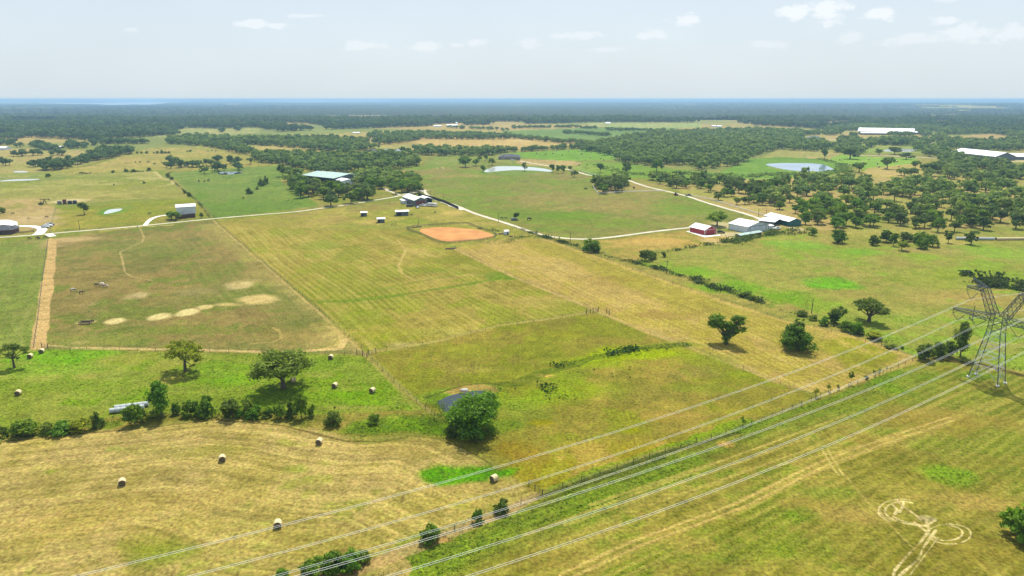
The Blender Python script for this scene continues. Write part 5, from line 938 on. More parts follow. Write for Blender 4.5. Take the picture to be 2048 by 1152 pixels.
weeds('brush', [([(1480, 470), (1500, 482), (1440, 492)], 4, 1.6, 3), ([(1440, 486), (1480, 481), (1520, 474), (1555, 466)], 4, 2.3, 9), ([(1410, 495), (1440, 490)], 3, 1.2, 5), ([(1560, 466), (1600, 460), (1625, 458)], 5, 2.0, 6), ([(1000, 490), (1040, 474), (1070, 474), (1100, 478)], 4, .9, 5), ([(905, 492), (960, 488), (990, 484)], 3, .7, 4), ([(980, 458), (1000, 464)], 3, 1, 3)], 'green brush in front of the white barn and by the arena', 'brush', (.085, .13, .035, 1), .6, 11)
weeds('reeds', [([(1300, 346), (1400, 348), (1500, 354), (1560, 348), (1650, 350), (1680, 340)], 18, 1.8, 8), ([(1640, 318), (1680, 328), (1690, 342)], 9, 1.5, 6), ([(1190, 330), (1240, 345), (1310, 352)], 12, 1.6, 4), ([(1400, 352), (1480, 350)], 14, 2.0, 6)], 'pale green swamp growth round the blue pond', 'reeds', (.12, .19, .05, 1), 1.1, 12)
weeds('brush', [([(158, 347), (182, 347)], 8, 1.8, 10), ([(338, 345), (334, 352)], 3, 1, 3), ([(420, 436), (395, 403), (350, 366)], 1.2, .7, 2.5), ([(246, 345), (306, 342)], 4, 1.3, 3), ([(1024, 452), (1100, 480)], 2, .6, 3), ([(560, 395), (600, 412)], 4, 1, 1)], 'dark brush on the upper left fences', 'brush', (.05, .08, .028, 1), .7, 13)

# ---------------------------------------------------------------- buildings
def frame(a, b, c):
    """footprint from three ground pixels: a, b along the ridge, c across; returns origin, unit vectors, sizes"""
    A, B, C_ = G(*a), G(*b), G(*c); u = (B - A); Lx = u.length; u = u / Lx; v = Vector((-u.y, u.x, 0)); s = (C_ - B).dot(v)
    if s < 0: v = -v; s = -s
    return A, u, v, Lx, s
def barn(name, a, b, c, wall, ridge, mw, mr, label, cat='barn', over=.5, group=None, doors=0, door_m=None, open_side=None, trim=None, Wd=None, Ln=None, thick=.14):
    A, u, v, Lx, Wy = frame(a, b, c)
    if Wd: Wy = Wd
    if Ln: Lx = Ln
    ang = math.atan2(u.y, u.x); flip = v.dot(Vector((-u.y, u.x, 0))) < 0
    ctr = A + u * Lx / 2 + v * Wy / 2
    r = empty(name, ctr, ang); tag(r, label, cat, group)
    hx, hy = Lx / 2, Wy / 2
    m = MB()
    q = [(-hx, -hy), (hx, -hy), (hx, hy), (-hx, hy)]
    sides = [0, 1, 2, 3]
    for i in sides:
        (x0, y0), (x1, y1) = q[i], q[(i + 1) % 4]
        if open_side is not None and i == open_side: continue
        if i in (1, 3): m.face([(x0, y0, 0), (x1, y1, 0), (x1, y1, wall), (x0, 0, wall + ridge), (x0, y0, wall)])
        else: m.face([(x0, y0, 0), (x1, y1, 0), (x1, y1, wall), (x0, y0, wall)])
    m.build('wall', mw, r)
    k = MB(); e = over; sl_ = ridge / hy
    for s in (-1, 1):
        P0 = [(-hx - e, s * (hy + e), wall - sl_ * e + .06), (hx + e, s * (hy + e), wall - sl_ * e + .06), (hx + e, 0, wall + ridge + .06), (-hx - e, 0, wall + ridge + .06)]
        if s > 0: P0 = P0[::-1]
        P1 = [(p[0], p[1], p[2] + thick) for p in P0]
        k.face(P1); k.face(P0[::-1])
        for i in range(4): k.face([P0[i], P0[(i + 1) % 4], P1[(i + 1) % 4], P1[i]])
    k.build('roof', mr, r)
    if doors:
        # doors stand on the gable at +x (b-c end)
        for i in range(doors):
            d = MB(); w_ = Wy * .78 / doors; y = -Wy * .39 + w_ * (i + .5); d.box((hx + .06, y, wall * .45), (.1, w_ * .94, wall * .88)); d.build('door', door_m or mw, r)
    if trim:
        d = MB()
        for y in (-hy, hy): d.box((hx + .08, y, wall / 2), (.16, .22, wall))
        d.box((hx + .09, 0, wall), (.14, Wy * .8, .22)); d.box((-hx, -hy - .05, wall / 2), (.2, .16, wall))
        for y in (-Wy * .39, Wy * .39): d.box((hx + .12, y, wall * .48), (.14, .2, wall * .95))
        d.build('trim', trim, r)
    return r
def hip(name, a, b, c, wall, ridge, mw, mr, label, cat='house', over=.7, wings=(), wins=4, Wd=None):
    A, u, v, Lx, Wy = frame(a, b, c); Wy = Wd or Wy; ang = math.atan2(u.y, u.x); ctr = A + u * Lx / 2 + v * Wy / 2
    r = empty(name, ctr, ang); tag(r, label, cat)
    def block(cx, cy, lx, ly, rg, nm, zo=0):
        hx, hy = lx / 2, ly / 2; m = MB(); m.box((cx, cy, wall / 2), (lx, ly, wall)); m.build('wall', mw, r)
        hx += over; hy += over; k = MB(); z = wall + zo
        if hx > hy: R1, R2 = (cx - hx + hy, cy, z + rg), (cx + hx - hy, cy, z + rg)
        else: R1, R2 = (cx, cy - hy + hx, z + rg), (cx, cy + hy - hx, z + rg)
        c4 = [(cx - hx, cy - hy, z), (cx + hx, cy - hy, z), (cx + hx, cy + hy, z), (cx - hx, cy + hy, z)]
        if hx > hy: k.face([c4[0], c4[1], R2, R1]); k.face([c4[1], c4[2], R2]); k.face([c4[2], c4[3], R1, R2]); k.face([c4[3], c4[0], R1])
        else: k.face([c4[0], c4[1], R1]); k.face([c4[1], c4[2], R2, R1]); k.face([c4[2], c4[3], R2]); k.face([c4[3], c4[0], R1, R2])
        k.face(c4[::-1]); k.build('roof', mr, r)
    block(0, 0, Lx, Wy, ridge, 0)
    for i, (cx, cy, lx, ly, rg) in enumerate(wings): block(cx * Lx, cy * Wy, lx * Lx, ly * Wy, rg, 1, -.05 * (i + 1))
    sgn = -1 if v.dot(Vector((-u.y, u.x, 0))) > 0 else 1
    for i in range(wins):
        d = MB(); d.box((-Lx / 2 + Lx * (i + .5) / wins, -Wy / 2 - .03, wall * .5), (Lx / wins * .35, .1, wall * .45)); w_ = d.build('window', M_GLASS, r)
    return r
barn('red_barn', (1379.5, 463.3), (1408.7, 470.3), (1439.2, 469.2), 3.1, 2.0, M_RED, M_WHITE, 'red metal barn with white roof and white trimmed sliding doors', doors=2, door_m=M_RED, trim=M_RAIL)
barn('white_barn', (1457.3, 458.6), (1494.9, 466.4), (1530.6, 459.8), 3.9, 2.3, M_WALLW, M_WHITE, 'large white metal barn beside the red barn', doors=3, door_m=M_WALLW, trim=M_STEEL)
barn('lean_shed', (1517, 450), (1548, 453.5), (1561, 447), 3.0, .8, M_GREY, M_WHITE, 'white roofed open shed behind the white barn', 'shed', open_side=1)
barn('carport', (1527, 459.5), (1546, 458.2), (1554, 454), 2.2, .3, M_WALLW, M_WHITE, 'low white roofed lean-to between the white barn and the open shed', 'carport')
barn('teal_barn', (1529.4, 440.5), (1577, 452.7), (1594.5, 449.3), 3.3, 1.6, M_TEAL, M_WHITE, 'teal green metal barn with white roof under the trees', over=.8)
barn('horse_shed', (1480, 476.6), (1523, 469.5), (1521, 466), 1.7, .5, M_RUST, M_GREEN, 'long low shed with pale green roof behind the brush in front of the white barn', 'shed')
def slab(name, pts, z, m): return sheet(name, pts, m, z, 0)
slab('pavement', [(1372, 463), (1382, 461.5), (1412, 471), (1440, 469.5), (1441, 471.5), (1409, 475)], .1, M_CONC)
barn('metal_barn', (806, 404), (829.5, 412.3), (850, 409), 4.4, 2.0, M_GREY, M_WHITE, 'grey metal barn with white roof beside the dark screen fence', doors=1, door_m=M_RUST)
barn('metal_barn', (837, 403), (846, 407), (860, 404), 3.4, 1.2, M_GREY, M_WHITE, 'white roofed wing at the right of the grey metal barn', cat='barn', open_side=1)
barn('porch_shed', (800.5, 405), (808, 408), (813, 407), 2.4, .4, M_WALLW, M_WHITE, 'small white lean-to at the left of the grey metal barn', 'shed', open_side=3)
barn('loafing_shed', (793, 432), (817, 431), (817, 427), 3.0, .5, M_GREY, M_WHITE, 'largest grey animal shelter with white roof below the metal barn', 'shelter', open_side=None, over=.7, Wd=6)
barn('loafing_shed', (722.5, 433), (734, 432.5), (734, 430), 2.6, .4, M_GREY, M_WHITE, 'small grey shelter at the left of the three by the farm road', 'shelter', Wd=5)
barn('loafing_shed', (755.5, 446), (769.5, 445.5), (769, 442), 2.6, .4, M_GREY, M_WHITE, 'small grey shelter nearest the striped hay field', 'shelter', Wd=5.5)
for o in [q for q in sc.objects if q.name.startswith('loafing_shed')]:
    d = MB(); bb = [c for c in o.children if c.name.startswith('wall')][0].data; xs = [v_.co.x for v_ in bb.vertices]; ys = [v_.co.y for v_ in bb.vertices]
    d.box((min(xs) * .55, min(ys) - .04, 1.15), (-min(xs) * .75, .06, 2.1)); d.build('shade_panel', M_DARK, o)  # near-black panel on the wall, painted shade of the shelter's inside
barn('arena_barn', (606, 361), (668, 368), (690, 357), 5.5, 2.6, M_GREY, M_GREEN, 'large riding arena with pale green roof inside the grove', over=1, open_side=0)
barn('arena_annex', (669, 367), (684, 371), (697, 366), 4, 1.4, M_WALLW, M_WHITE, 'white roofed stable at the right end of the green roofed arena', doors=1, door_m=M_WALLW)
hip('brick_house', (357, 437), (391, 434.5), (390, 428), 2.9, 2.6, M_BRICK, M_SHING, 'brick house with grey hip roof by the white driveway', wings=((-.18, -.35, .3, .7, 1.9), (.3, .3, .4, .9, 2.2)), wins=5, Wd=9)
barn('metal_barn', (354, 427.5), (392, 425), (391, 420), 4.6, 1.2, M_WALLW, M_WHITE, 'white metal barn directly behind the grey roofed brick house', Wd=11)
hip('brick_house', (-22, 471), (26, 468.5), (28, 460), 2.8, 2.6, M_BRICK, M_SHINGD, 'dark roofed brick house at the left edge by the white concrete drive', wings=((-.2, -.3, .3, .8, 2.0), (.42, .1, .22, .7, 1.8)), wins=5, Wd=11)
barn('brick_barn', (-14, 451), (1, 448.5), (0, 440), 3.6, 1.8, M_BRICK, M_SHING, 'small red brick garage cut by the left edge', 'garage', Wd=14)
hip('country_house', (997, 319), (1040, 319), (1040, 315), 3.2, 3.6, M_TAN, M_SHINGD, 'large house with dark hip roofs beyond the silvery pond', wings=((-.28, -.25, .22, .8, 3), (.1, -.3, .2, .7, 2.6), (.36, .1, .3, 1.1, 2.8)), wins=7, Wd=20)
hip('country_house', (1614, 279), (1642, 279.5), (1642, 276), 3.5, 4.2, M_WALLW, M_SHING, 'grey roofed estate house at the left of the long white barn', wings=((.3, -.2, .25, .9, 3.4),), wins=6, Wd=26)
barn('long_barn', (1716, 267), (1826, 269.5), (1842, 262), 6, 7.0, M_GREY, M_WHITE, 'very long white roofed barn on the estate below the far forest', over=1.5, Wd=46)
barn('stable_wing', (1722, 269.5), (1776, 270), (1776, 267), 4, 2.2, M_SHINGB, M_WHITE, 'low white roofed stable in front of the very long barn', 'stable', Wd=16)
barn('stable_wing', (1826, 268.5), (1860, 269.5), (1860, 266), 4, 2.2, M_SHINGB, M_WHITE, 'low white roofed stable at the right end of the very long barn', 'stable', Wd=24)
barn('long_barn', (1903, 311), (1990, 321), (2004, 312), 5.5, 5.0, M_GREY, M_WHITE, 'long white roofed stable block at the right side', over=1.2, Wd=28)
hip('brown_barn', (1982, 319.5), (2024, 320), (2024, 316), 3.5, 5.5, M_SHINGB, M_SHINGB, 'brown hip roofed hall joining the white stable blocks', 'barn', wins=6, Wd=26)
barn('long_barn', (2016, 319.5), (2110, 320.5), (2110, 313), 4.5, 3.4, M_GREY, M_WHITE, 'white roofed stable block cut by the right edge', over=1.2, Wd=26)
FB = 'farm buildings in the far country'
for (x, y, w_, d, hh, m, lb) in ((875, 254, 15, 14, 5, M_WALLW, 'white building left of the larger one by the far tan fields'), (904, 253, 22, 18, 6, M_WALLW, 'larger white farm building by the far tan fields'), (913, 250, 3, 8, 9, M_WALLW, 'small white silo like building right of the larger far farm building'), (1216, 248.5, 9, 12, 6, M_WALLW, 'small white barn in the far pale meadow'), (1131, 224, 5, 14, 6, M_WALLW, 'white house alone in the far forest right of centre'), (1428, 254, 8, 14, 5, M_WALLW, 'left white house at the edge of the far forest on the right'), (1439, 254.5, 9, 14, 5, M_WALLW, 'right white house at the edge of the far forest on the right'),
    (1438, 214, 3, 16, 8, M_WALLW, 'tiny white building in the blue forest near the horizon'), (2, 300, 18, 14, 5, M_WALLW, 'white roofed barn at the left edge among the upper trees'), (115, 297.5, 10, 12, 4, M_GREY, 'grey roofed house among trees at the upper left'), (92, 300, 16, 12, 3.5, M_TEAL, 'low dark house among trees at the upper left'), (1973, 243, 3, 9, 5, M_WALLW, 'white house in the forest on the far right'), (265, 219, 4, 20, 7, M_WALLW, 'tiny white house near the far lake'), (370, 333, 5, 7, 3, M_TAN, 'small tan shed behind the upper left pond trees'), (712, 267, 14, 10, 3, M_WALLW, 'pale roofed shed row in the tan field at centre left'), (1271, 242, 3, 8, 4, M_WALLW, 'tiny white house above the far pale meadow')):
    z = G(x, y).y; wd = w_ * z / F; c = G(x, y)
    A = (x - w_ / 2, y); r = barn('far_building', A, (x + w_ / 2, y), (x + w_ / 2, y - .5), hh * .6, hh * .4, m, M_WHITE, lb, 'building', Wd=d, over=.3, group=FB)

# tanks, pump jack, sheds and small farm things
def tank(px, py, wpx, hm, m, label, round_=True):
    p = G(px, py); z = p.y * CS + H * SN; rr = wpx * z / F / 2; r = empty('storage_tank', p); tag(r, label, 'tank')
    b_ = MB(); b_.tube([(0, 0, 0), (0, 0, hm)], rr, 20); b_.build('tank_shell', m, r); k = MB(); k.tube([(0, 0, hm), (0, 0, hm + .25)], [rr * 1.02, rr * .3], 20); k.tube([(rr, 0, 0), (rr, 0, hm + .6)], .08, 5); k.build('tank_top', m, r)
tank(119.5, 408.6, 8, 2.6, M_TANKG, 'grey storage tank at the left of the four tanks'); tank(129.8, 408.2, 7, 3.6, M_RUST, 'tall rust red storage tank')
tank(140, 408, 8, 2.5, M_NAVY, 'left of the two navy storage tanks'); tank(150, 407.6, 7.6, 2.6, M_NAVY, 'right of the two navy storage tanks')
r = empty('pump_jack', G(90, 409), .2); tag(r, 'dark oil pump jack standing left of the storage tanks', 'pump jack')
m = MB(); m.tube([(-1.3, -.8, 0), (0, 0, 4)], .16, 5); m.tube([(-1.3, .8, 0), (0, 0, 4)], .16, 5); m.tube([(1.3, -.8, 0), (0, 0, 4)], .16, 5); m.tube([(1.3, .8, 0), (0, 0, 4)], .16, 5); m.build('samson_post', M_WOOD, r)
m = MB(); m.box((0, 0, 4.2), (6.4, .35, .45), M=None); m.build('walking_beam', M_WOOD, r); m = MB(); m.box((3.4, 0, 3.9), (.5, .4, 1.6)); m.build('horse_head', M_WOOD, r)
m = MB(); m.box((-3, 0, .6), (3, 1.4, 1.2)); m.tube([(-2.6, -.9, 1.1), (-2.6, .9, 1.1)], .9, 12); m.tube([(-2.6, .8, 1.2), (-3, .3, 4.1)], .1, 5); m.build('crank_gear', M_WOOD, r)
def crate(name, px, py, w_, d, h_, m, label, cat, rz=0):
    r = empty(name, G(px, py), rz); tag(r, label, cat)
    b_ = MB(); b_.box((0, 0, h_ * .47 + .1), (w_, d, h_ * .9)); b_.build('wall', m, r)
    k = MB(); hw, hd = w_ / 2 + .15, d / 2 + .15; z = h_ * .92 + .1
    k.face([(-hw, -hd, z), (hw, -hd, z), (hw, 0, z + .5), (-hw, 0, z + .5)]); k.face([(-hw, 0, z + .5), (hw, 0, z + .5), (hw, hd, z), (-hw, hd, z)]); k.face([(-hw, -hd, z), (-hw, 0, z + .5), (-hw, hd, z)]); k.face([(hw, -hd, z), (hw, hd, z), (hw, 0, z + .5)]); k.build('roof', M_WHITE, r)
    d_ = MB(); d_.box((w_ * .2, -d / 2 - .03, h_ * .4), (w_ * .3, .06, h_ * .7)); d_.build('door', M_GREY, r); return r
crate('announcer_shed', 1012.5, 469, 2.8, 2.4, 2.4, M_WALLW, 'small white shed right of the orange riding arena', 'shed', .3)
# ---------------------------------------------------------------- vehicles
def paint(rgb): return mat('car_paint', rgb, .25, .1, .6)
def car_proto(kind, m, label, px, py, rz, group=None):
    r = empty({'pickup': 'pickup_truck', 'suv': 'parked_car'}[kind], G(px, py), rz); tag(r, label, {'pickup': 'pickup truck', 'suv': 'car'}[kind], group)
    L_, Wd = (5.6, 2.0) if kind == 'pickup' else (4.7, 1.9)
    if kind == 'pickup': prof = [(-2.8, .55), (-2.8, 1.15), (-.7, 1.2), (-.6, 1.25), (-.35, 1.85), (.75, 1.88), (1.35, 1.25), (2.6, 1.12), (2.8, .95), (2.8, .5)]
    else: prof = [(-2.35, .5), (-2.35, 1.1), (-2.1, 1.65), (-1.7, 1.78), (.4, 1.75), (1.1, 1.15), (2.1, 1.0), (2.35, .8), (2.35, .45)]
    m_ = MB()
    def ins(z): return Wd / 2 * (1 if z < 1.2 else .84)
    Lf = [(x, -ins(z), z) for x, z in prof]; Rt = [(x, ins(z), z) for x, z in prof]
    m_.face(Lf[::-1][::-1]); m_.face(Rt[::-1])
    for i in range(len(prof)):
        j = (i + 1) % len(prof); m_.face([Lf[j], Lf[i], Rt[i], Rt[j]])
    m_.build('body', m, r)
    g = MB()
    if kind == 'pickup': pts = [(-.5, 1.3), (-.3, 1.78), (.7, 1.8), (1.15, 1.3)]
    else: pts = [(-2.0, 1.2), (-1.85, 1.66), (.35, 1.68), (.85, 1.22)]
    for s in (-1, 1): g.face([(x, s * (ins(z) + (.06 if z > 1.2 else .02)) , z) for x, z in pts])
    x0, z0 = pts[-1]; x1, z1 = pts[-2]; g.face([(x0 + .14, -Wd * .4, z0 + .02), (x0 + .14, Wd * .4, z0 + .02), (x1 + .12, Wd * .36, z1 + .02), (x1 + .12, -Wd * .36, z1 + .02)]); g.build('window', M_GLASS, r)
    for x in (-L_ * .31, L_ * .31):
        for s in (-1, 1):
            k = MB(); k.tube([(x, s * (Wd / 2 - .12), .38), (x, s * (Wd / 2 + .08), .38)], .38, 14); wl = k.build('wheel', M_TYRE, r)
            k = MB(); k.tube([(x, s * (Wd / 2 + .06), .38), (x, s * (Wd / 2 + .10), .38)], .2, 10); k.build('rim', M_STEEL2, wl)
    return r
cw, cs_, cb, cg = paint((.75, .76, .76)), paint((.45, .47, .48)), paint((.015, .015, .02)), paint((.10, .11, .13))
car_proto('suv', cs_, 'silver car parked beside the white driveway at the left', 91, 455.5, .15); car_proto('suv', cw, 'white car parked in front of the silver one at the left', 97, 453, .2); car_proto('suv', cg, 'dark car parked behind the white car at the left', 101, 451, .2)
car_proto('suv', cb, 'black car parked at the right end of the red barn', 1442, 466.5, -.2); car_proto('pickup', cw, 'white pickup parked in front of the open shed', 1553, 459, .1)
car_proto('pickup', cw, 'white pickup in front of the grey metal barn', 845, 412.5, -.3); car_proto('suv', cs_, 'silver car right of the white pickup by the grey metal barn', 854, 412.5, -.5)
car_proto('suv', cg, 'dark car parked nearest the field by the grey metal barn', 835, 416, -1.2); car_proto('pickup', cb, 'black pickup in the shade by the road at the scattered oaks', 1377, 392, .2)
car_proto('suv', cg, 'dark vehicle under the lone pasture tree', 1029, 441, .3)
car_proto('suv', cb, 'black car at the left of the dark roofed pond house', 1036, 321, .2); car_proto('suv', cw, 'white car by the dark roofed pond house', 1025, 321.5, .1)
r = empty('horse_trailer', G(865, 413), -.35); tag(r, 'white livestock trailer parked right of the cars by the grey metal barn', 'trailer')
m = MB(); m.box((0, 0, 1.6), (7.5, 2.3, 2.2)); m.build('body', paint((.78, .78, .78)), r); m = MB(); m.box((4.6, 0, .6), (2.2, .3, .2)); m.build('hitch', M_BLACK, r)
m = MB(); m.box((-.5, -1.17, 1.9), (6, .04, .5)); m.build('vent', M_BLACK, r)
for x in (-1, .1):
    for s in (-1, 1): m = MB(); m.tube([(x, s * .95, .4), (x, s * 1.2, .4)], .4, 12); m.build('wheel', M_TYRE, r)
r = empty('trash_container', G(819, 413.5), .1); tag(r, 'black open container below the grey metal barn', 'container'); m = MB(); m.box((0, 0, .9), (4.6, 2.2, 1.5)); m.build('container_body', M_BLACK, r)
m = MB(); [m.box((x, -1.14, .9), (.12, .1, 1.5)) for x in (-2, -1, 0, 1, 2)]; m.build('rib', M_GREY, r)
r = empty('tractor', G(1352, 391), .4); tag(r, 'orange tractor parked by the gravel road at the oaks', 'tractor')
m = MB(); m.box((.8, 0, 1.2), (1.9, .9, .8)); m.box((-.5, 0, 1.0), (1.4, 1.0, .7)); m.build('body', mat('orange_paint', (.5, .1, .03), .5), r); m = MB(); m.box((-.5, 0, 2.0), (1.2, 1.1, 1.1)); m.box((-.5, 0, 2.62), (1.5, 1.4, .12)); m.build('cab', M_GLASS, r)
for x, rr in ((-.7, .8), (1.3, .5)):
    for s in (-1, 1): m = MB(); m.tube([(x, s * .65, rr), (x, s * 1.0, rr)], rr, 14); m.build('wheel', M_TYRE, r)

# ---------------------------------------------------------------- hay bales
def bale_mesh(m1, m2, nm):
    m = MB(); k = 28; prof = [(-.76, .78), (-.72, .83), (0, .845), (.72, .83), (.76, .78)]
    for x, rr in prof:
        for j in range(k): a = 2 * math.pi * j / k; m.v.append((x, rr * math.cos(a), .82 + rr * math.sin(a) * (1 if math.sin(a) > -.9 else .985)))
    for i in range(len(prof) - 1):
        for j in range(k): j2 = (j + 1) % k; m.f.append((i * k + j, (i + 1) * k + j, (i + 1) * k + j2, i * k + j2)); m.m.append(0)
    for side, base in ((-.76, 0), (.76, (len(prof) - 1) * k)):
        prev = base
        for t_, rr in enumerate((.6, .35, .12)):
            st = len(m.v)
            for j in range(k): a = 2 * math.pi * j / k; m.v.append((side + (.03 if side > 0 else -.03) * (1 if t_ % 2 else -1), rr * math.cos(a), .82 + rr * math.sin(a)))
            for j in range(k): j2 = (j + 1) % k; m.f.append((prev + j, prev + j2, st + j2, st + j)); m.m.append(1)
            prev = st
        m.f.append(tuple(prev + j for j in range(k))); m.m.append(1)
    return m
BM = bale_mesh(M_HAY, M_HAYE, 'bale')
first = [None]
def bale(px, py, rz, label, group, s=1., m=None, loc=None):
    if m is None:
        if first[0] is None: o = BM.build('hay_bale', [M_HAY, M_HAYE]); first[0] = o
        else: o = first[0].copy(); link(o)
    else: o = m.copy(); link(o)
    p = loc if loc is not None else G(px, py); o.location = (p[0], p[1], -.02); o.rotation_euler = (0, 0, rz); o.scale = (s, s, s); tag(o, label, 'hay bale', group); return o
HBG = 'round bales scattered on the fields'
for (x, y, a, lb) in ((245, 970, 2.05, 'round bale farthest left in the hay field'), (445, 922, 1.95, 'round bale in the middle of the hay field below the hedge'), (639, 888, 1.45, 'round bale nearest the hedge in the hay field'), (556, 1054, 1.8, 'round bale crossed by the left pair of power lines'), (988, 962, .8, 'round bale at the bright green patch'),
    (37, 790, 1.8, 'round bale at the left edge of the bright pasture'), (61, 716, 1.75, 'left of two round bales by the sparse dark tree'), (84, 706, 1.8, 'right of two round bales by the end of the dirt lane'), (662, 718, 1.5, 'round bale under the fence gate corner'), (587, 764, .6, 'round bale half hidden behind the trunk of the largest oak'), (670, 775, 1.3, 'round bale in the middle right of the bright pasture'), (745, 785, 1.1, 'round bale nearest the diagonal fence of the bright pasture')):
    bale(x, y, a, lb, HBG, .9)
wr = BM.build('wrapped_bale', [M_PLAS, M_PLAS]); SG = 'wrapped bales in two rows'
A0, A1 = G(226, 826), G(290, 818); dv = (A1 - A0).normalized(); an = math.atan2(dv.y, dv.x); nn = Vector((-dv.y, dv.x, 0))
k = 0
for row in (0, 1):
    for i in range(6 if row == 0 else 6):
        p = A0 + dv * (i * 1.36 + row * .8) + nn * row * 1.8
        o = wr if k == 0 else wr.copy()
        if k: link(o)
        o.location = (p.x, p.y, 0); o.rotation_euler = (0, 0, an); k += 1; o.scale = (.86, .84, .84)
        tag(o, ('first', 'second', 'third', 'fourth', 'fifth', 'sixth')[i] + ' silvery wrapped bale from the left in the %s row by the hedge' % ('front' if row == 0 else 'back'), 'wrapped bale', SG)
for (x0, x1, y0, y1, n, mm, w1, G_) in ((1914, 1985, 479.5, 480.3, 17, wr, 'white wrapped', 'row of white wrapped bales on the right'), (1994, 2075, 480.5, 479.5, 22, first[0], 'tan', 'row of tan bales at the right edge')):
    A0, A1 = G(x0, y0), G(x1, y1); dv = (A1 - A0); an = math.atan2(dv.y, dv.x)
    for i in range(n):
        p = A0.lerp(A1, i / (n - 1)); o = mm.copy(); link(o); o.location = (p.x, p.y, 0); o.rotation_euler = (0, 0, an); o.scale = (1.0, 1, 1)
        tag(o, '%s round bale in the tight row along the wood edge' % w1, 'hay bale', G_)
FBL = 'far bales dotted over the green hay meadow'
for (x, y) in ((1043, 303), (1061, 302), (1074, 307), (1092, 310), (1105, 308), (1113, 302), (1125, 311), (1137, 303), (1160, 303), (1163, 309), (1165, 313), (1181, 316), (1182, 305), (1201, 318), (1208, 321), (1225, 315), (1209, 300), (1232, 322), (1158, 331), (1192, 301), (1407, 352), (1309, 352)):
    bale(x, y, rnd.uniform(0, 3), 'tiny round bale on the far green hay meadow in the centre', FBL, 1.15)
FBL2 = 'far bales on the meadow with the large round tree'
for (x, y) in ((1699, 331), (1709, 332), (1712, 327), (1726, 326), (1757, 335), (1755, 329), (1770, 339), (1788, 325), (1794, 324), (1797, 334), (1737, 320), (1680, 321)):
    bale(x, y, rnd.uniform(0, 3), 'tiny pale bale on the meadow round the large round tree', FBL2, 1.2)

# ---------------------------------------------------------------- fences, gates, poles
def fence(pts, label, step=6., hgt=1.25, m=M_WOOD, kind='wire', pr=.06, mrail=None):
    wp = [G(*p) for p in pts]; r = empty('fence', wp[0]); tag(r, label, 'fence'); tot = sum((b - a).length for a, b in zip(wp[:-1], wp[1:]))
    step = max(step, tot / 95); post = None; n = 0; base = wp[0]; allp = []
    for a, b in zip(wp[:-1], wp[1:]):
        L_ = (b - a).length; k = max(1, round(L_ / step)); allp += [a.lerp(b, i / k) for i in range(k)]
    allp.append(wp[-1])
    for i, p in enumerate(allp):
        if post is None:
            q = MB(); q.tube([(0, 0, -.1), (0, 0, hgt + .1)], [pr, pr * .9], 6); post = q.build('post', m, r); o = post
        else: o = post.copy(); link(o); o.parent = r
        o.location = p - base; o.rotation_euler = (0, 0, rnd.random() * 6)
    q = MB()
    for z in ((.4, .8, 1.15) if kind == 'wire' else (.45, .85, 1.2)):
        w_ = .02 if kind == 'wire' else .09
        for a, b in zip(wp[:-1], wp[1:]):
            a, b = a - base, b - base; q.tube([(a.x, a.y, z * hgt / 1.25), (b.x, b.y, z * hgt / 1.25)], w_, 4)
    q.build('wire' if kind == 'wire' else 'rail', mrail or (M_STEEL if kind == 'wire' else m), r); return r
fence([(430, 441), (520, 520), (640, 622), (735, 706)], 'long wire fence between the horse pasture and the striped hay field')
fence([(75, 700), (240, 701), (420, 705), (728, 710)], 'wire fence between the dirt track and the bright green pasture')
fence([(736, 708), (880, 684), (1000, 654), (1100, 640), (1195, 624)], 'wire fence along the lower edge of the striped hay field')
fence([(736, 711), (800, 777), (870, 834)], 'diagonal fence between the bright pasture and the pond pasture', 5)
fence([(905, 498), (1030, 556), (1195, 622)], 'fence line between the striped hay field and the mown tan field', 9)
fence([(1085, 478), (1180, 508), (1265, 540), (1420, 594), (1560, 640), (1700, 673), (1830, 717)], 'overgrown fence between the mown field and the green pasture', 6)
fence([(97, 478), (86, 555), (76, 640), (68, 696)], 'brown fence on the left side of the dirt lane', 6, pr=.08)
fence([(100, 466), (103, 450), (108, 430), (112, 417)], 'brown fence climbing from the road left of the oval pond', 8)
fence([(430, 437), (395, 403), (345, 362)], 'dark fence between the pond field and the green pasture at the upper left', 7)
fence([(862, 1079), (955, 1042), (1005, 1024), (1042, 1010), (1085, 990), (1200, 950), (1330, 905), (1480, 860), (1640, 795), (1750, 755), (1825, 722)], 'post and wire fence beside the power line field', 4.5, pr=.075)
fence([(1085, 990), (1070, 980), (1058, 970)], 'short row of dark posts at the corner below the bright green patch', 2.2, pr=.1)
fence([(814, 458), (826, 455), (858, 452.5), (909, 448.5), (935, 448), (955, 456), (985, 465), (993, 471), (989, 476), (960, 482), (898, 487), (879, 486), (845, 471), (818, 461), (814, 458)], 'pipe panel fence round the orange riding arena', 3, 1.4, M_BLACK, 'rail', .07, M_BLACK)
fence([(1185, 372), (1192, 384), (1197, 388), (1245, 385), (1300, 383), (1330, 383)], 'white rail fence round the paddock inside the road bend', 4, 1.3, M_RAIL, 'rail', .12)
fence([(1380, 392), (1420, 400), (1460, 412), (1500, 424), (1528, 432)], 'white rail fence running beside the gravel road behind the barns', 4, 1.3, M_RAIL, 'rail', .12)
fence([(1204, 355), (1180, 348), (1160, 342)], 'pale fence along the gravel road by the green strip', 5, 1.3, M_RAIL, 'rail', .10)
fence([(100, 466.5), (200, 457), (290, 449)], 'wire fence on the far side of the left road', 8); fence([(300, 447), (370, 441), (430, 435)], 'wire fence in front of the brick house', 6)
fence([(695, 418), (760, 413), (806, 404)], 'wire fence round the small paddock left of the metal barn', 6); fence([(1300, 668), (1420, 712), (1560, 770), (1630, 795)], 'faint fence line across the lower end of the mown field', 12)
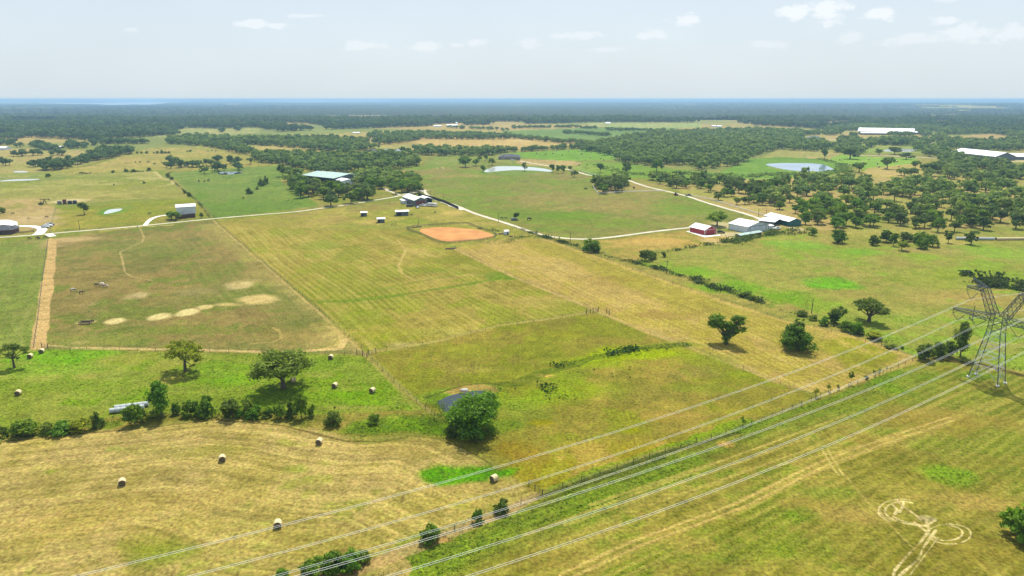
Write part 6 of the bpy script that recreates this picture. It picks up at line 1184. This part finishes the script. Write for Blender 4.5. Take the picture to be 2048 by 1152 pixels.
fence([(28, 468), (50, 466), (68, 464), (68, 461)], 'dark garden fence in front of the left edge house', 2.5, 1.1, M_BLACK, 'rail')
# dark screen fence
r = empty('screen_fence', G(836, 393)); tag(r, 'long dark solid screen fence beside the gravel road', 'fence')
wp = [G(836, 391), (G(862, 397)), G(890, 406), G(917, 418.5)]; base = r.location.copy(); q = MB()
for a, b in zip(wp[:-1], wp[1:]):
    c = (a + b) / 2 - base; d = b - a; q.box((c.x, c.y, 1.05), (d.length, .12, 2.1), math.atan2(d.y, d.x))
q.build('screen_panel', mat('dark_screen', (.022, .02, .02), .9), r); pst = None
for a, b in zip(wp[:-1], wp[1:]):
    for i in range(8):
        p = a.lerp(b, i / 8) - base
        if pst is None: k_ = MB(); k_.tube([(0, 0, 0), (0, 0, 2.3)], .09, 6); pst = k_.build('post', M_WOOD, r); o = pst
        else: o = pst.copy(); link(o); o.parent = r
        o.location = p
def gate(a, b, label, h_=1.6):
    A, B = G(*a), G(*b); r = empty('gate', A); tag(r, label, 'gate'); d = B - A
    for p in (Vector((0, 0, 0)), d): q = MB(); q.tube([(p.x, p.y, 0), (p.x, p.y, h_ + .2)], .12, 7); q.build('gate_post', M_WOOD, r)
    q = MB()
    for z in (.3, .65, 1.0, 1.35): q.tube([(0, 0, z), (d.x, d.y, z)], .035, 5)
    for t_ in (.02, .5, .98): q.tube([(d.x * t_, d.y * t_, .3), (d.x * t_, d.y * t_, 1.35)], .035, 5)
    q.build('gate_frame', M_STEEL, r)
gate((714, 709), (725, 709), 'pipe gate left of the fence junction'); gate((738, 709), (752, 706), 'pipe gate right of the fence junction'); gate((725, 712), (734, 716), 'pipe gate on the near side of the fence junction')
gate((1173, 627), (1181, 626), 'left gate at the corner of the mown tan field'); gate((1186, 625), (1197, 622), 'right gate at the corner of the mown tan field'); gate((1213, 626), (1219, 629), 'small gate in the mown tan field right of the corner'); gate((84, 696), (96, 697), 'gate at the lower end of the dirt lane')
gate((784, 452), (792, 450), 'pipe gate left of the orange arena')
def pole(px, py, hpx, label, arm=0, rz=.4, guy=False):
    p = G(px, py); z = p.y * CS + H * SN; h_ = hpx * z / F; r = empty('utility_pole', p, rz); tag(r, label, 'utility pole', 'wooden utility poles')
    q = MB(); q.tube([(0, 0, -.2), (0, 0, h_)], [.17, .11], 8); q.build('pole', M_WOOD, r)
    if arm:
        q = MB(); q.box((0, 0, h_ - .5), (arm, .12, .14)); q.build('crossarm', M_WOOD, r)
        for s in (-1, 1): q = MB(); q.tube([(s * arm * .42, 0, h_ - .43), (s * arm * .42, 0, h_ - .2)], .06, 6); q.build('insulator', M_STEEL2, r)
for a in ((160, 460, 20, 'thin pole in the field above the left road'), (862, 397, 16, 'first pole of three beside the dark screen fence'), (870, 400, 13, 'short pole in the middle of three beside the dark screen fence'), (887, 406, 16, 'third pole beside the dark screen fence'), (847, 388, 12, 'pole at the top of the gravel road by the grove'), (997, 445, 20, 'pole beside the gravel road by the lone pasture tree'), (1140.5, 485, 20, 'pole in the weeds at the bend of the gravel road'), (837, 451, 12, 'pole at the back of the orange arena'),
    (1333, 547, 27, 'pole with crossarm in the overgrown fence', 3.2), (1623, 627, 30, 'bare pole standing in the overgrown fence'), (1944.5, 641, 51 * .62, 'bare leaning pole behind the pylon arm'), (1516.5, 433, 16, 'left pole behind the white barn', 1.5), (1532, 434, 14, 'right pole behind the white barn', 1.5), (1172, 338, 12, 'pole beside the green strip in the centre distance'), (1187, 352, 9, 'pole on the gravel road bend'), (1236, 346, 13, 'pole in the green strip left of the road oaks'), (275, 455, 5, 'short post at the driveway mouth')):
    pole(*a)

# ---------------------------------------------------------------- horses, cattle
def animal_mesh(kind):
    J = [(0, 0, 1.12), (.45, 0, 1.15), (.75, 0, 1.22), (1.05, 0, 1.02), (1.35, 0, .62), (1.5, 0, .36),          # back, withers, neck (grazing), head, muzzle
         (-.45, 0, 1.15), (-.72, 0, 1.12), (-.92, 0, .95), (-.98, 0, .55)]                                       # loin, croup, tail
    E = [(0, 1), (1, 2), (2, 3), (3, 4), (4, 5), (0, 6), (6, 7), (7, 8), (8, 9)]; Rr = [.33, .34, .27, .17, .14, .09, .33, .29, .07, .05]
    if kind == 'cow': Rr = [.42, .42, .34, .2, .17, .12, .42, .34, .05, .04]
    for s in (-1, 1):
        for (root, x, fw) in ((1, .55, 1), (7, -.72, -1)):
            n = len(J)
            if fw > 0: pts = [(x, s * .2, .88), (x + .02, s * .2, .5), (x, s * .2, .2), (x + .05, s * .2, .04)]; rr = [.14, .08, .055, .07]
            else: pts = [(x + .08, s * .2, .9), (x - .12, s * .2, .52), (x - .02, s * .2, .2), (x + .03, s * .2, .04)]; rr = [.18, .09, .055, .07]
            J += pts; Rr += rr; E += [(root, n), (n, n + 1), (n + 1, n + 2), (n + 2, n + 3)]
        n = len(J); J += [(1.1, s * .09, 1.02)]; Rr += [.03]; E += [(3, n)]; J += [(1.12, s * .11, 1.16)]; Rr += [.025]; E += [(n, n + 1)]
    me = bpy.data.meshes.new(kind); me.from_pydata(J, E, []); o = bpy.data.objects.new(kind, me); link(o)
    md = o.modifiers.new('skin', 'SKIN'); sub_ = o.modifiers.new('sub', 'SUBSURF'); sub_.levels = sub_.render_levels = 1
    for i, v_ in enumerate(me.skin_vertices[0].data): v_.radius = (Rr[i], Rr[i]); v_.use_root = (i == 0)
    dg = bpy.context.evaluated_depsgraph_get(); m2 = bpy.data.meshes.new_from_object(o.evaluated_get(dg)); bpy.data.objects.remove(o); m2.name = kind
    m2.polygons.foreach_set('use_smooth', [True] * len(m2.polygons)); return m2
HM = animal_mesh('horse'); KM = animal_mesh('cow')
def coat(name, a, b=None): return mat(name, a, .7, 0, .3, 0, 1.6, b) if b else mat(name, a, .7)
COATS = {'brown': coat('bay_coat', (.09, .04, .02)), 'black': coat('black_coat', (.02, .018, .018)), 'paint': coat('paint_coat', (.70, .66, .60), (.10, .05, .03)), 'pale': coat('pale_coat', (.75, .72, .66), (.6, .56, .5)), 'tan': coat('dun_coat', (.42, .30, .17)), 'half': coat('pied_coat', (.03, .025, .02), (.7, .68, .64))}
def animal(me_, px, py, rz, c, label, s=1.25, kind='horse', group=None):
    me2 = me_.copy(); me2.materials.clear(); me2.materials.append(COATS[c]); o = link(bpy.data.objects.new(kind, me2)); o.location = G(px, py); o.rotation_euler = (0, 0, rz); o.scale = (s, s, s); tag(o, label, kind, group)
for a in ((146, 583, .3, 'half', 'black and white horse at the left of the herd in the brown pasture'), (163, 588, 1.2, 'brown', 'brown horse alone below the pied one'), (195, 573, 3.1, 'black', 'dark horse at the left of the tight group of four'), (203, 574, .2, 'tan', 'tan horse in the tight group of four'), (205, 571, 3.0, 'pale', 'white horse at the back of the tight group of four'), (211, 575, .1, 'paint', 'pale spotted horse at the right of the tight group of four'),
    (60, 479, 3.0, 'brown', 'brown horse farthest left below the white road'), (75, 477.5, .2, 'brown', 'brown horse in the middle of three below the white road'), (78, 479, 2.8, 'black', 'dark foal sized horse beside the middle brown horse'), (91, 477, .4, 'brown', 'brown horse right by the lane fence below the road'),
    (93, 436, .3, 'brown', 'brown horse in the dirt lot right of the left edge house'), (57, 439, .1, 'tan', 'tan horse in the dirt lot above the concrete drive'), (25, 429, .2, 'brown', 'brown horse at the back of the dirt lot'), (1003, 438.5, .2, 'black', 'left dark horse beside the lone pasture tree'), (1012, 438.5, 3, 'black', 'right dark horse beside the lone pasture tree'), (299, 429, .4, 'black', 'dark horse in the field left of the brick house'), (870, 426, 1.6, 'black', 'dark horse alone on the lawn below the metal barn'), (822, 432, .2, 'black', 'dark horse at the right end of the largest shelter')):
    animal(HM, a[0], a[1], a[2], a[3], a[4], 1.02)
CG = 'dark cattle grazing far off'
for (x, y) in ((398, 364), (409, 364.5), (417, 363), (271, 326), (280, 326), (297, 326), (309, 329), (416, 303), (424, 302), (432, 303), (1058, 441), (1268, 378), (1172, 380)):
    animal(KM, x, y, rnd.uniform(0, 6), 'black', 'dark cow grazing as a small dot in a far pasture', 1.45, 'cow', CG)
# feeder, rock, logs
r = empty('hay_feeder', G(171, 648), .1); tag(r, 'dark metal feed rack on the bare patch in the horse pasture', 'feeder')
for y in (-.7, .7):
    q = MB(); q.box((0, y, .9), (4.2, .12, .25)); q.build('rail', M_WOOD, r)
for x in (-1.9, 1.9):
    for y in (-.7, .7): q = MB(); q.tube([(x, y, 0), (x, y, 1.3)], .08, 6); q.build('leg', M_WOOD, r)
q = MB(); q.box((0, 0, .45), (4.0, 1.1, .12)); q.box((0, 1.9, .5), (4.4, .1, .6)); q.build('trough', M_WOOD, r)
def rock(px, py, s, label, m):
    o_ = MB(); k, g = 8, random.Random(int(px)); 
    for i in range(5):
        for j in range(k): a = 2 * math.pi * j / k; rr = s * math.cos((i - .5) * .42) * g.uniform(.85, 1.1); o_.v.append((rr * 1.4 * math.cos(a), rr * math.sin(a), s * .62 * math.sin(max(0, (i - .3)) * .42)))
    for i in range(4):
        for j in range(k): j2 = (j + 1) % k; o_.f.append((i * k + j, i * k + j2, (i + 1) * k + j2, (i + 1) * k + j)); o_.m.append(0)
    o_.f.append(tuple(4 * k + j for j in range(k))); o_.m.append(0); o = o_.build('rock', m, smooth=True, loc=G(px, py)); tag(o, label, 'rock')
M_ROCK = mat('rock', (.42, .40, .36), .9, noise=.3, nscale=2)
rock(929, 781, .95, 'pale boulder on the sandy bank of the near pond', M_ROCK); rock(230, 669, .0 + .3, 'small dark rock in the horse pasture', M_WOOD)
def logs(px, py, n, L_, rz, label, m=M_WOOD):
    r = empty('log_pile', G(px, py), rz); tag(r, label, 'log pile')
    for i in range(n): q = MB(); q.tube([(-L_ / 2 + rnd.uniform(-.3, .3), i * .42 - n * .2, .25 + .1 * (i % 2)), (L_ / 2, i * .42 - n * .2, .25 + .1 * (i % 2))], .2, 7); q.build('log', m, r)
logs(900, 498, 4, 5, .1, 'dark pile of poles below the orange arena'); logs(908, 497, 3, 3, 1.0, 'small pile of poles right of the dark pile below the arena'); logs(1003, 468, 4, 4, .5, 'brush and log pile left of the small white shed'); logs(834, 454.5, 5, 6, .3, 'dark pile at the back left of the orange arena')
logs(1022, 473.5, 3, 2.2, .1, 'dark trough sized log pile right of the small white shed'); logs(960, 457, 3, 3, .2, 'dark logs at the back right of the orange arena')

# ---------------------------------------------------------------- the steel pylon and its lines
AZ = R(60); D = Vector((math.sin(AZ), math.cos(AZ), 0)); E_ = Vector((math.cos(AZ), -math.sin(AZ), 0)); TB = Vector((139.9, 186.8, 0))
tw = empty('pylon', TB); tag(tw, 'tall steel lattice pylon with two spreading arms carrying the power lines', 'pylon')
def T(e, d, z): return E_ * e + D * d + Vector((0, 0, z))
def bar(m, a, b, r_=.09): m.tube([a, b], r_, 4, cap=False)
def lattice(m, c0, c1, n, rl=.11, rb=.055, faces=4):
    rl *= .85; rb *= .95
    """c0, c1: four corners each; legs and X bracing between"""
    for i in range(4): bar(m, c0[i], c1[i], rl)
    for k in range(n):
        t0, t1 = k / n, (k + 1) / n
        for i in range(4):
            j = (i + 1) % 4; a0, a1, b0, b1 = c0[i].lerp(c1[i], t0), c0[i].lerp(c1[i], t1), c0[j].lerp(c1[j], t0), c0[j].lerp(c1[j], t1)
            bar(m, a0, b1, rb); bar(m, b0, a1, rb); bar(m, a1, b1, rb)
FT = [(-4.0, -2.1), (4.0, -2.1), (4.0, 2.1), (-4.0, 2.1)]
WS = [(-1.9, -1.5), (1.9, -1.5), (1.9, 1.5), (-1.9, 1.5)]
c0 = [T(e, d, .35) for e, d in FT]; c1 = [T(e, d, 14.6) for e, d in WS]
for i in range(4):
    j = (i + 1) % 4
    q = MB(); bar(q, c0[i], c1[i], .15); q.build('leg', M_STEEL, tw)
    f = MB(); f.tube([T(*FT[i], -.2), T(*FT[i], .45)], .45, 12); f.build('footing', M_CONC, tw)
q = MB()
for k, (t0, t1) in enumerate(((0, .30), (.30, .55), (.55, .78), (.78, 1))):
    for i in range(4):
        j = (i + 1) % 4; a0, a1, b0, b1 = c0[i].lerp(c1[i], t0), c0[i].lerp(c1[i], t1), c0[j].lerp(c1[j], t0), c0[j].lerp(c1[j], t1)
        if k == 0: mid = (a1 + b1) / 2; bar(q, a0, mid, .07); bar(q, b0, mid, .07); bar(q, a0.lerp(mid, .5), a0.lerp(a1, .6), .045); bar(q, b0.lerp(mid, .5), b0.lerp(b1, .6), .045)
        else: bar(q, a0, b1, .065); bar(q, b0, a1, .065)
        bar(q, a1, b1, .07)
q.build('bracing', M_STEEL2, tw)
c2 = [T(e, d, 20.6) for e, d in ((-1.5, -1.3), (1.5, -1.3), (1.5, 1.3), (-1.5, 1.3))]
q = MB(); lattice(q, c1, c2, 3, .13, .06); q.build('tower_waist', M_STEEL, tw)
for s in (-1, 1):
    q = MB()                                        # spreading arm of the V
    a_ = [T(s * .5, -1.2, 20.2), T(s * 2.4, -1.2, 19.2), T(s * 2.4, 1.2, 19.2), T(s * .5, 1.2, 20.2)]
    b_ = [T(s * 4.2, -.8, 27.6), T(s * 5.8, -.8, 26.6), T(s * 5.8, .8, 26.6), T(s * 4.2, .8, 27.6)]
    lattice(q, a_, b_, 5, .12, .05); q.build('upper_arm', M_STEEL, tw)
    q = MB()                                        # lower cross arm
    a_ = [T(s * 1.6, -1.3, 18.0), T(s * 1.6, -1.3, 20.0), T(s * 1.6, 1.3, 20.0), T(s * 1.6, 1.3, 18.0)]
    b_ = [T(s * 12.4, -.2, 18.7), T(s * 12.4, -.2, 19.3), T(s * 12.4, .2, 19.3), T(s * 12.4, .2, 18.7)]
    lattice(q, a_, b_, 8, .10, .045); bar(q, T(s * 12.4, 0, 19), T(s * 12.4, 0, 17.5), .09); bar(q, T(s * 12.4, 0, 17.5), T(s * 10.6, 0, 18.7), .06); bar(q, T(s * 7.6, 0, 18.6), T(s * 7.6, 0, 16.9), .09); bar(q, T(s * 7.6, 0, 16.9), T(s * 6, 0, 18.4), .06)
    q.build('cross_arm', M_STEEL, tw)
    q = MB()                                        # upper cross arm
    a_ = [T(s * 4.6, -.8, 26.0), T(s * 4.6, -.8, 27.4), T(s * 4.6, .8, 27.4), T(s * 4.6, .8, 26.0)]
    b_ = [T(s * 9.7, -.15, 26.3), T(s * 9.7, -.15, 26.8), T(s * 9.7, .15, 26.8), T(s * 9.7, .15, 26.3)]
    lattice(q, a_, b_, 4, .10, .045); bar(q, T(s * 9.7, 0, 26.5), T(s * 9.7, 0, 25.2), .09); bar(q, T(s * 9.7, 0, 25.2), T(s * 8.3, 0, 26.3), .06); q.build('upper_cross_arm', M_STEEL, tw)
    q = MB()                                        # earth wire peak
    a_ = [T(s * 4.2, -.7, 27.4), T(s * 5.8, -.7, 26.9), T(s * 5.8, .7, 26.9), T(s * 4.2, .7, 27.4)]
    b_ = [T(s * 8.4, -.1, 29.4), T(s * 8.6, -.1, 29.2), T(s * 8.6, .1, 29.2), T(s * 8.4, .1, 29.4)]
    lattice(q, a_, b_, 3, .07, .03); q.build('peak', M_STEEL, tw)
# lines: lateral offset, height at the pylon, photo pixels the line passes
LN = [(-8.2, 22.9, [(1631, 728), (1024, 925), (155, 1152)], 'pair of power cables hung from the upper left arm, highest on the left'),
      (-10.8, 15.8, [(1726, 728), (1139, 938), (512, 1119)], 'pair of power cables from the outer left arm, second from the left at the bottom'),
      (-5.6, 15.4, [(1796, 728), (1459, 864), (552, 1152)], 'third power cable from the left, running over the fence bushes'),
      (8.2, 22.9, [(1861, 728), (1514, 864), (597, 1152)], 'pair of cables close beside the third, hung from the upper right arm'),
      (5.6, 15.4, [(1941, 727), (1536, 899), (779, 1152)], 'second pair of power cables from the right'),
      (10.8, 15.8, [(2048, 712), (1536, 939), (939, 1152)], 'rightmost pair of power cables over the lower right field')]
O_ = Vector((0, 0, H))
for (e, h0, pix, lb) in LN:
    S_, Z_ = [0.0], [h0]
    for (x, y) in pix:
        r_ = Vector(pxdir(x, y)); k = ((TB + E_ * e) - O_).dot(E_) / r_.dot(E_); p = O_ + r_ * k; S_.append((p - TB).dot(D)); Z_.append(p.z)
    cf = np.polyfit(S_, Z_, 2, w=[1, 1, 1.5, 1.5]); print('line', e, [round(v, 1) for v in S_], [round(v, 1) for v in Z_], cf)
    r = empty('power_line', TB + E_ * e); tag(r, lb, 'power line', 'conductors of the power line')
    h_t = float(np.polyval(cf, 0))
    for off in (-.22, .22):
        q = MB(); ss = np.concatenate([np.linspace(-420, -5, 60), [0]]); pts = [D * s + E_ * off + Vector((0, 0, float(np.polyval(cf, s)))) for s in ss]
        sl0 = .5 * abs(cf[1]) ; pts += [D * s + E_ * off + Vector((0, 0, h_t - .09 * s + .0003 * s * s)) for s in np.linspace(15, 300, 20)]
        q.tube(pts, .023, 5); q.build('wire', M_ALU, r)
    # V string of insulators
    for tip in ((9.7 if abs(e) == 8.2 else (12.4 if abs(e) > 9 else 7.6)), (6.6 if abs(e) == 8.2 else (9.2 if abs(e) > 9 else 3.2))):
        q = MB(); s = math.copysign(1, e); tz = 25.2 if abs(e) == 8.2 else 17.6
        a, b = Vector((0, 0, h_t)), E_ * (s * tip - e) + Vector((0, 0, max(tz, h_t + 1.2))); q.tube([a, b], .05, 5)
        for i in range(1, 9): c = a.lerp(b, i / 9); q.tube([c, c + (b - a).normalized() * .08], .13, 8)
        q.build('insulator', M_STEEL, r)

# ---------------------------------------------------------------- the air
hz = MB(); X0, X1, Y0, Y1, Z0, Z1 = -70000, 70000, -4000, 62000, -8, 84
Pn = [(x, y, z) for z in (Z0, Z1) for x, y in ((X0, Y0), (X1, Y0), (X1, Y1), (X0, Y1))]
hz.v = Pn; hz.f = [(3, 2, 1, 0), (4, 5, 6, 7), (0, 1, 5, 4), (1, 2, 6, 5), (2, 3, 7, 6), (3, 0, 4, 7)]; hz.m = [0] * 6
hm = bpy.data.materials.new('haze'); hm.use_nodes = True; ht = hm.node_tree; ht.nodes.clear(); ho = ht.nodes.new('ShaderNodeOutputMaterial'); pv = ht.nodes.new('ShaderNodeVolumePrincipled')
pv.inputs['Color'].default_value = (.37, .59, .86, 1); pv.inputs['Density'].default_value = 1.15e-4; pv.inputs['Anisotropy'].default_value = 0.2; ht.links.new(pv.outputs[0], ho.inputs['Volume'])
haze = hz.build('haze', hm); tag(haze, 'thin blue summer haze over the far country', 'haze', kind='stuff')

# ---------------------------------------------------------------- labels by place where only place tells them apart
ORD = 'leftmost,second,third,fourth,fifth,sixth,seventh,eighth,ninth,tenth,eleventh,twelfth,thirteenth,fourteenth,fifteenth,sixteenth,seventeenth,eighteenth,nineteenth,twentieth,twenty-first,twenty-second,twenty-third,twenty-fourth'.split(',')
def pxx_(o): l = o.location; return l.x / (l.y * CS + (H - l.z) * SN)
for grp, base in (('oaks of the paddock clump', 'dark oak of the paddock clump'), ('oaks along the gravel road', 'dark oak of the row along the gravel road'), ('scattered oaks behind the barns', 'small oak on tan ground behind the barns'), ('cedars in the hay meadow', 'small cedar in the broken row across the meadow'),
                  ('row of white wrapped bales on the right', 'white bale in the row along the wood edge'), ('row of tan bales at the right edge', 'tan bale in the row at the right edge'), ('far bales dotted over the green hay meadow', 'tiny bale on the far green hay meadow'), ('far bales on the meadow with the large round tree', 'tiny bale on the meadow round the large tree'), ('dark cattle grazing far off', 'dark cow as a small dot in far pastures')):
    q = sorted([o for o in sc.objects if o.get('group') == grp], key=pxx_)
    if len(q) <= len(ORD):
        for i, o in enumerate(q): o['label'] = '%s, %s%s' % (base, ORD[i], '' if i == 0 else ' from the left')
